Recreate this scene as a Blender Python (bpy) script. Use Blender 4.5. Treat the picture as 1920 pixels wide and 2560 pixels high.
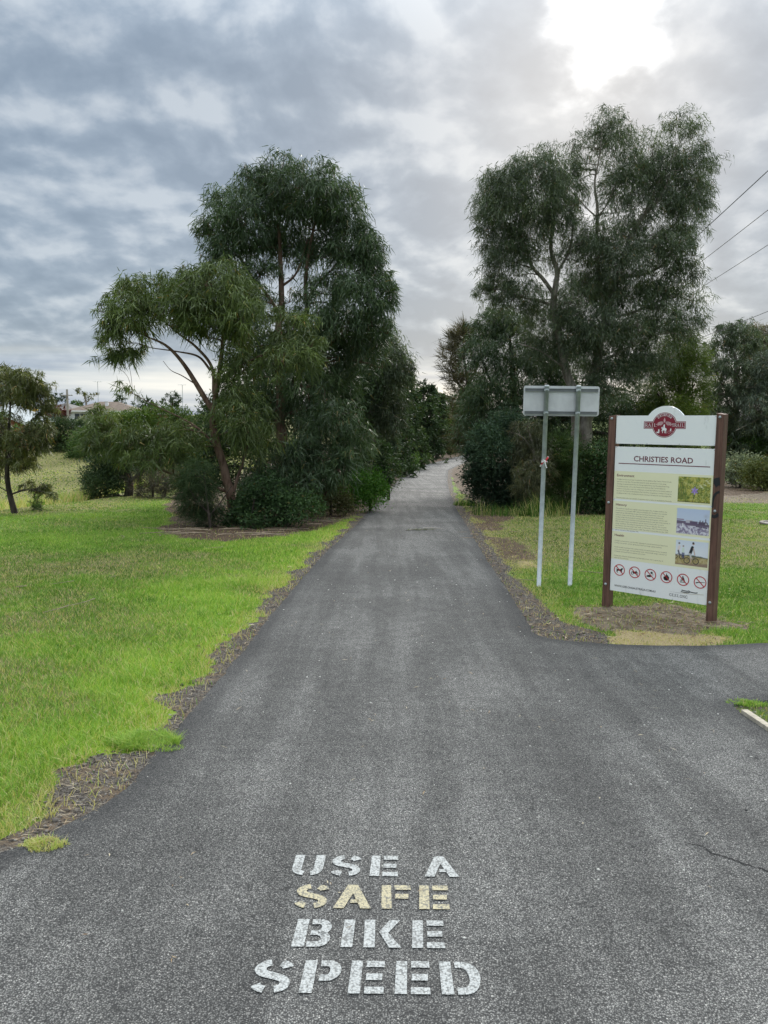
import bpy, bmesh, math, random
import numpy as np
from mathutils import Vector, Matrix
from mathutils.geometry import delaunay_2d_cdt

for o in list(bpy.data.objects):
    bpy.data.objects.remove(o)
SC = bpy.context.scene
COL = SC.collection
R = math.radians

# ------------------------------------------------------------------ camera
EYE = 1.55
cam = bpy.data.cameras.new('camera')
cam.sensor_fit = 'VERTICAL'; cam.sensor_height = 34.6; cam.sensor_width = 25.95; cam.lens = 26.0
cam.clip_start = 0.05; cam.clip_end = 4000
cam_o = bpy.data.objects.new('camera', cam); COL.objects.link(cam_o)
_p, _r = R(7.1), 0.011
_f = Vector((0, math.cos(_p), -math.sin(_p))); _u0 = Vector((0, math.sin(_p), math.cos(_p))); _r0 = Vector((1, 0, 0))
_rr = _r0*math.cos(_r) + _u0*math.sin(_r); _uu = _u0*math.cos(_r) - _r0*math.sin(_r)
cam_o.matrix_world = Matrix(((_rr.x, _uu.x, -_f.x, 0), (_rr.y, _uu.y, -_f.y, 0), (_rr.z, _uu.z, -_f.z, EYE), (0, 0, 0, 1)))
SC.camera = cam_o

# ------------------------------------------------------------------ node helper
class NT:
    def __init__(s, tree): s.t = tree; s.n = tree.nodes; s.l = tree.links
    def node(s, typ, **kw):
        n = s.n.new(typ)
        for k, v in kw.items(): setattr(n, k, v)
        return n
    def put(s, sock, v):
        if isinstance(v, bpy.types.NodeSocket): s.l.new(v, sock)
        elif v is not None:
            if sock.type == 'RGBA' and len(v) == 3: v = (*v, 1)
            sock.default_value = v
    def m(s, op, a, b=None, c=None, clamp=False):
        n = s.node('ShaderNodeMath', operation=op, use_clamp=clamp)
        s.put(n.inputs[0], a); s.put(n.inputs[1], b); s.put(n.inputs[2], c)
        return n.outputs[0]
    def vm(s, op, a, b=None, out=0):
        n = s.node('ShaderNodeVectorMath', operation=op)
        s.put(n.inputs[0], a); s.put(n.inputs[1], b)
        return n.outputs[out]
    def smooth(s, x, a, b, lo=0., hi=1.):
        n = s.node('ShaderNodeMapRange', interpolation_type='SMOOTHSTEP')
        for k, v in zip(('Value', 'From Min', 'From Max', 'To Min', 'To Max'), (x, a, b, lo, hi)): s.put(n.inputs[k], v)
        return n.outputs[0]
    def mix(s, f, a, b, blend='MIX'):
        n = s.node('ShaderNodeMix', data_type='RGBA', blend_type=blend)
        s.put(n.inputs['Factor'], f); s.put(n.inputs[6], a); s.put(n.inputs[7], b)
        return n.outputs[2]
    def noise(s, vec, scale, detail=4, rough=.55, dist=0., col=False):
        n = s.node('ShaderNodeTexNoise')
        s.put(n.inputs['Vector'], vec); n.inputs['Scale'].default_value = scale; n.inputs['Detail'].default_value = detail
        n.inputs['Roughness'].default_value = rough; n.inputs['Distortion'].default_value = dist
        return n.outputs[1 if col else 0]
    def voro(s, vec, scale, out='Distance', feature='F1', rand=1.):
        n = s.node('ShaderNodeTexVoronoi', feature=feature)
        s.put(n.inputs['Vector'], vec); n.inputs['Scale'].default_value = scale; n.inputs['Randomness'].default_value = rand
        return n.outputs[out]
    def ramp(s, f, stops, interp='LINEAR'):
        n = s.node('ShaderNodeValToRGB'); n.color_ramp.interpolation = interp
        e = n.color_ramp.elements
        while len(e) > 1: e.remove(e[-1])
        e[0].position = stops[0][0]; e[0].color = (*stops[0][1], 1)
        for p, c in stops[1:]:
            q = e.new(p); q.color = (*c, 1)
        s.put(n.inputs[0], f)
        return n.outputs[0]
    def comb(s, x, y, z):
        n = s.node('ShaderNodeCombineXYZ'); s.put(n.inputs[0], x); s.put(n.inputs[1], y); s.put(n.inputs[2], z)
        return n.outputs[0]
    def sep(s, v):
        n = s.node('ShaderNodeSeparateXYZ'); s.put(n.inputs[0], v); return n.outputs
    def attr(s, name, out='Fac'):
        n = s.node('ShaderNodeAttribute', attribute_name=name); return n.outputs[out]
    def scl(s, v, sc):
        n = s.node('ShaderNodeMapping'); s.put(n.inputs['Vector'], v); n.inputs['Scale'].default_value = sc; return n.outputs[0]
    def obj(s): return s.node('ShaderNodeTexCoord').outputs['Object']
    def pos(s): return s.node('ShaderNodeNewGeometry').outputs['Position']
    def bump(s, h, dist, strength=1.):
        n = s.node('ShaderNodeBump'); s.put(n.inputs['Height'], h); n.inputs['Distance'].default_value = dist; n.inputs['Strength'].default_value = strength
        return n.outputs[0]

# ------------------------------------------------------------------ sky and sun
SUN_EL, SUN_AZ = R(23.7), R(14.2)
SUN = Vector((math.sin(SUN_AZ)*math.cos(SUN_EL), math.cos(SUN_AZ)*math.cos(SUN_EL), math.sin(SUN_EL)))
world = bpy.data.worlds.new('World'); SC.world = world; world.use_nodes = True
w = NT(world.node_tree); w.n.clear()
d = w.vm('NORMALIZE', w.node('ShaderNodeTexCoord').outputs['Generated'])
X, Y, Z = w.sep(d)
zc = w.m('ADD', w.m('MAXIMUM', Z, 0.0), 0.42)
cu = w.m('DIVIDE', X, zc); cv = w.m('DIVIDE', Y, zc)
cp = w.comb(cu, cv, 0.0)
warp = w.vm('SCALE', w.vm('SUBTRACT', w.noise(cp, 1.6, 3, .5, col=True), (.5, .5, .5))); warp.node.inputs['Scale'].default_value = .16
cp2 = w.vm('ADD', cp, warp)
n_big = w.noise(w.vm('ADD', cp2, (3.1, 7.7, 0)), 1.7, 3, .5)
n_mid = w.noise(w.vm('ADD', cp2, (11.3, 2.2, 0)), 6.4, 9, .50, .0)
n_sh = w.noise(w.vm('ADD', cp2, (11.318, 2.165, 0)), 6.4, 6, .5, .0)
relief = w.m('MULTIPLY', w.m('SUBTRACT', n_mid, n_sh), .75)
cl = w.m('ADD', w.m('ADD', w.m('MULTIPLY', n_big, .48), w.m('MULTIPLY', n_mid, .52)), relief)
cloud = w.ramp(cl, [(.37, (.100, .130, .167)), (.44, (.114, .145, .183)), (.50, (.132, .164, .202)), (.56, (.170, .200, .235)), (.65, (.225, .252, .280))])
# bands of lit cloud low over the horizon
hz = w.noise(w.comb(w.m('MULTIPLY', X, 1.6), w.m('MULTIPLY', Y, 1.6), w.m('MULTIPLY', Z, 26.)), 1.0, 5, .5)
band = w.ramp(hz, [(.40, (.10, .14, .205)), (.50, (.145, .185, .245)), (.57, (.26, .29, .315)), (.68, (.40, .405, .39))])
cloud = w.mix(w.smooth(Z, .10, .025), cloud, band)
# the thin place in the cloud in front of the sun
sd = w.vm('DOT_PRODUCT', d, tuple(SUN), out='Value')
sdn = w.m('ADD', sd, w.m('MULTIPLY', w.m('SUBTRACT', n_mid, .5), .008))
core = w.m('POWER', w.smooth(sdn, .9966, .9999), 1.5); halo = w.smooth(sdn, .968, .9995)
cloud = w.mix(w.m('MULTIPLY', halo, .18), cloud, (.30, .315, .33))
cloud = w.vm('ADD', cloud, w.vm('SCALE', (.46, .455, .435))); w.put(cloud.node.inputs[1].links[0].from_node.inputs['Scale'], w.m('MULTIPLY', core, w.smooth(n_mid, .36, .60, .12, 1.)))
# overcast brightening towards the zenith, steepened above the view to light the ground
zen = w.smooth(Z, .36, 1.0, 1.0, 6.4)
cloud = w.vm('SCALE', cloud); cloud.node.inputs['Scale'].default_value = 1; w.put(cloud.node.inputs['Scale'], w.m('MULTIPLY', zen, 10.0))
sky = w.node('ShaderNodeTexSky', sky_type='NISHITA', sun_disc=False)
sky.sun_elevation = SUN_EL; sky.sun_rotation = SUN_AZ; sky.air_density = 1.0; sky.dust_density = 1.5
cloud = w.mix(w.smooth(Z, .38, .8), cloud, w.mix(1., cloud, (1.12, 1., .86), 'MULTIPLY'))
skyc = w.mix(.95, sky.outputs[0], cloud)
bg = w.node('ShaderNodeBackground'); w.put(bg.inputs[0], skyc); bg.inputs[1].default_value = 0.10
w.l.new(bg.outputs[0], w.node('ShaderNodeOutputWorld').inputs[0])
world.cycles.sampling_method = 'MANUAL'; world.cycles.sample_map_resolution = 1024

sun = bpy.data.lights.new('sun', 'SUN'); sun.energy = 1.5; sun.angle = R(25); sun.color = (1, .96, .9)
sun_o = bpy.data.objects.new('sun', sun); COL.objects.link(sun_o)
sun_o.rotation_euler = (-SUN).to_track_quat('-Z', 'Y').to_euler(); sun_o.location = (30, 100, 60)

SC.view_settings.view_transform = 'Standard'; SC.view_settings.look = 'None'
SC.view_settings.exposure = 1.22; SC.view_settings.gamma = 1; SC.view_settings.use_curve_mapping = False
SC.render.engine = 'CYCLES'
SC.cycles.max_bounces = 6; SC.cycles.diffuse_bounces = 3; SC.cycles.glossy_bounces = 2; SC.cycles.transmission_bounces = 3
SC.cycles.transparent_max_bounces = 4; SC.cycles.caustics_reflective = False; SC.cycles.caustics_refractive = False

# ------------------------------------------------------------------ numpy noise and mesh helpers
def sm(a, b, x):
    t = np.clip((np.asarray(x, float)-a)/(b-a), 0, 1); return t*t*(3-2*t)
def _h(i, j, s):
    n = (i*374761393 + j*668265263 + s*974711) & 0x7fffffff
    n = ((n ^ (n >> 13))*1274126177) & 0x7fffffff
    return ((n ^ (n >> 16)) & 0xffff)/65535.
def vnoise(x, y, s=0):
    x = np.asarray(x, float); y = np.asarray(y, float)
    i = np.floor(x).astype(np.int64); j = np.floor(y).astype(np.int64); fx = x-i; fy = y-j
    fx = fx*fx*(3-2*fx); fy = fy*fy*(3-2*fy)
    return (_h(i, j, s)*(1-fx)+_h(i+1, j, s)*fx)*(1-fy)+(_h(i, j+1, s)*(1-fx)+_h(i+1, j+1, s)*fx)*fy
def fbm(x, y, s=0, o=4):
    r = 0; a = .5; t = 0
    for k in range(o):
        r = r+a*vnoise(x*2**k, y*2**k, s+k*17); t += a; a *= .5
    return r/t
def poly_sd(x, y, P):
    """signed distance to polygon, negative inside"""
    P = np.asarray(P, float); dmin = np.full(np.shape(x), 1e9); ins = np.zeros(np.shape(x), bool)
    for k in range(len(P)):
        a = P[k]; b = P[(k+1) % len(P)]; ex, ey = b-a
        wx = x-a[0]; wy = y-a[1]; t = np.clip((wx*ex+wy*ey)/(ex*ex+ey*ey+1e-12), 0, 1)
        dmin = np.minimum(dmin, np.hypot(wx-ex*t, wy-ey*t))
        c = (a[1] > y) != (b[1] > y)
        ins ^= c & (x < (b[0]-a[0])*(y-a[1])/(b[1]-a[1]+1e-15)+a[0])
    return np.where(ins, -dmin, dmin)

def link(name, data, parent=None, **props):
    o = bpy.data.objects.new(name, data); COL.objects.link(o)
    if parent is not None: o.parent = parent
    for k, v in props.items():
        if v is not None: o[k] = v
    return o
def thing(name, label, cat, loc=(0, 0, 0), rz=0, group=None):
    o = link(name, None, None, label=label, category=cat, group=group)
    o.location = loc; o.rotation_euler = (0, 0, rz); o.empty_display_size = .2
    return o
def np_mesh(name, verts, faces, mat=None, smooth=False, attrs=None, colors=None, flat_mats=None):
    """verts (N,3); faces (M,k) array or list of arrays of different k"""
    me = bpy.data.meshes.new(name)
    verts = np.ascontiguousarray(verts, np.float32)
    fl = faces if isinstance(faces, list) else [faces]
    fl = [np.asarray(f, np.int32) for f in fl if len(f)]
    me.vertices.add(len(verts)); me.vertices.foreach_set('co', verts.ravel())
    nl = sum(f.size for f in fl); me.loops.add(nl); me.loops.foreach_set('vertex_index', np.concatenate([f.ravel() for f in fl]))
    tot = np.concatenate([np.full(len(f), f.shape[1], np.int32) for f in fl]); st = np.zeros(len(tot), np.int32); st[1:] = np.cumsum(tot)[:-1]
    me.polygons.add(len(tot)); me.polygons.foreach_set('loop_start', st); me.polygons.foreach_set('loop_total', tot)
    if smooth: me.polygons.foreach_set('use_smooth', np.ones(len(tot), bool))
    for k, a in (attrs or {}).items():
        at = me.attributes.new(k, 'FLOAT', 'POINT'); at.data.foreach_set('value', np.ascontiguousarray(a, np.float32))
    for k, a in (colors or {}).items():
        at = me.attributes.new(k, 'FLOAT_COLOR', 'POINT'); at.data.foreach_set('color', np.ascontiguousarray(a, np.float32).ravel())
    for m_ in (mat if isinstance(mat, (list, tuple)) else [mat]):
        if m_: me.materials.append(m_)
    if flat_mats is not None: me.polygons.foreach_set('material_index', np.asarray(flat_mats, np.int32))
    me.update(calc_edges=True); me.validate()
    return me

class Soup:
    """collects polygons with a material slot into one mesh"""
    def __init__(s): s.v = []; s.f = []; s.m = []
    def poly(s, pts, m=0):
        b = len(s.v); s.v += [tuple(p) for p in pts]; s.f.append(tuple(range(b, b+len(pts)))); s.m.append(m)
    def quadmesh(s, V, F, m=0):
        b = len(s.v); s.v += [tuple(p) for p in V]
        for f in F: s.f.append(tuple(b+i for i in f)); s.m.append(m)
    def box(s, x0, x1, y0, y1, z0, z1, m=0):
        V = [(x0, y0, z0), (x1, y0, z0), (x1, y1, z0), (x0, y1, z0), (x0, y0, z1), (x1, y0, z1), (x1, y1, z1), (x0, y1, z1)]
        s.quadmesh(V, [(3, 2, 1, 0), (4, 5, 6, 7), (0, 1, 5, 4), (1, 2, 6, 5), (2, 3, 7, 6), (3, 0, 4, 7)], m)
    def prism(s, pts, y0, y1, m=0):
        """outline in x,z extruded along y (front at y0)"""
        n = len(pts); V = [(p[0], y0, p[1]) for p in pts]+[(p[0], y1, p[1]) for p in pts]
        s.quadmesh(V, [tuple(range(n)), tuple(range(2*n-1, n-1, -1))]+[((i+1) % n, i, n+i, n+(i+1) % n) for i in range(n)], m)
    def tube(s, pts, rad, k=8, m=0, caps=True):
        V, F = tube_np(np.array(pts, float), np.broadcast_to(np.asarray(rad, float), (len(pts),)), k)
        b = len(s.v); s.quadmesh(V, F, m)
        if caps:
            n = len(pts); s.f.append(tuple(b+i for i in range(k-1, -1, -1))); s.m.append(m)
            s.f.append(tuple(b+(n-1)*k+i for i in range(k))); s.m.append(m)
    def build(s, name, mats, parent=None, smooth=False, bevel=0, **props):
        me = bpy.data.meshes.new(name); me.from_pydata(s.v, [], s.f)
        for m_ in (mats if isinstance(mats, (list, tuple)) else [mats]): me.materials.append(m_)
        me.polygons.foreach_set('material_index', s.m)
        if smooth: me.polygons.foreach_set('use_smooth', [True]*len(s.f))
        if bevel:
            bm = bmesh.new(); bm.from_mesh(me); bmesh.ops.remove_doubles(bm, verts=bm.verts, dist=1e-5)
            bmesh.ops.bevel(bm, geom=[e for e in bm.edges if len(e.link_faces) == 2 and e.calc_face_angle(0) > .6], offset=bevel, segments=2, affect='EDGES', profile=.6)
            bm.to_mesh(me); bm.free()
        me.update(); me.validate()
        return link(name, me, parent, **props)

def tube_np(P, rad, k=6):
    n = len(P); T = np.gradient(P, axis=0); T /= np.linalg.norm(T, axis=1)[:, None]+1e-9
    ref = np.array([0.13, 1., 0.07]) if abs(T[:, 1]).max() < .9 else np.array([1., .1, .05])
    A = np.cross(T, ref); A /= np.linalg.norm(A, axis=1)[:, None]+1e-9; B = np.cross(T, A)
    a = np.arange(k)*2*np.pi/k
    V = P[:, None, :]+(A[:, None, :]*np.cos(a)[None, :, None]+B[:, None, :]*np.sin(a)[None, :, None])*rad[:, None, None]
    i = np.arange(n-1)[:, None]*k; j = np.arange(k)[None, :]; j2 = (j+1) % k
    F = np.stack([i+j, i+j2, i+k+j2, i+k+j], -1).reshape(-1, 4)
    return V.reshape(-1, 3), F[:, ::-1]

def spline(P, n):
    """Catmull-Rom resample of rows (any width)"""
    P = np.asarray(P, float)
    if len(P) == 2: return P[0]+(P[1]-P[0])*np.linspace(0, 1, n)[:, None]
    Q = np.vstack([2*P[0]-P[1], P, 2*P[-1]-P[-2]]); out = []
    t = np.linspace(0, len(P)-1-1e-6, n); i = t.astype(int); f = (t-i)[:, None]
    a, b, c, e = Q[i], Q[i+1], Q[i+2], Q[i+3]
    return .5*((2*b)+(-a+c)*f+(2*a-5*b+4*c-e)*f**2+(-a+3*b-3*c+e)*f**3)

# ------------------------------------------------------------------ materials
def mat(name, fn):
    m_ = bpy.data.materials.new(name); m_.use_nodes = True; t = NT(m_.node_tree); t.n.clear()
    b = t.node('ShaderNodeBsdfPrincipled'); out = t.node('ShaderNodeOutputMaterial'); t.l.new(b.outputs[0], out.inputs[0])
    t.bsdf = b; t.out = out
    fn(t); return m_
def pset(t, col=None, rough=.6, normal=None, metal=0., spec=.5):
    b = t.bsdf; t.put(b.inputs['Base Color'], col); t.put(b.inputs['Roughness'], rough)
    b.inputs['Metallic'].default_value = metal; b.inputs['Specular IOR Level'].default_value = spec
    if normal is not None: t.put(b.inputs['Normal'], normal)
def plain(name, col, rough=.6, metal=0., var=.12, scale=8., spec=.5, bump=0.):
    def fn(t):
        n = t.noise(t.obj(), scale, 5, .6)
        c = t.mix(t.smooth(n, .3, .7), tuple(v*(1-var) for v in col), tuple(min(1, v*(1+var)) for v in col))
        pset(t, c, rough, t.bump(n, bump) if bump else None, metal, spec)
    return mat(name, fn)

def m_asphalt(t):
    p = t.pos(); x, y, z = t.sep(p)
    st = t.noise(t.scl(p, (1., .04, 1.)), 4.6, 5, .62)            # lengthwise wear
    bl = t.noise(p, .55, 4, .6); sp = t.noise(p, 9., 3, .6)
    stones = t.voro(p, 185.); cellc = t.voro(p, 185., 'Color'); cs = t.sep(cellc)[0]
    fine = t.noise(p, 330., 3, .7)
    wear = t.m('ADD', t.m('MULTIPLY', st, .5), t.m('MULTIPLY', bl, .5))
    base = t.ramp(wear, [(.36, (.158, .154, .148)), (.48, (.212, .207, .198)), (.57, (.30, .293, .280))])
    base = t.mix(t.m('MULTIPLY', t.smooth(sp, .35, .7), .22), base, (.05, .05, .052))
    # stones: most are dark to mid grey, a few pale chips
    k = t.ramp(cs, [(.0, (.50, .50, .50)), (.4, (.88, .88, .88)), (.8, (1.15, 1.15, 1.14)), (.95, (1.4, 1.39, 1.37)), (1., (2.3, 2.25, 2.2))])
    c = t.mix(1., base, k, 'MULTIPLY')
    gap = t.smooth(stones, .62, .30)                                # 1 on the stone, 0 in the gaps
    c = t.mix(t.m('MULTIPLY', t.m('SUBTRACT', 1., gap), .75), c, (.022, .022, .023))
    c = t.mix(.45, c, t.mix(1., c, t.ramp(fine, [(.3, (.35, .35, .35)), (.7, (1.7, 1.7, 1.7))]), 'MULTIPLY'))
    # fresh bitumen lip along the edges
    e = t.attr('edge'); eb = t.smooth(t.m('ADD', e, t.m('MULTIPLY', t.m('SUBTRACT', sp, .5), .12)), .02, .22)
    c = t.mix(t.m('MULTIPLY', t.m('SUBTRACT', 1., eb), .5), c, (.035, .035, .037))
    h = t.m('ADD', t.m('MULTIPLY', gap, .8), t.m('MULTIPLY', fine, .5))
    pset(t, c, .78, t.bump(h, .004, .65), 0, .06)
M_ASPH = mat('asphalt', m_asphalt)

def m_paint(col):
    def fn(t):
        p = t.pos()
        n1 = t.noise(p, 120., 4, .75); n2 = t.noise(p, 14., 3, .6); stones = t.voro(p, 130.)
        n3 = t.noise(p, 34., 5, .7)
        worn = t.m('ADD', t.m('MULTIPLY', n1, .55), t.m('ADD', t.m('MULTIPLY', n2, .18), t.m('MULTIPLY', n3, .34)))
        c = t.mix(t.smooth(n2, .3, .7), tuple(v*.86 for v in col), col)
        c = t.mix(t.m('MULTIPLY', t.smooth(worn, .535, .64), .85), c, (.17, .17, .165))
        c = t.mix(t.m('MULTIPLY', t.smooth(stones, .48, .75), .7), c, (.13, .13, .125))
        pset(t, c, .7, t.bump(t.m('ADD', n1, t.m('MULTIPLY', stones, -.8)), .004, .8), 0, .3)
    return fn
M_WPAINT = mat('road_paint_white', m_paint((.52, .53, .52)))
M_YPAINT = mat('road_paint_cream', m_paint((.54, .475, .31)))

def m_ground(t):
    p = t.pos(); z1 = t.node('ShaderNodeAttribute', attribute_name='zone').outputs['Color']; z2 = t.node('ShaderNodeAttribute', attribute_name='zone2').outputs['Color']
    verge, litter, dry = t.sep(z1); dirt, straw, lush = t.sep(z2)
    n1 = t.noise(p, 1.1, 5, .6); n2 = t.noise(p, 7., 5, .65); n3 = t.noise(p, 60., 4, .7); n4 = t.noise(p, 260., 3, .7)
    br = t.m('ADD', t.m('MULTIPLY', t.m('SUBTRACT', n2, .5), .7), t.m('MULTIPLY', t.m('SUBTRACT', n3, .5), .7))
    def edge(m_, a=.42, b=.58): return t.smooth(t.m('ADD', m_, br), a, b)
    g = t.mix(t.smooth(n3, .3, .7), (.075, .12, .02), (.16, .235, .035))
    g = t.mix(t.m('MULTIPLY', t.smooth(t.m('ADD', lush, br), .3, .8), .8), g, t.mix(n3, (.15, .26, .018), (.28, .40, .04)))
    g = t.mix(t.m('MULTIPLY', t.smooth(t.m('ADD', dry, br), .3, .85), .9), g, t.mix(n3, (.13, .125, .05), (.25, .22, .10)))
    gv = t.voro(p, 110.); gc = t.sep(t.voro(p, 110., 'Color'))[0]
    grav = t.mix(t.m('MULTIPLY', gc, 1.), (.075, .066, .058), (.20, .18, .16)); grav = t.mix(t.smooth(gv, .45, .75), grav, (.05, .04, .032)); grav = t.mix(t.smooth(n2, .45, .65), grav, t.mix(n4, (.075, .055, .04), (.20, .15, .105)))
    lit = t.mix(t.smooth(n3, .35, .65), (.055, .040, .029), (.15, .105, .072)); lit = t.mix(t.smooth(n4, .58, .72), lit, (.27, .20, .13))
    drt = t.mix(t.smooth(n2, .3, .7), (.13, .105, .075), (.24, .195, .14)); drt = t.mix(t.smooth(n4, .5, .72), drt, (.25, .21, .16))
    stw = t.mix(t.smooth(n3, .3, .7), (.26, .20, .10), (.46, .37, .21))
    c = t.mix(edge(straw), g, stw); c = t.mix(edge(dirt), c, drt); c = t.mix(edge(litter), c, lit); c = t.mix(edge(verge), c, grav)
    h = t.m('ADD', t.m('MULTIPLY', n3, .7), t.m('MULTIPLY', n2, 1.2)); h = t.m('ADD', h, t.m('MULTIPLY', gv, -.25))
    pset(t, c, .9, t.bump(h, .03, .7), 0, .12)
M_GROUND = mat('ground', m_ground)

def leafish(t, c, rough=.45, spec=.4, tr=.22):
    pset(t, c, rough, None, 0, spec)
    tl = t.node('ShaderNodeBsdfTranslucent'); t.put(tl.inputs[0], t.mix(1., c, (1.25, 1.3, .7), 'MULTIPLY'))
    mx = t.node('ShaderNodeMixShader'); mx.inputs[0].default_value = tr
    t.l.new(t.bsdf.outputs[0], mx.inputs[1]); t.l.new(tl.outputs[0], mx.inputs[2]); t.l.new(mx.outputs[0], t.out.inputs[0])
LEAFC = [(.042, .072, .034), (.078, .112, .036), (.056, .080, .046), (.030, .052, .024), (.028, .056, .023), (.05, .13, .018), (.066, .07, .03), (.028, .050, .023),
         (.034, .060, .025), (.058, .088, .058), (.052, .10, .028), (.066, .062, .04), (.066, .098, .022), (.035, .064, .042), (.06, .068, .034), (.042, .074, .022),
         (.085, .078, .048), (.075, .10, .075), (.15, .18, .13), (.078, .095, .032), (.085, .10, .038), (.066, .063, .056), (.05, .088, .018), (.07, .022, .022), (.40, .28, .02)]
_lm = {}
def leaf_mat(i, dull=False):
    j = i; i = (i, dull)
    if i not in _lm:
        def fn(t):
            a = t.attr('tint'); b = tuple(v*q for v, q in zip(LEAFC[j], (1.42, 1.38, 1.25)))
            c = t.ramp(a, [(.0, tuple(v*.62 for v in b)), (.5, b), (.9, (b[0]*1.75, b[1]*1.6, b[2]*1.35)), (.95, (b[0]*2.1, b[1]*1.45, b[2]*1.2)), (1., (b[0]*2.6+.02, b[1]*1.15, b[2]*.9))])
            leafish(t, c, .62 if dull else .45, .2 if dull else .4, .22)
        _lm[i] = mat('leaves_%d' % j, fn)
    return _lm[i]
def m_bark(a, b, sc):
    def fn(t):
        p = t.pos(); n = t.noise(t.scl(p, (1, 1, .22)), 14*sc, 5, .65); q = t.noise(p, 2.2, 3, .5)
        c = t.mix(t.smooth(t.m('ADD', t.m('MULTIPLY', n, .6), t.m('MULTIPLY', q, .4)), .38, .62), a, b)
        pset(t, c, .85, t.bump(n, .02, .8), 0, .2)
    return fn
BARK = dict(bark_red=mat('bark_red', m_bark((.075, .042, .03), (.20, .13, .095), 1.)), bark_grey=mat('bark_grey', m_bark((.09, .08, .07), (.2, .18, .16), 1.)),
            bark_pale=mat('bark_pale', m_bark((.13, .105, .085), (.34, .30, .26), .6)), bark_dark=mat('bark_dark', m_bark((.03, .024, .02), (.10, .08, .066), 1.)))
def m_grass(t):
    a = t.attr('tint')
    c = t.ramp(a, [(0., (.055, .125, .018)), (.3, (.135, .275, .035)), (.55, (.27, .435, .068)), (.75, (.43, .54, .12)), (.88, (.50, .46, .16)), (1., (.58, .49, .28))])
    leafish(t, c, .55, .3, .3)
M_GRASS = mat('grass', m_grass)

# ------------------------------------------------------------------ terrain
def zp(y):
    y = np.asarray(y, float)
    return np.where(y < 22, -.052*y, np.where(y < 60, -1.144-.052*(y-22)+.00035*(y-22)**2, -1.144-.052*38+.00035*38*38-.0254*np.minimum(y-60, 25)))
PATH_L = np.array([(-6, 1.45), (-2.6, 2.28), (-1.95, 2.5), (-1.462, 2.771), (-1.25, 3.1), (-1.16, 3.45), (-1.139, 4.274), (-1.106, 5.457), (-1.085, 6.576), (-1.055, 7.979), (-.926, 11.81), (-.65, 16.52), (-.37, 22.44), (.2, 33.7), (1.18, 49.3), (2.3, 59.9), (4.15, 73.2), (7.2, 88), (11., 100), (16, 112)])
PATH_R = np.array([(16, -2), (2.6, -2), (2.4, 1.), (2.25, 3.), (2.217, 4.229), (2.19, 4.48), (2.2, 4.658), (2.306, 4.728), (2.478, 4.753), (4, 4.9), (6, 5.2), (9, 6.0), (16, 8.6), (16, 10.6), (9, 8.2), (5, 6.75), (3.258, 6.321), (2.75, 6.21), (2.385, 6.172), (2.012, 6.201), (1.648, 6.281), (1.45, 6.36), (1.36, 6.48), (1.325, 6.65), (1.381, 7.395), (1.449, 9.), (1.554, 11.475), (1.849, 16.818), (2.151, 22.846), (2.903, 34.32), (3.592, 43.86), (5.01, 60.5), (6.9, 72), (9.8, 87), (13.6, 98.8), (18.6, 110.5)])
OUTLINE = np.vstack([[(-6, -2)], PATH_L, PATH_R[::-1][:-1], [(16, -2)]])   # clockwise round the asphalt
OUTLINE = np.vstack([[(-6, -2)], PATH_L, PATH_R[::-1][:-1]])
def path_left(y): return np.interp(y, PATH_L[:, 1], PATH_L[:, 0])
_pr = PATH_R[22:]
def path_right(y): return np.interp(y, _pr[:, 1], _pr[:, 0])
def T(x, y):
    x = np.asarray(x, float); y = np.asarray(y, float)
    z = zp(y); t = sm(-9.5, -17, x); z = z*(1-t)+(-3.2)*t
    r = sm(50, 110, y)*sm(-8, -25, x); z = z*(1-r)-.8*r
    far = sm(150, 400, y); z = z*(1-far)+(-.6)*far
    side = np.clip(np.minimum(path_left(y)-.4-x, 1e9), 0, 1)+np.clip(x-np.where(y < 9, 3.4, path_right(y)+.4), 0, 1)
    lump = (fbm(x/2.3, y/2.3, 5, 3)-.5)*.10+(fbm(x/9., y/9., 9, 2)-.5)*.25*np.clip((np.abs(x)-3)/6, 0, 1)
    return z+lump*np.clip(side, 0, 1)*np.clip((np.abs(x)-1)/3., 0, 1)

MULCH = [(-4.5, 15.3), (-3.8, 14.2), (-2.8, 13.5), (-2.0, 14.6), (-1.25, 16.4), (-.55, 21), (.2, 33.7), (1.2, 49), (2.3, 60), (4.2, 73.2), (7.25, 88), (11.05, 100), (16, 112), (16, 130), (-14, 130), (-8.2, 30), (-6.6, 23), (-5, 18)]
LITTER_R = [(2.1, 16.5), (2.3, 18.5), (2.75, 24), (5.0, 60), (6.9, 72), (9.8, 87), (13.6, 98.8), (18.6, 110.5), (24, 130), (45, 130), (24, 60), (20, 38), (13.5, 32), (9, 24.5), (6.6, 20.9), (3.6, 20.3), (2.85, 18.6), (2.5, 16.5)]
DIRT = [(2.15, 7.85), (2.99, 8.1), (3.4, 7.61), (3.35, 7.0), (2.84, 6.82), (1.98, 6.78), (1.78, 7.1)]
STRAW = [(1.85, 6.46), (2.15, 6.80), (2.75, 6.84), (2.85, 6.5), (2.6, 6.15), (1.95, 6.15)]
GRAV = [(1.2, 8.6), (1.5, 8.3), (1.56, 7.75), (1.72, 7.3), (2.02, 6.62), (1.9, 6.2), (1.2, 6.2)]
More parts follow.
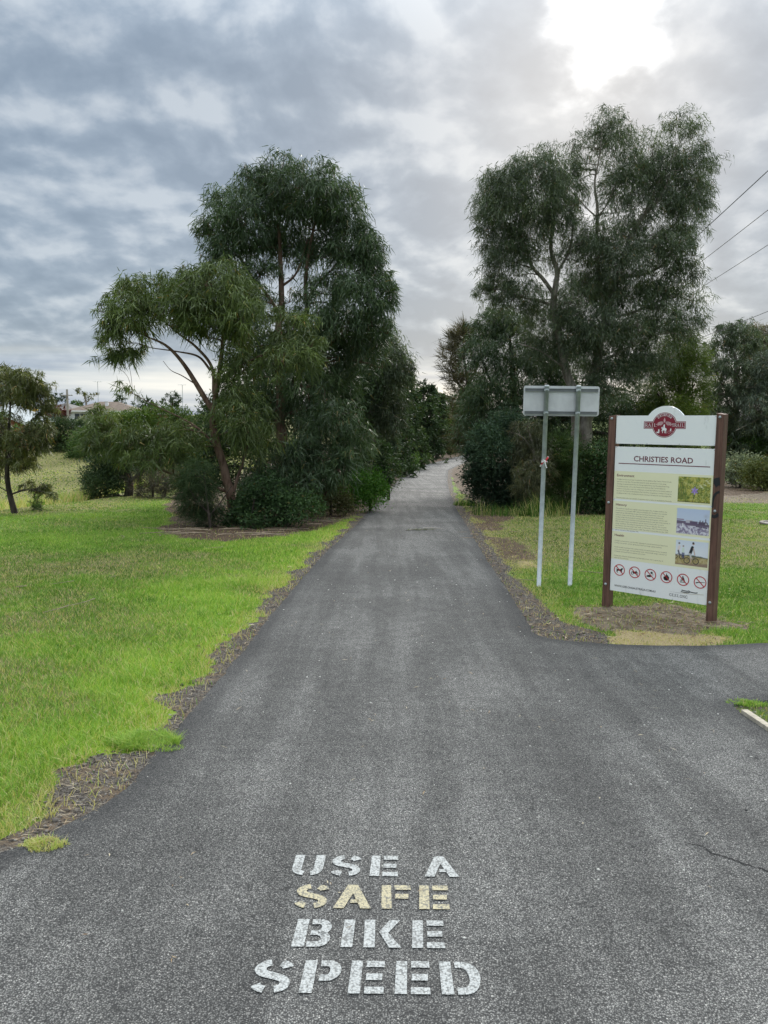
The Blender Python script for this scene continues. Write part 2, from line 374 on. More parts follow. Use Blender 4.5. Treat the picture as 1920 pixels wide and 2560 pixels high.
def zones(x, y):
    x = np.asarray(x, float); y = np.asarray(y, float)
    jn = (fbm(x*1.7, y*1.7, 21, 3)-.5)
    dl = path_left(y)-x
    wl = .08+.22*fbm(y*1.1, y*0+3., 31, 3)+.12*sm(4.2, 2.8, y)+.05*sm(6, 14, y)
    bumpy = np.maximum(np.exp(-((y-3.95+.3*jn)/.18)**2)*.75, 0*y)            # grass reaching the asphalt
    wl = wl*(1-bumpy*.8)
    verge = sm(.14, -.14, dl-wl+jn*.40+(vnoise(x*9, y*9, 7)-.5)*.20)*(dl > -.5)*(y < 110)
    drr = x-path_right(y); wr = .10+.28*fbm(y*.7, y*0+9., 33, 3)
    verge_r = sm(.14, -.14, drr-wr+jn*.2)*(drr > -.6)*(y > 6.6)*(y < 110)
    gr = sm(.09, -.09, poly_sd(x, y, GRAV)+jn*.25)
    island = ((x > 2.15) & (y < 4.9) & (x < 12)).astype(float)
    verge = np.maximum.reduce([verge, verge_r, gr, island*.50])
    n_l = fbm(x*1.1+4, y*.9, 53, 4)
    lit = np.maximum(sm(.25, -.25, poly_sd(x, y, MULCH)+jn*.5), sm(.4, -.4, poly_sd(x, y, LITTER_R)+jn*.9))
    lit = np.maximum(lit, sm(.75, .1, np.abs(drr-.45-.5*jn))*sm(9.5, 12.5, y)*sm(.34, .62, n_l)*.7*(y < 24))
    dirt = np.maximum(sm(.18, -.16, poly_sd(x, y, DIRT)+jn*.6+(vnoise(x*6, y*6, 19)-.5)*.2), sm(.8, -.8, np.hypot((x-15.5-(y-32)*.5)/3.6, (y-32.)/5.)*3-2.6+jn*1.6))
    straw = np.maximum(sm(.16, -.14, poly_sd(x, y, STRAW)+jn*.55+(vnoise(x*7, y*7, 17)-.5)*.16), sm(.5, -.3, np.hypot((x-2.15)/.4, (y-11.2)/1.0)*.5-.3+jn*.9)*.75)
    n = fbm(x*.45, y*.30, 41, 4); n2 = fbm(x*1.3, y*1.3, 47, 3)
    dry = sm(.40, .72, n*.65+n2*.35)
    left = x < 0
    dry = np.where(left, dry*.7+.50*sm(-2.2, -4.2, x)*sm(14, 9, y)*sm(5.2, 7., y)*sm(.25, .55, n2*.6+n*.4)+.75*sm(17, 22, y)*sm(-5, -9, x)+.5*sm(6.5, 4.5, y)*sm(-1.5, -2.2, x)*n2*1.6, dry*.5+.95*sm(10., 12.5, y)*sm(23, 17, y)*(.45+.9*n2)*sm(14, 7, x)+.2)
    dry = np.where((x < -10), .68+.4*n, dry)
    lush = np.clip(np.where(left, .25+.55*sm(4., .6, dl)+.5*(1-n)*.7, .28+.4*sm(.5, .2, n)), 0, 1)*(1-.6*np.clip(dry, 0, 1))
    lush = np.where(x < -11, 0, lush)
    return [np.clip(a, 0, 1) for a in (verge, lit, dry, dirt, straw, lush)]

def graded(a, fine_lo, fine_hi, b, step, grow=1.055):
    out = list(np.arange(fine_lo, fine_hi, step)); s = step; v = out[-1]
    while v < b: s *= grow; v += s; out.append(v)
    s = step; v = fine_lo
    while v > a: s *= grow; v -= s; out.insert(0, v)
    return np.array(out)
gx = graded(-900, -4.2, 4.2, 900, .085); gy = graded(-60, 1.8, 10., 1800, .085, 1.045)
GX, GY = np.meshgrid(gx, gy); fx, fy = GX.ravel(), GY.ravel()
gz = T(fx, fy)
zn = zones(fx, fy); one = np.ones_like(fx)
fine_n = (fbm(fx*9, fy*9, 61, 3)-.5)*.03*np.clip(1-zn[0], 0, 1)
sd_path = poly_sd(fx, fy, OUTLINE)
gz = gz+fine_n*(sd_path > .06)-.012*(sd_path < -.05)
nx = len(gx); I = (np.arange(len(gy)-1)[:, None]*nx+np.arange(nx-1)[None, :])
F = np.stack([I, I+1, I+nx+1, I+nx], -1).reshape(-1, 4)
gm = np_mesh('ground', np.stack([fx, fy, gz], -1), F, M_GROUND, True, colors=dict(zone=np.stack([zn[0], zn[1], zn[2], one], -1), zone2=np.stack([zn[3], zn[4], zn[5], one], -1)))
link('ground', gm, kind='structure')

# ------------------------------------------------------------------ asphalt path
rng = np.random.default_rng(5)
def resample(P, step_fn):
    out = []
    for a, b in zip(P[:-1], P[1:]):
        L = np.hypot(*(b-a)); mid = (a+b)/2; st = step_fn(mid); k = max(1, int(round(L/st)))
        for i in range(k): out.append(a+(b-a)*i/k)
    out.append(P[-1]); return np.array(out)
def smooth_line(P):
    S = spline(P, len(P)*6); return S
stepf = lambda q: max(.05, .012*q[1]) if abs(q[0]) < 6 else .5
Lp = resample(smooth_line(PATH_L), stepf); Rp = resample(PATH_R[1:], stepf)
jit = lambda P, s, seed: P+np.stack([(fbm(P[:, 1]*7+P[:, 0]*5, P[:, 0]*7, seed, 3)-.5)*s, (fbm(P[:, 0]*7+3, P[:, 1]*7, seed+3, 3)-.5)*s], -1)
Lp = jit(Lp, .045, 71); Rp = jit(Rp, .045, 77)
outl = np.vstack([[(-6, -2)], Lp, Rp[::-1]])
ins = []
for yy, st in ((None, None),):
    ys = []; y = -1.9
    while y < 110: ys.append(y); y += max(.16, .03*y)
    for y in ys:
        s = max(.16, .03*y); xs = np.arange(-6, 16, s) if y < 9 else np.arange(path_left(y), path_right(y), s)
        for x in xs: ins.append((x+rng.uniform(-.2, .2)*s, y+rng.uniform(-.2, .2)*s))
ins = np.array(ins); sdv = poly_sd(ins[:, 0], ins[:, 1], outl); ins = ins[sdv < -.06]
nb = len(outl)
vv, ee, ff, *_ = delaunay_2d_cdt([Vector(p) for p in np.vstack([outl, ins])], [(i, (i+1) % nb) for i in range(nb)], [], 1, 1e-6)
P2 = np.array([(v.x, v.y) for v in vv]); TOP = .014
pz = T(P2[:, 0], P2[:, 1])+TOP; ed = -poly_sd(P2[:, 0], P2[:, 1], outl)
base_n = len(P2); cen = outl.mean(0)
area = np.sum(outl[:, 0]*np.roll(outl[:, 1], -1)-np.roll(outl[:, 0], -1)*outl[:, 1]); sgn = -1 if area > 0 else 1
tang = np.roll(outl, -1, 0)-np.roll(outl, 1, 0); nrm = np.stack([-tang[:, 1], tang[:, 0]], -1)*sgn; nrm /= np.linalg.norm(nrm, axis=1)[:, None]+1e-9
sk = outl+nrm*.035; a_top = T(outl[:, 0], outl[:, 1])+TOP; a_bot = T(sk[:, 0], sk[:, 1])-.03
Vp = np.vstack([np.column_stack([P2, pz]), np.column_stack([outl, a_top]), np.column_stack([sk, a_bot])])
k = np.arange(nb); k2 = (k+1) % nb
SF = np.stack([base_n+k, base_n+k2, base_n+nb+k2, base_n+nb+k], -1)
TF = np.array([f for f in ff if len(f) == 3])
tri = P2[TF]; ar = (tri[:, 1, 0]-tri[:, 0, 0])*(tri[:, 2, 1]-tri[:, 0, 1])-(tri[:, 1, 1]-tri[:, 0, 1])*(tri[:, 2, 0]-tri[:, 0, 0])
TF[ar < 0] = TF[ar < 0][:, ::-1]
pm = np_mesh('asphalt_path', Vp, [TF, SF], M_ASPH, False, attrs=dict(edge=np.concatenate([np.clip(ed, 0, 1), np.zeros(2*nb)])))
path_o = link('asphalt_path', pm, kind='structure')
M_CRACK = plain('crack', (.012, .012, .012), .95)
cr = np.array([(1.215, 2.9), (1.241, 2.891), (1.277, 2.88), (1.288, 2.851), (1.298, 2.821), (1.334, 2.801), (1.357, 2.776), (1.387, 2.746), (1.411, 2.726), (1.434, 2.711), (1.454, 2.696), (1.53, 2.64), (1.7, 2.56)])
cr = spline(cr, 90); cr = cr+np.stack([(vnoise(cr[:, 0]*90, cr[:, 1]*90, 3)-.5)*.008, (vnoise(cr[:, 0]*80, cr[:, 1]*80, 4)-.5)*.010], -1)
wd = .0012+.0030*vnoise(np.arange(90)*.4, np.zeros(90), 8)*np.minimum(1, np.arange(90)/14.)
tn = np.gradient(cr, axis=0); tn /= np.linalg.norm(tn, axis=1)[:, None]; nn = np.stack([-tn[:, 1], tn[:, 0]], -1)
ca = cr+nn*wd[:, None]; cb = cr-nn*wd[:, None]
cz = zp(cr[:, 1])+TOP+.003
i = np.arange(89)
link('crack', np_mesh('crack', np.vstack([np.column_stack([ca, cz]), np.column_stack([cb, cz])]), np.stack([90+i, 91+i, i+1, i], -1), M_CRACK), path_o)
# ------------------------------------------------------------------ painted words on the asphalt
def ribbon(pts, wx, wy=None):
    """flat stroke of anisotropic width round a polyline; returns quads"""
    P = np.array(pts, float); t = np.gradient(P, axis=0); t /= np.linalg.norm(t, axis=1)[:, None]+1e-9
    n = np.stack([-t[:, 1], t[:, 0]], -1); off = n*np.array([wx, wy or wx])/2
    a, b = P+off, P-off
    return [[b[i], b[i+1], a[i+1], a[i]] for i in range(len(P)-1)]
def arc(cx, cy, rx, ry, a0, a1, n=10):
    return [(cx+rx*math.cos(R(a0+(a1-a0)*i/n)), cy+ry*math.sin(R(a0+(a1-a0)*i/n))) for i in range(n+1)]
def rect(x0, y0, x1, y1): return [(x0, y0), (x1, y0), (x1, y1), (x0, y1)]
SW, SH = .30, .21
def glyph(c):
    if c == 'E': return [rect(0, 0, .34, 1), rect(.46, .80, .98, 1), rect(.46, .40, .94, .60), rect(.46, 0, 1, .20)]
    if c == 'F': return [rect(0, 0, .34, 1), rect(.46, .80, 1, 1), rect(.46, .42, .92, .62)]
    if c == 'I': return [rect(0, 0, 1, 1)]
    if c == 'A': return [[(0, 0), (.28, 0), (.50, .60), (.72, 0), (1, 0), (.66, 1), (.36, 1)][k] and p for k, p in enumerate([])] or [[(0, 0), (.28, 0), (.42, .40), (.62, 1), (.36, 1)], [(.42, .40), (.50, .62), (.62, 1)], [(.50, .62), (.72, 0), (1, 0), (.62, 1)], rect(.45, .22, .66, .36)]
    if c == 'K': return [rect(0, 0, .30, 1), [(.40, .55), (.70, 1), (1, 1), (.66, .52)], [(.40, .55), (.66, .52), (1, 0), (.68, 0)]]
    if c == 'U': return [[(.0, .30), (.0, 1), (.32, 1), (.32, .30)], *ribbon(arc(.46, .30, .30, .20, 180, 262, 7), .30, .20), *ribbon(arc(.54, .30, .30, .20, 285, 360, 7), .30, .20), [(.68, .30), (1, .30), (1, 1), (.68, 1)]]
    if c == 'S':
        body = arc(.46, .72, .30, .19, 100, 240, 10)+[(.50, .50)]+arc(.54, .28, .30, .19, 60, -75, 10)
        return [*ribbon(body, .27, .20), *ribbon(arc(.54, .72, .30, .19, 68, 12, 6), .27, .20), *ribbon(arc(.44, .28, .30, .19, 258, 195, 6), .27, .20)]
    if c == 'P': return [rect(0, 0, .34, 1), rect(.45, .81, .64, 1), rect(.45, .36, .64, .55), *ribbon(arc(.64, .68, .225, .227, 90, -90, 12), .28, .19)]
    if c == 'D': return [rect(0, 0, .30, 1), rect(.40, .80, .56, 1), rect(.40, 0, .56, .20), *ribbon(arc(.56, .5, .31, .40, 90, -90, 14), .27, .20)]
    if c == 'B': return [rect(0, 0, .34, 1), rect(.44, .81, .66, 1), rect(.44, .42, .66, .58), rect(.40, 0, .64, .19), *ribbon(arc(.66, .70, .20, .205, 90, -80, 9), .26, .19), *ribbon(arc(.64, .295, .24, .20, 80, -90, 9), .27, .19)]
WORDS = [('USE A', 2.661, 2.806, M_WPAINT, 'white stencilled words USE A painted on the asphalt, topmost line', [('U', -.331, -.213), ('S', -.187, -.069), ('E', -.036, .069), ('A', .165, .294)]),
         ('SAFE', 2.456, 2.601, M_YPAINT, 'cream yellow stencilled word SAFE painted on the asphalt, second line', [('S', -.299, -.179), ('A', -.161, -.030), ('F', .006, .110), ('E', .139, .244)]),
         ('BIKE', 2.246, 2.391, M_WPAINT, 'white stencilled word BIKE painted on the asphalt, third line', [('B', -.276, -.158), ('I', -.120, -.083), ('K', -.050, .070), ('E', .107, .212)]),
         ('SPEED', 2.036, 2.181, M_WPAINT, 'white stencilled word SPEED painted on the asphalt, widest and nearest line', [('S', -.379, -.256), ('P', -.229, -.116), ('E', -.087, .017), ('E', .049, .153), ('D', .183, .303)])]
for wd_, y0, y1, mt, lab, letters in WORDS:
    y0, y1, letters = y0*.9875, y1*.9875, [(c, a*.9875, b*.9875) for c, a, b in letters]
    yc = (y0+y1)/2; xc = (letters[0][1]+letters[-1][2])/2
    th = thing('painted_word', lab, 'road marking', (xc, yc, float(zp(yc))+TOP+.004), 0, 'painted stencil words on the path')
    for c, a, b in letters:
        # measured at mid height; the paint leans a little with the stencil
        sp = Soup(); lean = .006 if c in 'UISBPE' else 0
        for q in glyph(c):
            sp.poly([((a+(b-a)*px)-xc+(py-.5)*lean+.0012*math.sin(px*9+py*7), y0+(y1-y0)*py-yc, -.052*(y0+(y1-y0)*py-yc)) for px, py in q])
        sp.build('letter', mt, th)

# ------------------------------------------------------------------ lettering tools
def text_mesh(body, x0, x1, z0, z1, y, sp, m=0, spacing=1., fit_w=True, bold=0.):
    """set a line of print into the box x0..x1 (width) and z0..z1 (cap height) of soup sp, at depth y"""
    cu_ = bpy.data.curves.new('t', 'FONT'); cu_.body = body; cu_.size = 1; cu_.resolution_u = 2; cu_.space_character = spacing; cu_.offset = bold
    ob = bpy.data.objects.new('t', cu_); COL.objects.link(ob)
    dg = bpy.context.evaluated_depsgraph_get(); me = bpy.data.meshes.new_from_object(ob.evaluated_get(dg))
    n = len(me.vertices); co = np.zeros(n*3, np.float32); me.vertices.foreach_get('co', co); co = co.reshape(-1, 3)
    cap = .729
    sz = (z1-z0)/cap; w_ = co[:, 0].max()-co[:, 0].min(); sx = (x1-x0)/w_ if fit_w else sz
    V = [(x0+(c[0]-co[:, 0].min())*sx, y, z0+c[1]*sz) for c in co]
    sp.quadmesh(V, [tuple(p.vertices) for p in me.polygons], m)
    bpy.data.objects.remove(ob); bpy.data.curves.remove(cu_); bpy.data.meshes.remove(me)
SER = {  # serif capitals and a few small letters as pen strokes: (points, thick)
 'R': [([(.2, 0), (.2, 1)], 1), ([(.2, 1), (.55, 1), (.78, .9), (.8, .72), (.7, .55), (.5, .5), (.2, .5)], .6), ([(.45, .5), (.85, 0)], 1)],
 'A': [([(.1, 0), (.5, 1)], .5), ([(.5, 1), (.88, 0)], 1), ([(.25, .35), (.72, .35)], .4)],
 'I': [([(.5, 0), (.5, 1)], 1)], 'L': [([(.25, 0), (.25, 1)], 1), ([(.25, .03), (.85, .03), (.88, .22)], .5)],
 'T': [([(.5, 0), (.5, 1)], 1), ([(.1, .8), (.12, .97), (.88, .97), (.9, .8)], .5)],
 'G': [([(.85, .78), (.7, .95), (.45, 1), (.2, .85), (.12, .5), (.2, .15), (.45, 0), (.7, .05), (.8, .15)], .9), ([(.8, 0), (.8, .42)], .9)],
 'E': [([(.25, 0), (.25, 1)], 1), ([(.25, .97), (.8, .97), (.83, .8)], .5), ([(.25, .5), (.65, .5)], .5), ([(.25, .03), (.83, .03), (.88, .22)], .5)],
 'O': [(arc(.5, .5, .38, .48, 0, 360, 16), .9)], 'N': [([(.2, 0), (.2, 1)], .5), ([(.2, 1), (.8, 0)], 1), ([(.8, 0), (.8, 1)], .5)],
 'B': [([(.2, 0), (.2, 1)], 1), ([(.2, 1), (.55, 1), (.72, .88), (.72, .65), (.55, .52), (.2, .52)], .7), ([(.5, .52), (.78, .42), (.82, .2), (.65, .03), (.2, .0)], .8)],
 'e': [([(.2, .35), (.78, .35), (.75, .55), (.5, .66), (.25, .55), (.18, .3), (.3, .06), (.55, 0), (.78, .12)], .8)], 'l': [([(.5, 0), (.5, 1)], 1)],
 'a': [([(.25, .55), (.5, .66), (.7, .55), (.72, 0)], .9), ([(.7, .4), (.35, .35), (.2, .18), (.35, 0), (.7, .15)], .8)],
 'r': [([(.35, 0), (.35, .66)], 1), ([(.35, .5), (.55, .65), (.75, .6)], .8)], 'i': [([(.5, 0), (.5, .64)], 1), ([(.5, .82), (.5, .95)], 1)],
 'n': [([(.25, 0), (.25, .66)], 1), ([(.25, .5), (.5, .66), (.72, .52), (.75, 0)], 1)]}
FEET = {'R': [(.2, 0), (.2, 1), (.88, 0)], 'A': [(.1, 0), (.88, 0)], 'I': [(.5, 0), (.5, 1)], 'L': [(.25, 0), (.25, 1)], 'T': [(.5, 0)], 'E': [(.25, 0), (.25, 1)], 'N': [(.2, 0), (.2, 1), (.8, 1)], 'B': [(.2, 0), (.2, 1)], 'l': [(.5, 0)], 'r': [(.35, 0)], 'i': [(.5, 0)], 'n': [(.25, 0), (.75, 0)]}
def serif(c, fn, y, sp, m, pen=.17):
    """draw one serif letter; fn maps unit-box coordinates to board coordinates"""
    for pts, th in SER[c]:
        for q in ribbon(pts, pen*th): sp.poly([(fn(*p)[0], y, fn(*p)[1]) for p in q], m)
    for fx_, fz_ in FEET.get(c, []):
        q = rect(fx_-.19, fz_-(.0 if fz_ < .5 else .07), fx_+.19, fz_+(.07 if fz_ < .5 else 0))
        sp.poly([(fn(*p)[0], y-.00005, fn(*p)[1]) for p in q], m)
def serif_word(s, x0, x1, z0, z1, y, sp, m, pen=.17):
    cw = (x1-x0)/len(s)
    for k_, c in enumerate(s):
        if c != ' ': serif(c, lambda a, b, k_=k_: (x0+cw*(k_+a), z0+(z1-z0)*b), y, sp, m, pen)

# ------------------------------------------------------------------ information board
def m_wood(t):
    p = t.obj(); n = t.noise(t.scl(p, (1, 1, .05)), 60, 5, .65); q = t.noise(p, 3., 4, .6)
    c = t.mix(t.smooth(n, .3, .7), (.085, .045, .034), (.185, .098, .072)); c = t.mix(t.m('MULTIPLY', t.smooth(q, .5, .75), .4), c, (.25, .15, .11))
    pset(t, c, .65, t.bump(n, .004, .8), 0, .3)
M_WOOD = mat('stained_timber', m_wood)
def m_board(t):
    p = t.obj(); n = t.noise(t.scl(p, (1, 1, .3)), 9, 6, .7); q = t.noise(p, 2.5, 3, .5)
    c = t.mix(t.smooth(q, .3, .7), (.90, .92, .92), (.93, .94, .93)); c = t.mix(t.m('MULTIPLY', t.smooth(n, .57, .74), .5), c, (.52, .53, .51))
    pset(t, c, .28, None, 0, .5)
M_BOARD = mat('white_sign_panel', m_board)
def m_yel(t):
    p = t.obj(); n = t.noise(t.scl(p, (1, 1, .3)), 12, 6, .7)
    c = t.mix(t.noise(p, 3., 3), (.88, .86, .56), (.92, .90, .64)); c = t.mix(t.m('MULTIPLY', t.smooth(n, .60, .76), .35), c, (.52, .52, .40))
    pset(t, c, .3, None, 0, .5)
M_YEL = mat('cream_print', m_yel)
def ink(name, c, r=.4): return plain(name, c, r, 0, .06, 20)
M_INK = ink('black_ink', (.012, .012, .013)); M_MAR = ink('maroon_ink', (.24, .012, .032)); M_TITLE = ink('dark_maroon_ink', (.15, .012, .035)); M_RED = ink('red_ink', (.52, .02, .03))
M_BODY = ink('body_text_ink', (.30, .27, .17)); M_WINK = ink('white_ink', (.86, .86, .86)); M_PINK = ink('pink_ink', (.62, .40, .42)); M_GREY = ink('grey_ink', (.42, .42, .42)); M_TAN = ink('tan_ink', (.55, .5, .4))
M_STEEL = plain('galvanised_steel', (.40, .44, .45), .5, .15, .16, 14); M_ALU = plain('aluminium_sheet', (.60, .61, .62), .5, .2, .09, 6)
M_SPRAY = ink('spray_paint', (.014, .014, .018), .45)
def m_print(t): pset(t, t.attr('print', 'Color'), .35, None, 0, .5)
M_PRINT = mat('printed_photo', m_print)

BX, BY, BRZ = 2.350, 7.894, math.atan2(-.66917, .74311)
board = thing('info_sign', 'brown post trail information board headed CHRISTIES ROAD with maroon arch emblem', 'sign', (BX, BY, float(T(BX, BY))), BRZ)
board.location.z = -.411; board.rotation_euler = (0, R(-.55), BRZ); board.rotation_mode = 'XYZ'
board.location.x -= 0; TL = .021*.0
# the whole frame leans a touch to the left, so coordinates are given about the top
def bu(u): return u+.018
for side, (a, b) in (('l', (-.071, 0.0)), ('r', (.999, 1.068))):
    sp = Soup(); a, b = bu(a), bu(b); zl, zr = (1.985, 1.999) if side == 'l' else (2.012, 2.0); zb = -.12 if side == 'l' else -.10
    V = [(a, -.012, zb), (b, -.012, zb), (b, .10, zb), (a, .10, zb), (a, -.012, zl), (b, -.012, zr), (b, .10, zr+.004), (a, .10, zl+.004)]
    sp.quadmesh(V, [(3, 2, 1, 0), (4, 5, 6, 7), (0, 1, 5, 4), (1, 2, 6, 5), (2, 3, 7, 6), (3, 0, 4, 7)])
    post = sp.build('post', M_WOOD, board, bevel=.003)
    for v in ((1.963, 1.102, .245) if side == 'l' else (1.976, 1.098, .219)):
        s2 = Soup(); c = bu(-.036 if side == 'l' else 1.031)
        ring = lambda r_, y_: [(c+r_*math.cos(i*math.pi/6), y_, v+r_*math.sin(i*math.pi/6)) for i in range(12)]
        rs = [ring(.0135, -.013), ring(.0135, -.016), ring(.0115, -.021), ring(.006, -.0245)]
        VV = sum(rs, []); FF = [(k*12+i, k*12+(i+1) % 12, (k+1)*12+(i+1) % 12, (k+1)*12+i) for k in range(3) for i in range(12)]+[tuple(36+i for i in range(12))]
        s2.quadmesh(VV, FF); s2.build('bolt', M_STEEL, post, smooth=True)
    if side == 'r':
        def gr(pts, w1):
            s3 = Soup()
            for q in ribbon(spline(pts, 16), w1): s3.poly([(min(max(bu(p[0]), a+.001), b-.001), -.0135, p[1]) for p in q], 0)
            s3.build('graffiti_stroke', M_SPRAY, post)
        gr([(1.002, 1.345), (1.03, 1.372), (1.066, 1.382)], .075)
        gr([(1.066, 1.285), (1.03, 1.262), (1.008, 1.21), (1.004, 1.13)], .022)
        gr([(1.000, 1.052), (1.03, 1.046), (1.052, 1.058), (1.066, 1.078)], .030)
# header board with the arch
hx0, hx1, hz0, hz1 = bu(.009), bu(.998), 1.709, 1.992
ac = bu(.5135); ch = .1735; sg = .093; ar_ = (ch*ch+sg*sg)/(2*sg); acz = hz1+sg-ar_; a0 = math.degrees(math.asin(ch/ar_))
outl_h = [(hx0, hz0), (hx1, hz0), (hx1, hz1)]+[(ac+ar_*math.sin(R(t_)), acz+ar_*math.cos(R(t_))) for t_ in np.linspace(a0, -a0, 22)]+[(hx0, hz1)]
sp = Soup(); sp.prism(outl_h, 0, .028); header = sp.build('header_board', M_BOARD, board)
def screws(par, pts):
    s_ = Soup()
    for (u_, v_) in pts: s_.prism([(u_+.004*math.cos(i*math.pi/3), v_+.004*math.sin(i*math.pi/3)) for i in range(6)], -.0025, .0)
    s_.build('screws', M_STEEL, par, kind='stuff')
screws(header, [(bu(u_), v_) for u_ in (.018, .34, .66, .99) for v_ in (1.718,)]+[(bu(.018), 1.982), (bu(.99), 1.982)])
ecx, ecz = bu(.5055), 1.8995
def emblem_outline(off):
    r_ = .1225-off; hw = .2075-off; hh = .0365-off; al = math.degrees(math.asin(hh/r_)); cx_ = math.cos(R(al))*r_
    P_ = [(ecx+r_*math.cos(R(t_)), ecz+r_*math.sin(R(t_))) for t_ in np.linspace(al, 180-al, 26)]
    P_ += [(ecx-hw, ecz+hh), (ecx-hw, ecz-hh)]
    P_ += [(ecx+r_*math.cos(R(t_)), ecz+r_*math.sin(R(t_))) for t_ in np.linspace(180+al, 360-al, 26)]
    P_ += [(ecx+hw, ecz-hh), (ecx+hw, ecz+hh)]
    return P_
sp = Soup()
for off, y_, m_ in ((0, -.0006, 0), (.006, -.0010, 1), (.0095, -.0014, 0)): sp.poly([(p[0], y_, p[1]) for p in emblem_outline(off)][::-1], m_)
yL = -.0019
# gum leaves and bud at the centre
def leafpoly(x, z, ang, L, W, m_, k=5):
    up = [(L*t_, W*math.sin(math.pi*t_**.8)) for t_ in np.linspace(0, 1, k+1)]; dn = [(L*t_, -W*math.sin(math.pi*t_**.8)) for t_ in np.linspace(1, 0, k+1)][1:-1]
    ca, sa = math.cos(R(ang)), math.sin(R(ang))
    sp.poly([(x+p[0]*ca-p[1]*sa, yL, z+p[0]*sa+p[1]*ca) for p in up+dn][::-1], m_)
leafpoly(ecx, ecz+.022, 90, .050, .0095, 2)
for ang, L in ((200, .085), (212, .075), (188, .06), (228, .05), (-20, .085), (-32, .075), (-8, .06), (-48, .05)): leafpoly(ecx+(.01 if abs(ang) < 90 else -.01), ecz+.030, ang, L, .0075, 2)
# rider on a horse, walker with a dog, cyclist
def sil(pts, m_=1, ox=0, oz=0, s_=1.): sp.poly([(ecx+ox+p[0]*s_, yL-.0003, ecz+oz+p[1]*s_) for p in pts][::-1], m_)
HORSE = [(-.028, .012), (-.020, .024), (-.014, .014), (.012, .010), (.022, .006), (.027, -.012), (.023, -.010), (.021, -.004), (.020, -.016), (.022, -.042), (.017, -.042), (.014, -.018), (.010, -.016), (.010, -.040), (.005, -.040), (.004, -.014), (-.010, -.014), (-.012, -.040), (-.017, -.040), (-.016, -.012), (-.020, -.020), (-.026, -.022), (-.028, -.018), (-.022, -.012), (-.019, .004), (-.030, .006)]
sil(HORSE, 1, 0, -.038); sil([(-.008, .012), (-.010, .030), (-.005, .042), (.001, .046), (.006, .042), (.005, .030), (.008, .012)], 1, 0, -.038)
sil([(-.006, -.03), (-.008, .0), (-.004, .014), (.004, .014), (.007, .0), (.005, -.03)], 1, -.052, -.052, .9); sil([(-.022, -.026), (-.022, -.014), (-.016, -.010), (-.010, -.016), (-.008, -.028)], 1, -.052, -.052)
sil([(-.004, -.012), (-.002, .010), (.004, .016), (.009, .008), (.006, -.012)], 1, .062, -.046)
for ox_ in (.048, .078):
    for q in ribbon(arc(ecx+ox_, ecz-.068, .0115, .0115, 0, 360, 14), .0028): sp.poly([(p[0], yL-.0003, p[1]) for p in q], 2)
serif_word('RAIL', bu(.312), bu(.430), 1.884, 1.914, yL-.0006, sp, 1, .14); serif_word('TRAIL', bu(.580), bu(.700), 1.886, 1.915, yL-.0006, sp, 1, .14)
BEL = 'Bellarine'; aw = [1.3, .95, .6, .6, .95, .85, .6, 1.05, .95]; tot = sum(aw); acc = 0
for c, wd2 in zip(BEL, aw):
    am = 90+46-92*(acc+wd2/2)/tot; acc += wd2
    rad = .088; ca, sa = math.cos(R(am)), math.sin(R(am)); lw, lh = .0215, .029
    serif(c, lambda a_, b_, ca=ca, sa=sa: (ecx+ca*(rad+b_*lh)+sa*(a_-.5)*lw, ecz+sa*(rad+b_*lh)-ca*(a_-.5)*lw), yL-.0006, sp, 1, .15)
sp.build('emblem', [M_MAR, M_WINK, M_PINK], header)
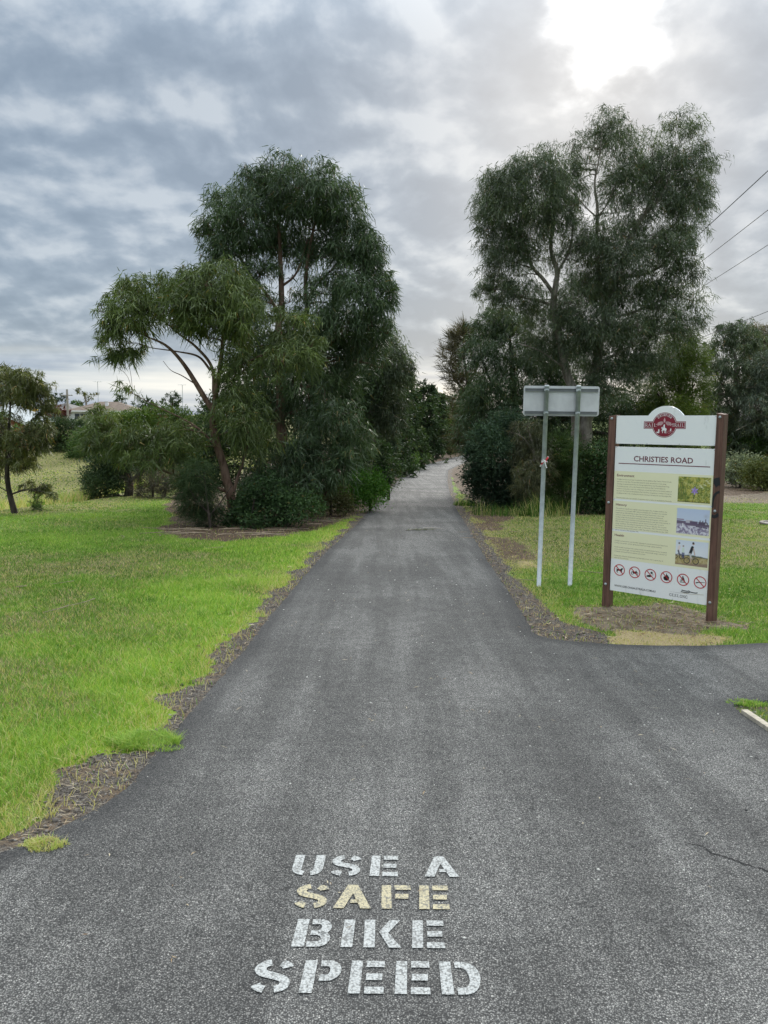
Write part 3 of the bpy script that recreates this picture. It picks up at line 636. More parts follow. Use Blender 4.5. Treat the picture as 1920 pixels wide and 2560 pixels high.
# main board
mx0, mx1, mz0, mz1 = bu(.008), bu(1.000), .185, 1.679
sp = Soup(); sp.box(mx0, mx1, 0, .018, mz0, mz1); main = sp.build('main_board', M_BOARD, board)
screws(main, [(bu(u_), v_) for u_ in (.018, .34, .67, .992) for v_ in (1.669, .194)]+[(bu(u_), v_) for u_ in (.016, .994) for v_ in (1.14, .83)])
sp = Soup(); text_mesh('CHRISTIES ROAD', bu(.209), bu(.800), 1.537, 1.592, -.0012, sp, bold=.014); sp.poly([(bu(.050), -.0012, 1.506), (bu(.962), -.0012, 1.506), (bu(.962), -.0012, 1.514), (bu(.050), -.0012, 1.514)])
sp.build('title_lettering', M_TITLE, main)
TXT = dict(Environment=((1.146, 1.431), 1.376, .031, 1.351, .0236, [
 'Wildlife corridors have been created that link the Bellarine Rail Trail to Yarram Creek', 'and down to Swan Bay. This provides habitat for birds and animals to move along',
 'including threatened species like the Orange-bellied Parrot and Growling Grass Frog.', 'Community groups such as the Friends of the Bellarine Rail Trail and Bellarine',
 'Landcare Group play a vital role in helping to protect and enhance the natural values of', 'the Trail. The Friends of the Bellarine Rail Trail have revegetated a number of areas on',
 'the Bellarine Rail Trail, including this section between Christies Rd and Kensington Rd.', '', 'The Chocolate Lily is an example of vegetation that is native to the Bellarine Peninsula.'], .605),
 History=((.833, 1.126), 1.077, .028, 1.053, .0222, [
 'The station at Leopold was originally named Kensington Flat. A timber platform was', 'provided here on 1st August 1887, adjacent to Melaluka Rd. The station was renamed',
 'Leopold during 1890 following pressure from the Postal Department as there was', 'confusion owing to the fact that a Kensington already existed near Melbourne.',
 'Loadings of agricultural products forming the bulk of outwards goods, and the usual', 'domestic needs of coal, fertilizers and machinery being the main part of the inwards. In',
 '1893, the station master was withdrawn and the station worked under "no one in', 'charge" conditions. The siding was extended by 110 feet on 29th July 1923. Leopold',
 'was closed to "less than wagon load" traffic on March 2nd, 1962. The station building', 'was removed during a violent storm in 1940. The siding received little use after 1950', 'and was removed on 20th September 1962.'], .60),
 Health=((.522, .811), .761, .028, .718, .0222, [
 'Cycling is a great way to exercise while enjoying the natural environment. Expect you', 'Cycling is an aerobic activity, giving your heart and lungs a great workout.', '',
 'Health benefits associated with cycling include increased aerobic fitness, increased', 'muscle tone and strength, increased energy levels, reduced body weight, reduced risk', 'of disease, increased fitness without joint stress.', '',
 'Cycling also enhances mental health and decreases stress, and is a great way of', 'exploring the community.'], .585))
for hd, ((z0, z1), hz_, hh_, tz, pitch, lines, wmax) in TXT.items():
    sp = Soup(); sp.poly([(mx0+.0005, -.0005, z0), (mx1-.0005, -.0005, z0), (mx1-.0005, -.0005, z1), (mx0+.0005, -.0005, z1)])
    pn = sp.build('text_panel', M_YEL, main)
    sp = Soup(); text_mesh(hd, bu(.038), bu(.038)+len(hd)*.0168, hz_, hz_+hh_*.84, -.0012, sp, bold=.012); sp.build('heading', M_TITLE, main)
    sp = Soup(); mxl = max(len(l) for l in lines)
    for i_, l_ in enumerate(lines):
        if l_: text_mesh(l_, bu(.040), bu(.040)+(wmax-.03)*len(l_)/mxl, tz-i_*pitch-.009, tz-i_*pitch+.003, -.0012, sp)
    sp.build('body_text', M_BODY, main, kind='stuff')

def raster(nx_, ny_, fn):
    xs = (np.arange(nx_)+.5)/nx_; ys = (np.arange(ny_)+.5)/ny_; A, B = np.meshgrid(xs, ys)
    return fn(A, B)
def photo(x0, x1, z0, z1, img, name='printed_photo', label=None):
    ny_, nx_, _ = img.shape
    xs = np.linspace(x0, x1, nx_); zs = np.linspace(z0, z1, ny_); A, B = np.meshgrid(xs, zs)
    I_ = (np.arange(ny_-1)[:, None]*nx_+np.arange(nx_-1)[None, :])
    me = np_mesh(name, np.stack([A.ravel(), np.full(A.size, -.0014), B.ravel()], -1), np.stack([I_, I_+1, I_+nx_+1, I_+nx_], -1).reshape(-1, 4), M_PRINT, colors=dict(print=np.concatenate([img.reshape(-1, 3), np.ones((nx_*ny_, 1))], 1)))
    return link(name, me, main, label=label)
def lay(img, mask, col): return img*(1-mask[..., None])+np.array(col)*mask[..., None]
def disc(A, B, cx, cy, r_, asp, s=.015): return sm(s, -s, np.hypot((A-cx)*asp, B-cy)-r_)
def seg(A, B, p, q, w_, asp, s=.012):
    p = np.array(p); q = np.array(q); dx, dy = (q-p)*np.array([asp, 1]); X_ = (A-p[0])*asp; Y_ = B-p[1]
    t_ = np.clip((X_*dx+Y_*dy)/(dx*dx+dy*dy+1e-9), 0, 1); return sm(s, -s, np.hypot(X_-dx*t_, Y_-dy*t_)-w_)
def flower(A, B):
    n = fbm(A*14, B*9, 3, 4); n2 = fbm(A*40, B*24, 5, 3); asp = 1.27
    im = np.zeros(A.shape+(3,))+np.array((.22, .27, .05)); im = lay(im, sm(.4, .65, n), (.50, .46, .10)); im = lay(im, sm(.55, .75, n2)*.7, (.62, .62, .25)); im = lay(im, sm(.45, .25, n2)*.7, (.06, .10, .02))
    for k_ in range(14):
        x_ = .02+.018*k_; im = lay(im, seg(A, B, (x_, .12), (x_+.06*math.sin(k_*2.1), .55+.3*math.sin(k_*1.3)**2), .010, asp)*.85, (.04+.05*(k_ % 3), .13+.03*(k_ % 2), .03))
    im = lay(im, sm(.14, .02, B+.1*n2)*.8, (.10, .07, .03))
    im = lay(im, seg(A, B, (.46, .02), (.55, .42), .010, asp), (.05, .06, .02)); im = lay(im, seg(A, B, (.55, .42), (.96, .97), .009, asp), (.10, .12, .04))
    for (x_, y_) in ((.70, .62), (.78, .72), (.84, .88), (.66, .68), (.9, .8)): im = lay(im, seg(A, B, (x_, y_), (x_+.07, y_-.03), .018, asp), (.70, .72, .42))
    for k_ in range(6):
        a_ = R(30+60*k_); im = lay(im, seg(A, B, (.52, .46), (.52+.085*math.cos(a_), .46+.12*math.sin(a_)), .028, asp), (.36, .24, .62) if k_ % 2 else (.46, .34, .74))
    return lay(im, disc(A, B, .52, .46, .025, asp), (.30, .14, .50))
def train(A, B):
    n = fbm(A*30, B*18, 13, 4); asp = 1.27; im = np.zeros(A.shape+(3,))+np.array((.60, .68, .84)); im = lay(im, sm(.6, 1., B)*.35, (.50, .60, .84))
    im = lay(im, sm(.50, .38, B+.12*A-.06), (.42, .38, .50)); im = lay(im, sm(.5, .62, n)*sm(.4, .3, B), (.72, .70, .78)); im = lay(im, sm(.5, .36, n)*sm(.4, .3, B)*.8, (.22, .18, .28))
    im = lay(im, sm(.012, -.012, np.abs(B-(.46-.05*A))-.06)*sm(.0, .02, A)*sm(.30, .28, A), (.17, .13, .20)); im = lay(im, sm(.01, -.01, np.abs(B-.56)-.02)*sm(.24, .22, A), (.30, .20, .28))
    im = lay(im, sm(.012, -.012, np.abs(B-.50)-.055)*sm(.28, .30, A)*sm(.50, .48, A), (.55, .53, .60)); im = lay(im, sm(.012, -.012, np.abs(B-.40+.02*A)-.05)*sm(.26, .28, A), (.16, .12, .19))
    im = lay(im, sm(.012, -.012, np.abs(B-.46)-.06)*sm(.40, .42, A)*sm(.66, .64, A), (.14, .10, .17)); im = lay(im, sm(.012, -.012, np.abs(B-.45)-.065)*sm(.66, .68, A)*sm(.94, .92, A), (.12, .09, .14))
    for x_, h_ in ((.72, .56), (.80, .55), (.885, .62)): im = lay(im, seg(A, B, (x_, .45), (x_, h_), .018, asp), (.11, .08, .13))
    im = lay(im, disc(A, B, .90, .45, .07, asp), (.10, .08, .12)); im = lay(im, disc(A, B, .90, .45, .035, asp), (.55, .52, .58))
    for k_ in range(7): im = lay(im, disc(A, B, .62+.05*k_, .33-.006*k_, .028, asp), (.09, .07, .11))
    for dy_ in (0, .06): im = lay(im, seg(A, B, (.62, .24-dy_), (1., .19-dy_), .008, asp), (.14, .11, .17))
    im = lay(im, disc(A, B, .89, .74, .06, asp, .08)*.6, (.42, .44, .52)); im = lay(im, seg(A, B, (.20, .30), (.20, .40), .018, asp), (.86, .86, .88))
    return im
def riders(A, B):
    n = fbm(A*24, B*14, 23, 4); asp = 1.27; im = np.zeros(A.shape+(3,))+np.array((.80, .84, .90)); im = lay(im, sm(.55, 1., B)*.4, (.62, .72, .88))
    hz_ = .40-.06*A; im = lay(im, sm(.03, -.03, B-hz_-.05*fbm(A*9, A*0, 2, 3)-.02)*sm(.25, .32, A), (.08, .10, .07)); im = lay(im, sm(.008, -.008, B-hz_), (.42, .33, .14)); im = lay(im, sm(.45, .65, n)*sm(.02, -.02, B-hz_), (.56, .47, .26)); im = lay(im, sm(.14, .04, B-.1*A+.05)*.9, (.30, .21, .17))
    def bike(x_, y_, s_, im):
        for dx in (-.13*s_, .13*s_):
            rr_ = np.hypot((A-x_-dx)*asp, B-y_); im = lay(im, sm(.014, .0, np.abs(rr_-.105*s_)-.008), (.03, .03, .035))
        for p, q in (((x_-.13*s_, y_), (x_-.03*s_, y_+.13*s_)), ((x_-.03*s_, y_+.13*s_), (x_+.09*s_, y_+.14*s_)), ((x_+.09*s_, y_+.14*s_), (x_+.13*s_, y_)), ((x_-.03*s_, y_), (x_+.09*s_, y_+.14*s_))): im = lay(im, seg(A, B, p, q, .009, asp), (.12, .12, .14))
        return im
    im = bike(.10, .32, .8, im); im = bike(.50, .20, 1.05, im)
    # back rider, walker, front rider
    im = lay(im, seg(A, B, (.10, .62), (.12, .74), .045, asp), (.84, .74, .72)); im = lay(im, disc(A, B, .11, .86, .035, asp), (.12, .09, .08)); im = lay(im, seg(A, B, (.09, .56), (.13, .40), .030, asp), (.10, .10, .14))
    im = lay(im, seg(A, B, (.24, .54), (.24, .66), .045, asp), (.70, .80, .70)); im = lay(im, disc(A, B, .24, .76, .032, asp), (.34, .24, .18)); im = lay(im, seg(A, B, (.22, .48), (.22, .30), .022, asp), (.04, .06, .16)); im = lay(im, seg(A, B, (.265, .48), (.265, .30), .022, asp), (.04, .06, .16))
    im = lay(im, seg(A, B, (.46, .50), (.52, .74), .055, asp), (.02, .022, .028)); im = lay(im, disc(A, B, .545, .885, .045, asp), (.55, .36, .28)); im = lay(im, disc(A, B, .54, .915, .04, asp), (.02, .02, .025)); im = lay(im, seg(A, B, (.55, .70), (.60, .46), .018, asp), (.60, .40, .32)); im = lay(im, seg(A, B, (.45, .48), (.50, .30), .032, asp), (.62, .60, .58)); im = lay(im, seg(A, B, (.50, .30), (.48, .14), .02, asp), (.55, .38, .3))
    return im
photo(bu(.669), bu(.978), 1.163, 1.408, raster(96, 76, flower), label='printed photo of a purple flower in grass')
photo(bu(.671), bu(.982), .854, 1.101, raster(96, 76, train), label='printed old photo of a steam train')
photo(bu(.675), bu(.985), .548, .790, raster(96, 76, riders), label='printed photo of people cycling and walking')
# prohibition pictograms
def pict(cx, cz, shapes):
    s_ = Soup(); y_ = -.0012
    for pts in shapes: s_.poly([(cx+p[0]*.048, y_, cz+p[1]*.048) for p in pts][::-1], 1)
    for q in ribbon(arc(cx, cz, .0555, .0555, 0, 360, 28), .0085): s_.poly([(p[0], y_-.0004, p[1]) for p in q], 0)
    for q in ribbon([(cx-.040, cz+.040), (cx+.040, cz-.040)], .0085): s_.poly([(p[0], y_-.0005, p[1]) for p in q], 0)
    s_.build('pictogram', [M_RED, M_INK], main)
def circ(x, z, r_, n=12): return [(x+r_*math.cos(2*math.pi*i/n), z+r_*math.sin(2*math.pi*i/n)) for i in range(n)]
def ringq(x, z, r_, w_): return ribbon(arc(x, z, r_, r_, 0, 360, 14), w_)
DOG = [(-.85, .28), (-.55, .15), (.30, .18), (.45, .42), (.72, .45), (.90, .30), (.66, .16), (.55, -.12), (.62, -.6), (.48, -.62), (.40, -.2), (-.30, -.18), (-.45, -.35), (-.35, -.62), (-.5, -.64), (-.66, -.30), (-.60, .0)]
GUNS = [[(-.9, -.28), (-.85, -.1), (-.45, .02), (.0, .06), (.95, .14), (.95, .06), (.1, -.04), (-.35, -.10), (-.55, -.22)]]
FLAME = [(-.45, -.62), (-.62, -.2), (-.5, .15), (-.38, .0), (-.30, .45), (-.12, .25), (.02, .85), (.18, .35), (.32, .50), (.38, .1), (.52, .22), (.60, -.2), (.42, -.62), (.1, -.72), (-.1, -.72)]
star = [(.25+(.30 if i % 2 == 0 else .17)*math.cos(i*math.pi/10), .45+(.30 if i % 2 == 0 else .17)*math.sin(i*math.pi/10)) for i in range(20)]
pict(bu(.104), .411, [DOG]); pict(bu(.268), .408, [*ringq(-.5, -.22, .26, .11), *ringq(.5, -.22, .26, .11), [(-.55, .1), (-.2, .22), (.1, .12), (.3, .38), (.48, .36), (.42, .12), (.55, -.15), (.2, -.3), (-.25, -.28)]])
pict(bu(.433), .405, [star, [(-.8, -.5), (-.8, -.2), (-.2, -.05), (.1, -.2), (.35, -.22), (.3, -.36), (-.1, -.5)], *ribbon([(.45, .3), (.6, .1), (.5, -.1)], .07)])
pict(bu(.596), .404, [FLAME]); pict(bu(.761), .401, [[(-.02, .8), (.45, -.35), (.15, -.45), (.0, .2), (-.2, -.45), (-.35, -.35)], *ribbon([(-.6, -.55), (.6, -.55)], .09), *ribbon([(-.6, -.55), (-.1, .75)], .08)]); pict(bu(.925), .398, GUNS)
sp = Soup(); text_mesh('WWW.GEELONGAUSTRALIA.COM.AU', bu(.056), bu(.494), .233, .254, -.0012, sp, bold=.012); sp.build('web_address', M_INK, main)
sp = Soup(); serif_word('GEELONG', bu(.632), bu(.815), .222, .248, -.0012, sp, 0, .15); text_mesh('CITY OF GREATER', bu(.640), bu(.740), .262, .269, -.0012, sp, 1)
for (x_, z_, L_) in ((.752, .297, .075), (.745, .282, .085)):
    for q in ribbon(spline([(bu(x_), z_), (bu(x_+L_*.5), z_-.003), (bu(x_+L_*.8), z_-.002), (bu(x_+L_), z_+.004)], 8), .008): sp.poly([(p[0], -.0012, p[1]) for p in q], 0)
for q in ribbon(spline([(bu(.825), .292), (bu(.865), .288), (bu(.895), .289), (bu(.905), .296)], 8), .008): sp.poly([(p[0], -.0012, p[1]) for p in q], 0)
for q in ribbon([(bu(.742), .268), (bu(.85), .272), (bu(.965), .281)], .004): sp.poly([(p[0], -.0012, p[1]) for p in q], 2)
sp.build('council_logo', [M_INK, M_GREY, M_TAN], main)

# ------------------------------------------------------------------ metal sign seen from behind
MY = 9.15
msign = thing('road_sign', 'back of a blank aluminium sign on two galvanised steel posts', 'sign', (2.08, MY, float(zp(MY))))
g0 = float(zp(MY))
def rrect(x0, x1, z0, z1, r_):
    P_ = []
    for cx_, cz_, a_ in ((x1-r_, z0+r_, -90), (x1-r_, z1-r_, 0), (x0+r_, z1-r_, 90), (x0+r_, z0+r_, 180)): P_ += arc(cx_, cz_, r_, r_, a_, a_+90, 5)
    return P_
sp = Soup(); sp.prism(rrect(1.632-2.08, 2.528-2.08, 1.575-g0, 1.925-g0, .03), .034, .0375); pan = sp.build('panel', M_ALU, msign)
sp = Soup()
for z_ in (1.877, 1.611):
    for za, zb in ((-.0175, -.0135), (.0135, .0175)): sp.box(-.43, .43, .020, .0335, z_-g0+za, z_-g0+zb)
    sp.box(-.43, .43, .0285, .0335, z_-g0-.013, z_-g0+.013)
sp.build('mounting_rail', plain('rail', (.22, .23, .24), .5, .4), msign)
for px_, lean_ in ((-.186, -.010), (.188, -.008)):
    sp = Soup(); sp.tube([(px_+lean_, -.008, -.1), (px_, -.008, 1.918-g0)], .0265, 16, 0)
    po = sp.build('post', M_STEEL, msign, smooth=False); 
    for p_ in po.data.polygons: p_.use_smooth = len(p_.vertices) == 4
    sp = Soup(); sp.tube([(px_, -.008, 1.912-g0), (px_, -.008, 1.926-g0), (px_, -.008, 1.934-g0)], [.030, .030, .018], 16); sp.build('post_cap', M_STEEL, po)
    for z_ in (1.877, 1.611):
        sp = Soup(); sp.tube([(px_, -.008, z_-g0-.013), (px_, -.008, z_-g0+.013)], .0292, 16); sp.box(px_-.004, px_+.004, -.050, -.034, z_-g0-.004, z_-g0+.004)
        sp.tube([(px_-.016, -.043, z_-g0), (px_+.016, -.043, z_-g0)], .0055, 8); sp.build('clamp', M_STEEL, po)
# tape tied round the left post
M_TRED = plain('red_tape', (.55, .02, .03), .4); M_TWH = plain('white_tape', (.82, .80, .80), .4)
rb = thing('barrier_tape', 'knotted scrap of red and white barrier tape on the left metal post', 'tape', (2.08-.190, MY-.008, 1.037))
sp = Soup(); sp.tube([(0, 0, -.012), (0, 0, .012)], .0275, 14, 1, caps=False)
sp.tube([(-.004, -.032, 0), (.008, -.036, .006)], .010, 6, 1)
def tape(pts, wid, mats_):
    P_ = spline(pts, 10)
    for i in range(9):
        a_, b_ = P_[i], P_[i+1]; n_ = np.array([-(b_-a_)[2], .3*wid, (b_-a_)[0]]); n_ = n_/np.linalg.norm(n_)*wid/2*(1+.3*math.sin(i*1.7))
        sp.poly([a_-n_, b_-n_, b_+n_, a_+n_], mats_[i*len(mats_)//9])
tape([(0, -.036, 0), (.018, -.045, .022), (.036, -.048, .048), (.042, -.042, .060)], .020, [1, 0, 0, 0, 1]); tape([(0, -.036, 0), (-.018, -.045, -.012), (-.038, -.048, -.034), (-.050, -.046, -.058)], .020, [1, 0, 0, 1, 1])
tape([(.004, -.036, -.004), (.014, -.043, -.03), (.020, -.042, -.054), (.030, -.044, -.072)], .012, [1, 1, 1, 1]); tape([(0, -.036, 0), (-.012, -.043, .012), (-.016, -.040, .026)], .010, [1, 1]); tape([(.004, -.037, 0), (.022, -.046, .004), (.034, -.044, -.004)], .012, [1, 0, 1])
sp.build('tape', [M_TRED, M_TWH], rb)

# ------------------------------------------------------------------ small things on the ground
M_CONC = plain('concrete', (.22, .195, .165), .85, 0, .2, 30); M_LID = plain('cast_iron', (.055, .055, .055), .6, .3, .2, 30)
cx_, cy_ = 9.42, 18.15; dc = thing('drain_cover', 'round dark drain cover in a pale concrete ring set in the right lawn', 'drain cover', (cx_, cy_, float(T(cx_, cy_))))
sp = Soup(); n_ = 40
prof = [(.44, -.04), (.44, .045), (.43, .055), (.35, .055), (.345, .03)]
V_ = [(r_*math.cos(2*math.pi*i/n_), r_*math.sin(2*math.pi*i/n_), z_) for r_, z_ in prof for i in range(n_)]
sp.quadmesh(V_, [(k_*n_+i, k_*n_+(i+1) % n_, (k_+1)*n_+(i+1) % n_, (k_+1)*n_+i) for k_ in range(4) for i in range(n_)]); sp.build('ring', M_CONC, dc)
sp = Soup(); sp.tube([(0, 0, -.02), (0, 0, .042)], .340, 40); [sp.box(-.22, .22, -.2+.08*i, -.17+.08*i, .0425, .047) for i in range(6)]; sp.build('lid', M_LID, dc)
M_EDGE = plain('weathered_timber', (.42, .37, .29), .8, 0, .25, 25)
te = thing('edging_board', 'pale weathered timber edging along the small gravel bed at the right frame edge', 'edging', (2.2, 4.4, float(zp(4.4))))
sp = Soup()
q0, q1 = Vector((2.185, 4.50)), Vector((2.232, 2.9))
V_ = []
for q, yy in ((q0, 4.5), (q1, 2.9)):
    for dx, dz in ((0, -.05), (0, .038), (.04, .040), (.04, -.05)): V_.append((q.x+dx-2.2, q.y-4.4, float(zp(yy))+dz-float(zp(4.4))))
sp.quadmesh(V_, [(0, 4, 5, 1), (1, 5, 6, 2), (2, 6, 7, 3), (0, 1, 2, 3), (7, 6, 5, 4)]); sp.build('board', M_EDGE, te, bevel=.004)
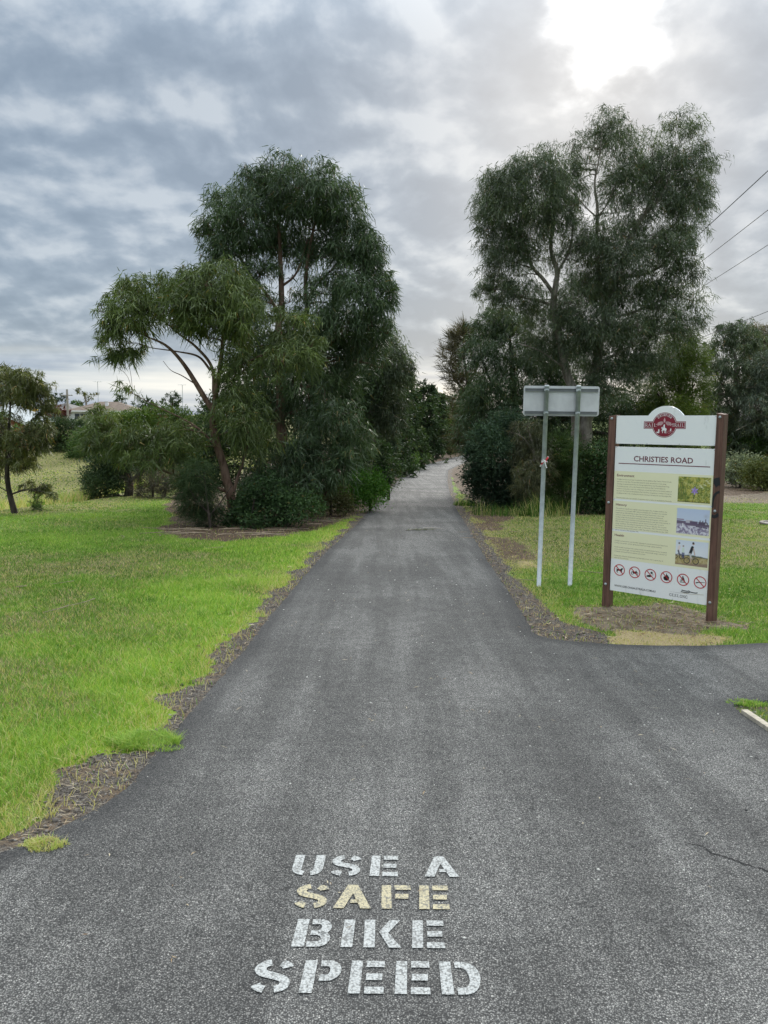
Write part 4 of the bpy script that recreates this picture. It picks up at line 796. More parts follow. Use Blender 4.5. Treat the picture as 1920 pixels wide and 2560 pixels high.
# ------------------------------------------------------------------ trees and shrubs
TREES = [
 {'name':'leaning_gum_tree','label':'leaning gum with reddish brown forked trunk,its crown reaching left over the lawn','cat':'tree','kind':'gum','bark':'bark_red','leaf':(0.19,0.019),'col':1,'lai':2.2,'group':None,'tuft':0.42,'seed':1,'sprig':0,'trunks':[[(-3.32,17.0,-1.03,0.141),(-3.32,17.0,-0.83,0.113),(-3.36,17.0,-0.42,0.107),(-3.61,17.0,0.51,0.092),(-3.75,17.0,1.05,0.087),(-3.74,17.0,1.58,0.077),(-3.7,17.0,2.02,0.061),(-3.59,17.0,2.57,0.051),(-3.54,17.0,3.09,0.036),(-3.48,17.0,3.59,0.02)],[(-3.74,17.0,1.54,0.066),(-4.14,17.0,2.21,0.056),(-4.46,17.0,2.72,0.041),(-4.78,17.0,3.03,0.029),(-5.17,17.0,3.2,0.016)],[(-3.74,17.0,2.0,0.041),(-3.79,17.0,2.57,0.036),(-4.12,17.0,2.99,0.029),(-4.45,17.0,3.24,0.02),(-4.84,17.0,3.57,0.013)],[(-3.81,17.0,2.5,0.031),(-4.07,17.0,2.79,0.023),(-4.51,17.0,2.89,0.016),(-5.06,17.0,2.96,0.01)],[(-3.53,17.0,-0.13,0.043),(-4.18,17.0,0.04,0.035),(-4.9,17.0,0.3,0.025),(-5.5,17.0,0.44,0.016),(-6.03,17.0,0.87,0.01)],[(-3.77,17.0,0.92,0.029),(-4.1,17.0,1.24,0.023),(-4.49,17.0,1.47,0.016),(-5.02,17.0,1.72,0.011),(-5.52,17.0,1.98,0.007)],[(-3.66,17.0,2.2,0.031),(-3.35,17.0,2.5,0.025),(-2.85,17.0,2.76,0.02),(-2.34,17.0,2.99,0.018),(-1.94,17.0,3.06,0.012)],[(-4.07,17.0,2.15,0.016),(-4.42,17.0,2.37,0.011),(-4.67,17.0,2.49,0.007),(-4.84,17.0,2.69,0.005)],[(-3.39,17.0,-0.34,0.041),(-3.18,17.0,0.39,0.031),(-2.97,17.0,1.0,0.02)]],'clumps':[(-5.61,16.67,3.52,0.38,0.48,1),(-5.73,17.31,4.05,0.35,0.31,1),(-5.18,17.24,4.17,0.46,0.35,1),(-5.82,16.78,3.1,0.28,0.34,1),(-5.61,17.0,2.78,0.35,0.25,1),(-5.33,16.95,3.46,0.51,0.43,1),(-4.92,17.14,3.78,0.49,0.43,1),(-4.47,17.26,4.32,0.46,0.35,1),(-4.19,16.63,3.82,0.55,0.46,1),(-3.78,16.58,4.34,0.48,0.32,1),(-3.47,17.3,4.43,0.48,0.35,1),(-3.62,16.93,3.96,0.63,0.47,1),(-3.16,17.24,4.11,0.37,0.48,1),(-3.06,16.55,3.54,0.44,0.46,1),(-3.78,16.95,3.48,0.57,0.41,1),(-3.38,17.2,3.21,0.48,0.41,1),(-4.08,16.76,3.45,0.36,0.3,1),(-2.04,17.4,3.55,0.4,0.27,1),(-1.98,17.36,3.09,0.5,0.5,1),(-2.19,16.58,2.78,0.36,0.36,1),(-1.7,16.57,2.74,0.3,0.34,1),(-6.29,17.04,1.17,0.37,0.37,1),(-6.23,17.4,1.47,0.25,0.23,1),(-6.35,16.89,0.87,0.26,0.28,1),(-5.53,16.74,0.93,0.48,0.3,1),(-5.04,16.93,0.98,0.51,0.33,1),(-4.99,16.58,0.64,0.5,0.26,1),(-4.43,16.75,0.94,0.4,0.34,1),(-5.71,16.94,0.62,0.41,0.2,1),(-4.26,17.0,0.01,0.2,0.2,0.8),(-5.45,16.76,2.01,0.3,0.12,0.5),(-5.68,16.76,2.09,0.12,0.14,0.4),(-3.6,16.75,2.49,0.22,0.28,0.35),(-3.1,16.96,2.5,0.35,0.41,0.8),(-3.27,16.81,2.0,0.34,0.36,0.8),(-3.08,16.57,1.51,0.52,0.56,1),(-2.97,17.3,0.89,0.48,0.48,1),(-3.37,17.05,2.01,0.27,0.37,0.5)]},
 {'name':'tall_gum_tree','label':'tall dark round crowned gum tree,the highest one left of the path','cat':'tree','kind':'gum','bark':'bark_red','leaf':(0.2,0.02),'col':0,'lai':2.2,'group':None,'tuft':0.48,'seed':2,'sprig':1,'trunks':[[(-2.76,20.0,-1.14,0.18),(-2.72,20.0,0.31,0.156),(-2.69,20.0,1.09,0.144),(-2.69,20.0,2.33,0.12),(-2.72,20.0,3.61,0.096),(-2.67,20.0,4.2,0.084),(-2.66,20.0,4.99,0.066),(-2.69,20.0,5.89,0.048),(-2.76,20.0,6.89,0.024)],[(-2.69,20.0,3.15,0.072),(-2.28,20.0,3.5,0.066),(-2.06,20.0,3.97,0.06),(-2.03,20.0,4.88,0.048),(-1.95,20.0,5.67,0.036),(-1.7,20.0,6.68,0.022)],[(-2.69,20.0,4.07,0.048),(-2.98,20.0,4.53,0.036),(-3.45,20.0,5.09,0.029),(-3.9,20.0,5.88,0.019)],[(-2.03,20.0,4.43,0.036),(-1.58,20.0,5.0,0.029),(-1.05,20.0,5.46,0.024),(-0.65,20.0,5.69,0.014)],[(-2.67,20.0,4.76,0.036),(-2.28,20.0,5.11,0.026),(-1.99,20.0,5.9,0.019)],[(-2.69,20.0,2.1,0.06),(-2.05,20.0,2.69,0.048),(-1.34,20.0,3.4,0.036),(-0.64,20.0,3.98,0.024),(-0.11,20.0,4.56,0.014)],[(-2.7,20.0,1.51,0.048),(-1.93,20.0,1.75,0.036),(-1.33,20.0,1.52,0.024)],[(-2.7,20.0,0.79,0.048),(-2.29,20.0,0.8,0.036),(-1.69,20.0,0.45,0.024),(-1.21,20.0,0.33,0.014)]],'clumps':[(-2.83,20.51,7.46,0.64,0.44,1),(-3.36,20.47,7.21,0.59,0.44,1),(-2.13,19.5,7.11,0.61,0.45,1),(-1.55,19.57,6.98,0.57,0.45,1),(-1.16,20.34,6.77,0.54,0.54,1),(-3.94,20.24,6.81,0.54,0.41,1),(-4.24,20.17,6.25,0.44,0.53,1),(-3.51,19.78,6.32,0.64,0.55,1),(-2.76,20.15,6.65,0.78,0.53,1),(-1.96,20.14,6.49,0.75,0.58,1),(-1.06,20.09,6.04,0.6,0.6,1),(-0.5,19.66,5.56,0.4,0.54,1),(-4.33,19.93,5.54,0.34,0.41,1),(-3.82,19.89,5.63,0.55,0.53,1),(-3.18,20.27,5.83,0.68,0.54,1),(-2.46,20.54,5.89,0.62,0.54,1),(-1.62,20.53,5.69,0.67,0.54,1),(-0.86,20.05,5.3,0.6,0.53,1),(-0.27,19.94,4.89,0.38,0.48,1),(0.08,19.77,4.92,0.21,0.36,0.5),(-0.1,19.54,4.18,0.35,0.47,0.9),(-0.74,19.49,4.48,0.59,0.52,1),(-1.4,19.96,4.65,0.53,0.48,1),(-3.18,19.82,5.06,0.41,0.33,0.7),(-3.43,19.88,4.62,0.41,0.41,0.8),(-3.29,20.39,4.12,0.42,0.42,0.7),(-2.46,20.03,4.42,0.31,0.36,0.6),(-2.77,20.06,3.16,0.53,0.43,0.9),(-3.42,19.74,3.35,0.47,0.47,0.9),(-1.65,19.52,3.91,0.47,0.49,0.9),(-2.03,19.83,3.37,0.48,0.43,0.9),(-0.99,19.56,3.81,0.66,0.56,1),(-0.4,20.01,3.7,0.48,0.48,1),(-1.38,20.65,3.22,0.75,0.57,1),(-0.63,20.17,3.07,0.56,0.53,1),(-2.01,19.66,2.33,0.59,0.54,1),(-2.81,20.39,2.71,0.54,0.49,0.7),(-3.05,20.32,1.98,0.61,0.56,1),(-2.32,20.28,1.63,0.68,0.56,1),(-1.37,20.49,2.25,0.69,0.59,1),(-3.29,20.26,1.5,0.49,0.49,1),(-2.89,20.29,7.84,0.32,0.29,0.3),(-2.57,19.85,7.84,0.17,0.24,0.3),(-1.62,20.48,7.76,0.37,0.27,0.35),(-2.15,20.46,7.74,0.27,0.22,0.35),(-1.33,19.66,7.62,0.12,0.19,0.3),(-3.37,20.25,7.53,0.27,0.22,0.35),(-4.16,20.22,6.91,0.19,0.17,0.4),(-2.06,18.0,0.74,0.5,0.37,1),(-2.47,17.8,0.13,0.6,0.43,1),(-1.86,17.6,-0.01,0.49,0.38,1),(-3.0,18.4,-0.26,0.51,0.44,1),(-1.19,18.4,1.36,0.53,0.64,1),(-0.69,18.8,0.86,0.45,0.52,0.9),(-1.06,17.8,0.41,0.36,0.41,0.9),(-1.61,19.0,1.07,0.5,0.5,1),(-1.41,18.0,0.23,0.43,0.39,0.8)]},
 {'name':'thicket_tree','label':'dense dark tree filling in behind the leaning gum and the round crowned gum','cat':'tree','kind':'bush','bark':'bark_dark','leaf':(0.11,0.04),'col':7,'lai':1.7,'group':None,'tuft':0.5,'seed':3,'sprig':0,'trunks':[[(-3.84,23.5,-1.33,0.099),(-3.75,23.5,0.37,0.085),(-3.67,23.5,1.77,0.057),(-3.52,23.5,2.88,0.028)],[(-3.74,23.5,0.66,0.042),(-4.66,23.5,1.48,0.028),(-5.21,23.5,1.9,0.017)],[(-3.7,23.5,1.08,0.042),(-2.55,23.5,2.06,0.028),(-1.85,23.5,2.9,0.017)],[(-3.78,23.5,0.09,0.042),(-2.69,23.5,0.39,0.028),(-1.57,23.5,0.68,0.02)]],'clumps':[(-3.75,23.21,3.4,0.61,0.56,0.8),(-4.37,23.55,2.87,0.57,0.57,0.9),(-3.5,23.33,2.46,0.7,0.65,1),(-2.56,23.63,2.9,0.68,0.63,1),(-1.86,23.67,2.21,0.77,0.71,1),(-4.98,23.07,1.62,0.47,0.5,0.9),(-5.26,23.01,1.0,0.5,0.5,0.9),(-4.45,23.9,1.77,0.66,0.66,1),(-3.2,23.16,1.5,0.78,0.7,1),(-2.23,23.12,1.24,0.78,0.7,1),(-1.32,24.13,1.52,0.73,0.73,1),(-0.87,23.47,2.36,0.62,0.65,1),(-4.75,23.89,0.63,0.66,0.66,1),(-3.82,23.47,0.37,0.76,0.68,1),(-2.72,23.7,0.09,0.8,0.68,1),(-1.67,23.02,0.14,0.75,0.66,1),(-0.86,23.64,0.26,0.57,0.63,1),(-5.46,23.87,0.34,0.49,0.57,0.9),(-5.54,23.52,-0.5,0.57,0.48,1),(-4.74,23.79,-0.51,0.69,0.54,1),(-3.73,23.74,-0.78,0.77,0.49,1),(-2.49,22.9,-0.83,0.74,0.41,1),(-1.58,23.8,-0.84,0.66,0.43,1),(-5.97,23.59,-0.08,0.34,0.43,0.8)]},
 {'name':'drooping_gum_tree','label':'greyish drooping gum with bare pale branches,between the round crowned gum and the path','cat':'tree','kind':'gum','bark':'bark_pale','leaf':(0.2,0.02),'col':2,'lai':2.2,'group':None,'tuft':0.5,'seed':4,'sprig':0,'trunks':[[(-0.6,25.0,-1.45,0.169),(-0.6,25.0,-1.17,0.135),(-0.47,25.0,0.79,0.12),(-0.4,25.0,2.12,0.09),(-0.27,25.0,3.15,0.06),(-0.13,25.0,3.88,0.03)],[(-0.43,25.0,1.53,0.053),(-1.08,25.0,2.26,0.038),(-1.52,25.0,2.77,0.023)],[(-0.39,25.0,1.97,0.045),(0.11,25.0,2.57,0.036),(0.43,25.0,3.16,0.021)],[(-0.26,25.0,2.56,0.036),(-0.64,25.0,3.0,0.027),(-0.93,25.0,3.14,0.018)]],'clumps':[(-0.31,24.71,3.73,0.59,0.54,1),(0.25,24.6,3.34,0.53,0.59,1),(-0.63,24.87,3.14,0.69,0.66,1),(0.03,24.59,2.77,0.65,0.65,1),(0.51,24.57,2.77,0.35,0.53,0.8),(-0.77,24.87,2.26,0.72,0.66,1),(-0.03,25.5,2.06,0.67,0.67,1),(-0.48,25.37,1.23,0.7,0.7,1),(-1.08,25.32,1.52,0.67,0.61,1),(0.2,24.72,1.46,0.45,0.59,1)]},
 {'name':'low_needle_shrub','label':'small dark needle leaved shrub at the left foot of the leaning gum','cat':'shrub','kind':'needle','bark':'bark_dark','leaf':(0.16,0.008),'col':3,'lai':2.6,'group':None,'tuft':0.5,'seed':5,'sprig':0,'trunks':[[(-3.62,15.9,-0.98,0.036),(-3.62,15.9,-0.8,0.029),(-3.66,15.9,-0.41,0.024),(-3.7,15.9,-0.03,0.015),(-3.74,15.9,0.36,0.01)],[(-3.64,15.9,-0.51,0.017),(-3.9,15.9,-0.22,0.011),(-4.08,15.9,0.07,0.008)],[(-3.64,15.9,-0.56,0.017),(-3.37,15.9,-0.22,0.011),(-3.17,15.9,0.08,0.008)]],'clumps':[(-3.92,16.02,0.3,0.37,0.29,0.8),(-4.19,16.14,0.02,0.27,0.21,0.7),(-3.9,16.2,-0.14,0.41,0.27,0.8),(-4.01,16.34,-0.57,0.33,0.24,0.8),(-3.67,16.14,-0.56,0.29,0.23,0.7),(-4.17,16.32,-0.32,0.24,0.24,0.5)]},
 {'name':'glossy_shrub','label':'dark glossy broad leaved shrub sprawling under the two left gums beside the mulch','cat':'shrub','kind':'bush','bark':'bark_dark','leaf':(0.075,0.034),'col':4,'lai':2.4,'group':None,'tuft':0.5,'seed':6,'sprig':0,'trunks':[[(-2.88,16.4,-1.0,0.037),(-2.88,16.4,-0.87,0.03),(-2.83,16.4,-0.56,0.024),(-2.78,16.4,-0.26,0.016)],[(-2.08,16.4,-0.81,0.03),(-2.13,16.4,-0.46,0.02)]],'clumps':[(-3.13,16.69,-0.55,0.34,0.3,1),(-2.73,16.72,-0.45,0.44,0.36,1),(-2.18,16.39,-0.45,0.45,0.34,1),(-1.71,16.16,-0.37,0.43,0.31,1),(-2.79,15.9,-0.7,0.33,0.15,1),(-2.36,16.56,-0.76,0.44,0.16,1),(-3.27,16.37,-0.77,0.22,0.14,0.7),(-2.52,16.66,-0.09,0.4,0.3,0.8)]},
 {'name':'bright_low_shrub','label':'low bright green small leaved shrub at the left edge of the path','cat':'shrub','kind':'bush','bark':'bark_dark','leaf':(0.06,0.03),'col':5,'lai':2.6,'group':None,'tuft':0.5,'seed':7,'sprig':0,'trunks':[[(-0.39,21.5,-1.27,0.049),(-0.39,21.5,-0.92,0.039),(-0.39,21.5,-0.53,0.026)],[(-0.78,21.5,-0.95,0.026),(-0.84,21.5,-0.67,0.018)]],'clumps':[(-0.39,21.32,-0.32,0.46,0.33,1),(-0.83,21.15,-0.5,0.46,0.36,1),(-0.23,21.65,-0.61,0.29,0.31,1),(-0.51,21.07,-0.72,0.51,0.23,1),(-1.1,21.54,-0.78,0.31,0.26,1)]},
 {'name':'brownish_low_shrub','label':'low brownish green shrub between the glossy shrub and the bright low shrub','cat':'shrub','kind':'bush','bark':'bark_dark','leaf':(0.06,0.026),'col':6,'lai':2.4,'group':None,'tuft':0.5,'seed':8,'sprig':0,'trunks':[[(-1.39,20.0,-1.19,0.045),(-1.39,20.0,-0.94,0.036),(-1.39,20.0,-0.64,0.024)]],'clumps':[(-1.37,19.73,-0.55,0.43,0.33,1),(-1.73,20.46,-0.76,0.37,0.3,1),(-1.07,19.63,-0.71,0.28,0.21,1)]},
 {'name':'hedge_shrub','label':'dense dark green shrub at the left path edge just past the bright low shrub','cat':'shrub','kind':'bush','bark':'bark_dark','leaf':(0.1,0.045),'col':4,'lai':2.4,'group':None,'tuft':0.5,'seed':9,'sprig':0,'trunks':[[(0.16,27.0,-1.55,0.061),(0.16,27.0,-1.09,0.049),(0.16,27.0,-0.56,0.032)]],'clumps':[(-0.14,26.96,-0.27,0.32,0.42,1),(-0.04,26.87,-0.72,0.27,0.36,1),(-0.36,26.64,-0.38,0.45,0.54,1),(-0.57,27.37,0.14,0.56,0.66,1),(-0.05,26.51,0.19,0.32,0.48,1)]},
 {'name':'trailside_tree','label':'bushy dark tree beyond the drooping gum,nearest of the row lining the left path edge','cat':'tree','kind':'bush','bark':'bark_dark','leaf':(0.1386,0.0561),'col':7,'lai':1.5,'group':'trees lining the left side of the path','tuft':0.5,'seed':40,'sprig':0,'trunks':[[(-0.76,33.0,-1.82,0.124),(-0.76,33.0,-1.72,0.099),(-0.74,33.0,0.6,0.079),(-0.83,33.0,2.87,0.04)],[(-0.77,33.0,0.02,0.048),(-1.24,33.0,1.74,0.024)],[(-0.77,33.0,0.31,0.048),(-0.34,33.0,2.03,0.024)]],'clumps':[(-1.43,33.81,-1.51,0.57,0.56,1),(-0.71,32.8,-1.49,0.55,0.54,1),(-0.13,31.74,-1.33,0.53,0.52,1),(-1.09,34.3,-0.9,0.57,0.57,1),(-0.39,32.43,-0.84,0.54,0.54,1),(-1.22,32.04,-0.28,0.52,0.53,1),(-0.84,33.38,-0.4,0.54,0.55,1),(-0.14,34.37,-0.41,0.55,0.57,1),(-1.05,33.95,-0.06,0.53,0.56,1),(-0.56,31.87,0.11,0.49,0.53,1),(-1.39,33.82,0.6,0.5,0.56,1),(-0.79,34.02,0.66,0.5,0.56,1),(-0.21,32.84,0.69,0.48,0.54,1),(-0.94,31.88,1.02,0.44,0.53,1),(-0.55,33.33,0.98,0.46,0.55,1),(-1.15,33.02,1.54,0.42,0.55,1),(-0.83,33.08,1.59,0.43,0.55,1),(-0.4,32.59,1.52,0.42,0.54,1),(-1.0,33.94,2.06,0.4,0.56,1),(-0.52,32.26,2.07,0.38,0.53,1),(-1.06,33.64,2.52,0.36,0.56,1),(-0.74,32.98,2.62,0.35,0.54,1),(-0.47,33.53,2.74,0.35,0.55,1),(-0.88,33.76,3.25,0.31,0.56,1),(-0.6,31.65,3.15,0.29,0.52,1),(-0.98,32.43,3.65,0.26,0.54,1),(-0.79,33.75,3.62,0.27,0.56,1),(-0.55,31.54,3.57,0.25,0.52,1)]},
 {'name':'trailside_tree','label':'second bushy tree in the dark row lining the left side of the path','cat':'tree','kind':'bush','bark':'bark_dark','leaf':(0.1722,0.0697),'col':8,'lai':1.5,'group':'trees lining the left side of the path','tuft':0.5,'seed':41,'sprig':0,'trunks':[[(-0.2,41.0,-2.11,0.123),(-0.18,41.0,0.51,0.099),(-0.3,41.0,3.09,0.049)],[(-0.22,41.0,-0.14,0.059),(-0.78,41.0,1.8,0.03)],[(-0.23,41.0,0.18,0.059),(0.29,41.0,2.13,0.03)]],'clumps':[(-0.89,42.4,-1.78,0.69,0.65,1),(-0.1,41.49,-1.79,0.67,0.64,1),(0.39,40.37,-1.61,0.65,0.62,1),(-0.51,42.41,-1.19,0.68,0.65,1),(0.01,39.77,-1.0,0.63,0.61,1),(-0.79,40.92,-0.58,0.64,0.63,1),(-0.26,40.71,-0.65,0.63,0.63,1),(0.35,40.41,-0.56,0.63,0.62,1),(-0.63,41.54,-0.19,0.62,0.64,1),(0.12,40.68,-0.16,0.61,0.63,1),(-0.83,40.71,0.55,0.58,0.63,1),(-0.19,40.89,0.69,0.58,0.63,1),(0.34,39.57,0.61,0.56,0.61,1),(-0.45,41.19,1.25,0.55,0.63,1),(-0.05,40.04,1.25,0.53,0.62,1),(-0.84,41.55,1.76,0.52,0.64,1),(-0.19,41.46,1.7,0.51,0.64,1),(0.24,42.13,1.66,0.52,0.65,1),(-0.51,41.57,2.09,0.47,0.64,1),(0.01,39.75,2.36,0.45,0.61,1),(-0.77,42.34,2.86,0.43,0.65,1),(-0.15,39.86,2.63,0.41,0.61,1),(0.18,41.93,2.71,0.43,0.65,1),(-0.34,40.04,3.4,0.36,0.62,1),(-0.03,42.18,3.3,0.38,0.65,1),(-0.51,39.92,3.69,0.3,0.62,1),(-0.15,40.51,3.73,0.31,0.62,1),(-0.12,41.57,3.9,0.32,0.64,1)]},
 {'name':'trailside_tree','label':'third bushy tree in the dark row lining the left side of the path','cat':'tree','kind':'bush','bark':'bark_dark','leaf':(0.21,0.085),'col':7,'lai':1.5,'group':'trees lining the left side of the path','tuft':0.5,'seed':42,'sprig':0,'trunks':[[(0.59,50.0,-2.48,0.15),(0.62,50.0,0.4,0.12),(0.46,50.0,3.24,0.06)],[(0.57,50.0,-0.32,0.072),(-0.06,50.0,1.82,0.036)],[(0.56,50.0,0.04,0.072),(1.13,50.0,2.18,0.036)]],'clumps':[(-0.26,49.01,-2.05,0.73,0.7,1),(0.65,49.65,-2.08,0.74,0.71,1),(1.33,48.63,-1.98,0.73,0.7,1),(0.22,50.06,-1.5,0.74,0.72,1),(1.06,49.63,-1.51,0.73,0.71,1),(-0.22,50.93,-0.72,0.73,0.73,1),(0.63,49.83,-0.86,0.71,0.71,1),(1.28,50.09,-0.7,0.72,0.72,1),(0.12,50.39,-0.28,0.69,0.72,1),(0.93,48.78,-0.06,0.67,0.7,1),(-0.13,50.03,0.32,0.66,0.72,1),(0.63,49.7,0.44,0.65,0.71,1),(1.29,49.12,0.57,0.64,0.7,1),(0.28,49.8,0.97,0.62,0.71,1),(0.87,50.51,1.04,0.62,0.72,1),(0.12,50.42,1.49,0.58,0.72,1),(0.53,49.84,1.45,0.57,0.71,1),(1.13,50.55,1.48,0.58,0.72,1),(0.27,50.3,2.14,0.53,0.72,1),(0.9,50.1,2.2,0.53,0.72,1),(0.25,49.7,2.83,0.47,0.71,1),(0.65,49.02,2.64,0.47,0.7,1),(0.84,51.15,2.73,0.49,0.73,1),(0.31,50.55,3.57,0.42,0.72,1),(0.82,49.84,3.57,0.42,0.71,1),(0.28,49.74,4.16,0.36,0.71,1),(0.4,49.19,4.02,0.35,0.7,1),(0.65,48.95,4.05,0.35,0.7,1)]},
 {'name':'trailside_tree','label':'fourth bushy tree in the dark row lining the left side of the path','cat':'tree','kind':'bush','bark':'bark_dark','leaf':(0.2562,0.1037),'col':8,'lai':1.5,'group':'trees lining the left side of the path','tuft':0.5,'seed':43,'sprig':0,'trunks':[[(1.82,61.0,-2.77,0.183),(1.85,61.0,0.21,0.147),(1.66,61.0,3.16,0.073)],[(1.79,61.0,-0.53,0.088),(1.06,61.0,1.68,0.044)],[(1.78,61.0,-0.16,0.088),(2.44,61.0,2.07,0.044)]],'clumps':[(1.14,61.66,-2.28,0.88,0.79,1),(1.86,59.73,-2.03,0.85,0.76,1),(2.7,60.65,-2.03,0.87,0.78,1),(1.49,59.86,-1.76,0.84,0.77,1),(2.11,61.98,-1.54,0.87,0.79,1),(0.78,59.82,-0.83,0.82,0.77,1),(1.63,60.05,-0.98,0.82,0.77,1),(2.61,61.67,-1.15,0.85,0.79,1),(1.37,61.22,-0.55,0.81,0.78,1),(2.28,60.61,-0.25,0.8,0.78,1),(1.08,61.36,-0.02,0.77,0.79,1),(1.75,60.34,0.37,0.76,0.77,1),(2.46,62.16,-0.04,0.78,0.8,1),(1.59,61.63,0.82,0.73,0.79,1),(2.0,59.94,0.87,0.71,0.77,1),(1.08,59.8,1.58,0.66,0.77,1),(1.94,61.94,1.67,0.68,0.79,1),(2.45,60.96,1.67,0.67,0.78,1),(1.66,61.19,1.83,0.62,0.78,1),(2.11,60.38,1.97,0.61,0.77,1),(1.27,60.68,2.63,0.55,0.78,1),(1.88,61.75,2.73,0.56,0.79,1),(2.02,59.63,2.69,0.54,0.76,1),(1.59,61.13,3.11,0.49,0.78,1),(1.93,60.19,3.21,0.49,0.77,1),(1.37,61.44,3.88,0.43,0.79,1),(1.66,60.49,3.9,0.42,0.77,1),(2.05,60.48,3.8,0.42,0.77,1)]},
 {'name':'trailside_tree','label':'fifth bushy tree in the dark row lining the left side of the path','cat':'tree','kind':'bush','bark':'bark_dark','leaf':(0.3192,0.1292),'col':7,'lai':1.5,'group':'trees lining the left side of the path','tuft':0.5,'seed':44,'sprig':0,'trunks':[[(3.9,76.0,-3.13,0.229),(3.94,76.0,0.17,0.183),(3.7,76.0,3.42,0.091)],[(3.86,76.0,-0.65,0.11),(2.96,76.0,1.79,0.055)],[(3.85,76.0,-0.24,0.11),(4.67,76.0,2.21,0.055)]],'clumps':[(3.06,76.7,-2.77,1.1,0.91,1),(3.8,76.64,-2.41,1.1,0.91,1),(5.03,75.0,-2.12,1.07,0.89,1),(3.55,76.47,-1.6,1.08,0.9,1),(4.39,77.09,-1.96,1.09,0.91,1),(2.86,75.47,-1.07,1.04,0.89,1),(3.91,75.73,-1.22,1.04,0.9,1),(4.83,75.28,-1.14,1.03,0.89,1),(3.17,74.8,-0.5,0.99,0.89,1),(4.45,76.98,-0.7,1.02,0.91,1),(2.86,77.27,0.2,0.97,0.91,1),(3.74,75.1,-0.11,0.95,0.89,1),(4.95,76.5,0.48,0.96,0.91,1),(3.57,76.4,0.81,0.91,0.9,1),(4.4,75.04,0.55,0.89,0.89,1),(3.04,75.64,1.79,0.83,0.9,1),(3.68,76.37,1.72,0.84,0.9,1),(4.32,74.53,1.73,0.82,0.88,1),(3.54,74.72,2.32,0.76,0.88,1),(4.24,76.39,2.04,0.77,0.9,1),(3.25,76.66,2.81,0.7,0.91,1),(3.75,76.58,2.62,0.7,0.91,1),(4.63,77.02,2.61,0.7,0.91,1),(3.58,76.7,3.49,0.62,0.91,1),(4.14,77.25,3.82,0.62,0.91,1),(3.23,75.86,4.14,0.53,0.9,1),(3.61,76.27,4.1,0.53,0.9,1),(4.29,75.42,4.06,0.52,0.89,1)]},
 {'name':'trailside_tree','label':'farthest bushy tree of the dark row where the path bends away right','cat':'tree','kind':'bush','bark':'bark_dark','leaf':(0.378,0.153),'col':8,'lai':1.5,'group':'trees lining the left side of the path','tuft':0.5,'seed':45,'sprig':0,'trunks':[[(6.13,90.0,-3.49,0.271),(6.17,90.0,-0.13,0.217),(5.89,90.0,3.2,0.108)],[(6.08,90.0,-0.96,0.13),(5.06,90.0,1.53,0.065)],[(6.07,90.0,-0.55,0.13),(6.99,90.0,1.97,0.065)]],'clumps':[(5.16,90.87,-2.67,1.24,0.98,1),(6.41,90.8,-2.62,1.24,0.98,1),(7.19,89.54,-2.44,1.22,0.97,1),(5.67,90.48,-1.83,1.22,0.98,1),(6.59,89.79,-1.81,1.21,0.97,1),(4.94,91.14,-1.44,1.2,0.98,1),(6.41,91.46,-1.25,1.2,0.99,1),(7.38,90.95,-1.78,1.19,0.98,1),(5.62,91.29,-0.61,1.15,0.98,1),(6.8,88.85,-0.81,1.12,0.96,1),(5.28,91.14,-0.34,1.1,0.98,1),(6.38,90.71,-0.48,1.09,0.98,1),(7.04,90.01,-0.12,1.09,0.97,1),(5.78,90.98,0.44,1.03,0.98,1),(6.64,91.39,0.47,1.04,0.99,1),(5.36,90.6,0.86,0.96,0.98,1),(5.79,89.37,1.26,0.95,0.96,1),(6.69,88.83,1.49,0.94,0.96,1),(5.7,91.1,1.63,0.89,0.98,1),(6.56,88.54,1.79,0.86,0.95,1),(5.23,91.1,2.83,0.8,0.98,1),(5.91,89.85,2.33,0.79,0.97,1),(6.78,90.47,2.25,0.79,0.98,1),(5.46,89.57,3.03,0.7,0.97,1),(6.48,89.23,3.31,0.69,0.96,1),(5.68,88.75,3.82,0.59,0.96,1),(6.15,89.98,3.48,0.6,0.97,1),(6.23,89.52,3.51,0.6,0.97,1)]},
 {'name':'trailside_shrub','label':'tall narrow grey green shrub at the left path edge before the bend','cat':'shrub','kind':'bush','bark':'bark_dark','leaf':(0.12,0.05),'col':9,'lai':2.2,'group':None,'tuft':0.5,'seed':16,'sprig':0,'trunks':[[(0.24,40.0,-2.07,0.048),(0.27,40.0,-0.86,0.034)]],'clumps':[(0.26,39.86,0.11,0.38,0.58,1),(0.13,39.98,-0.74,0.41,0.58,1),(-0.01,39.92,-1.58,0.34,0.43,1),(0.51,39.95,-0.25,0.29,0.48,1)]},
 {'name':'verge_shrub','label':'low mid green shrub at the left path edge close to the bend','cat':'shrub','kind':'bush','bark':'bark_dark','leaf':(0.16,0.07),'col':10,'lai':2.0,'group':None,'tuft':0.5,'seed':17,'sprig':0,'trunks':[[(1.43,52.0,-2.51,0.063),(1.48,52.0,-1.57,0.044)]],'clumps':[(0.99,52.02,-1.95,0.5,0.5,1),(1.49,52.31,-1.59,0.5,0.5,1),(0.8,52.47,-1.35,0.57,0.76,1),(1.94,51.79,-1.36,0.44,0.37,1)]},
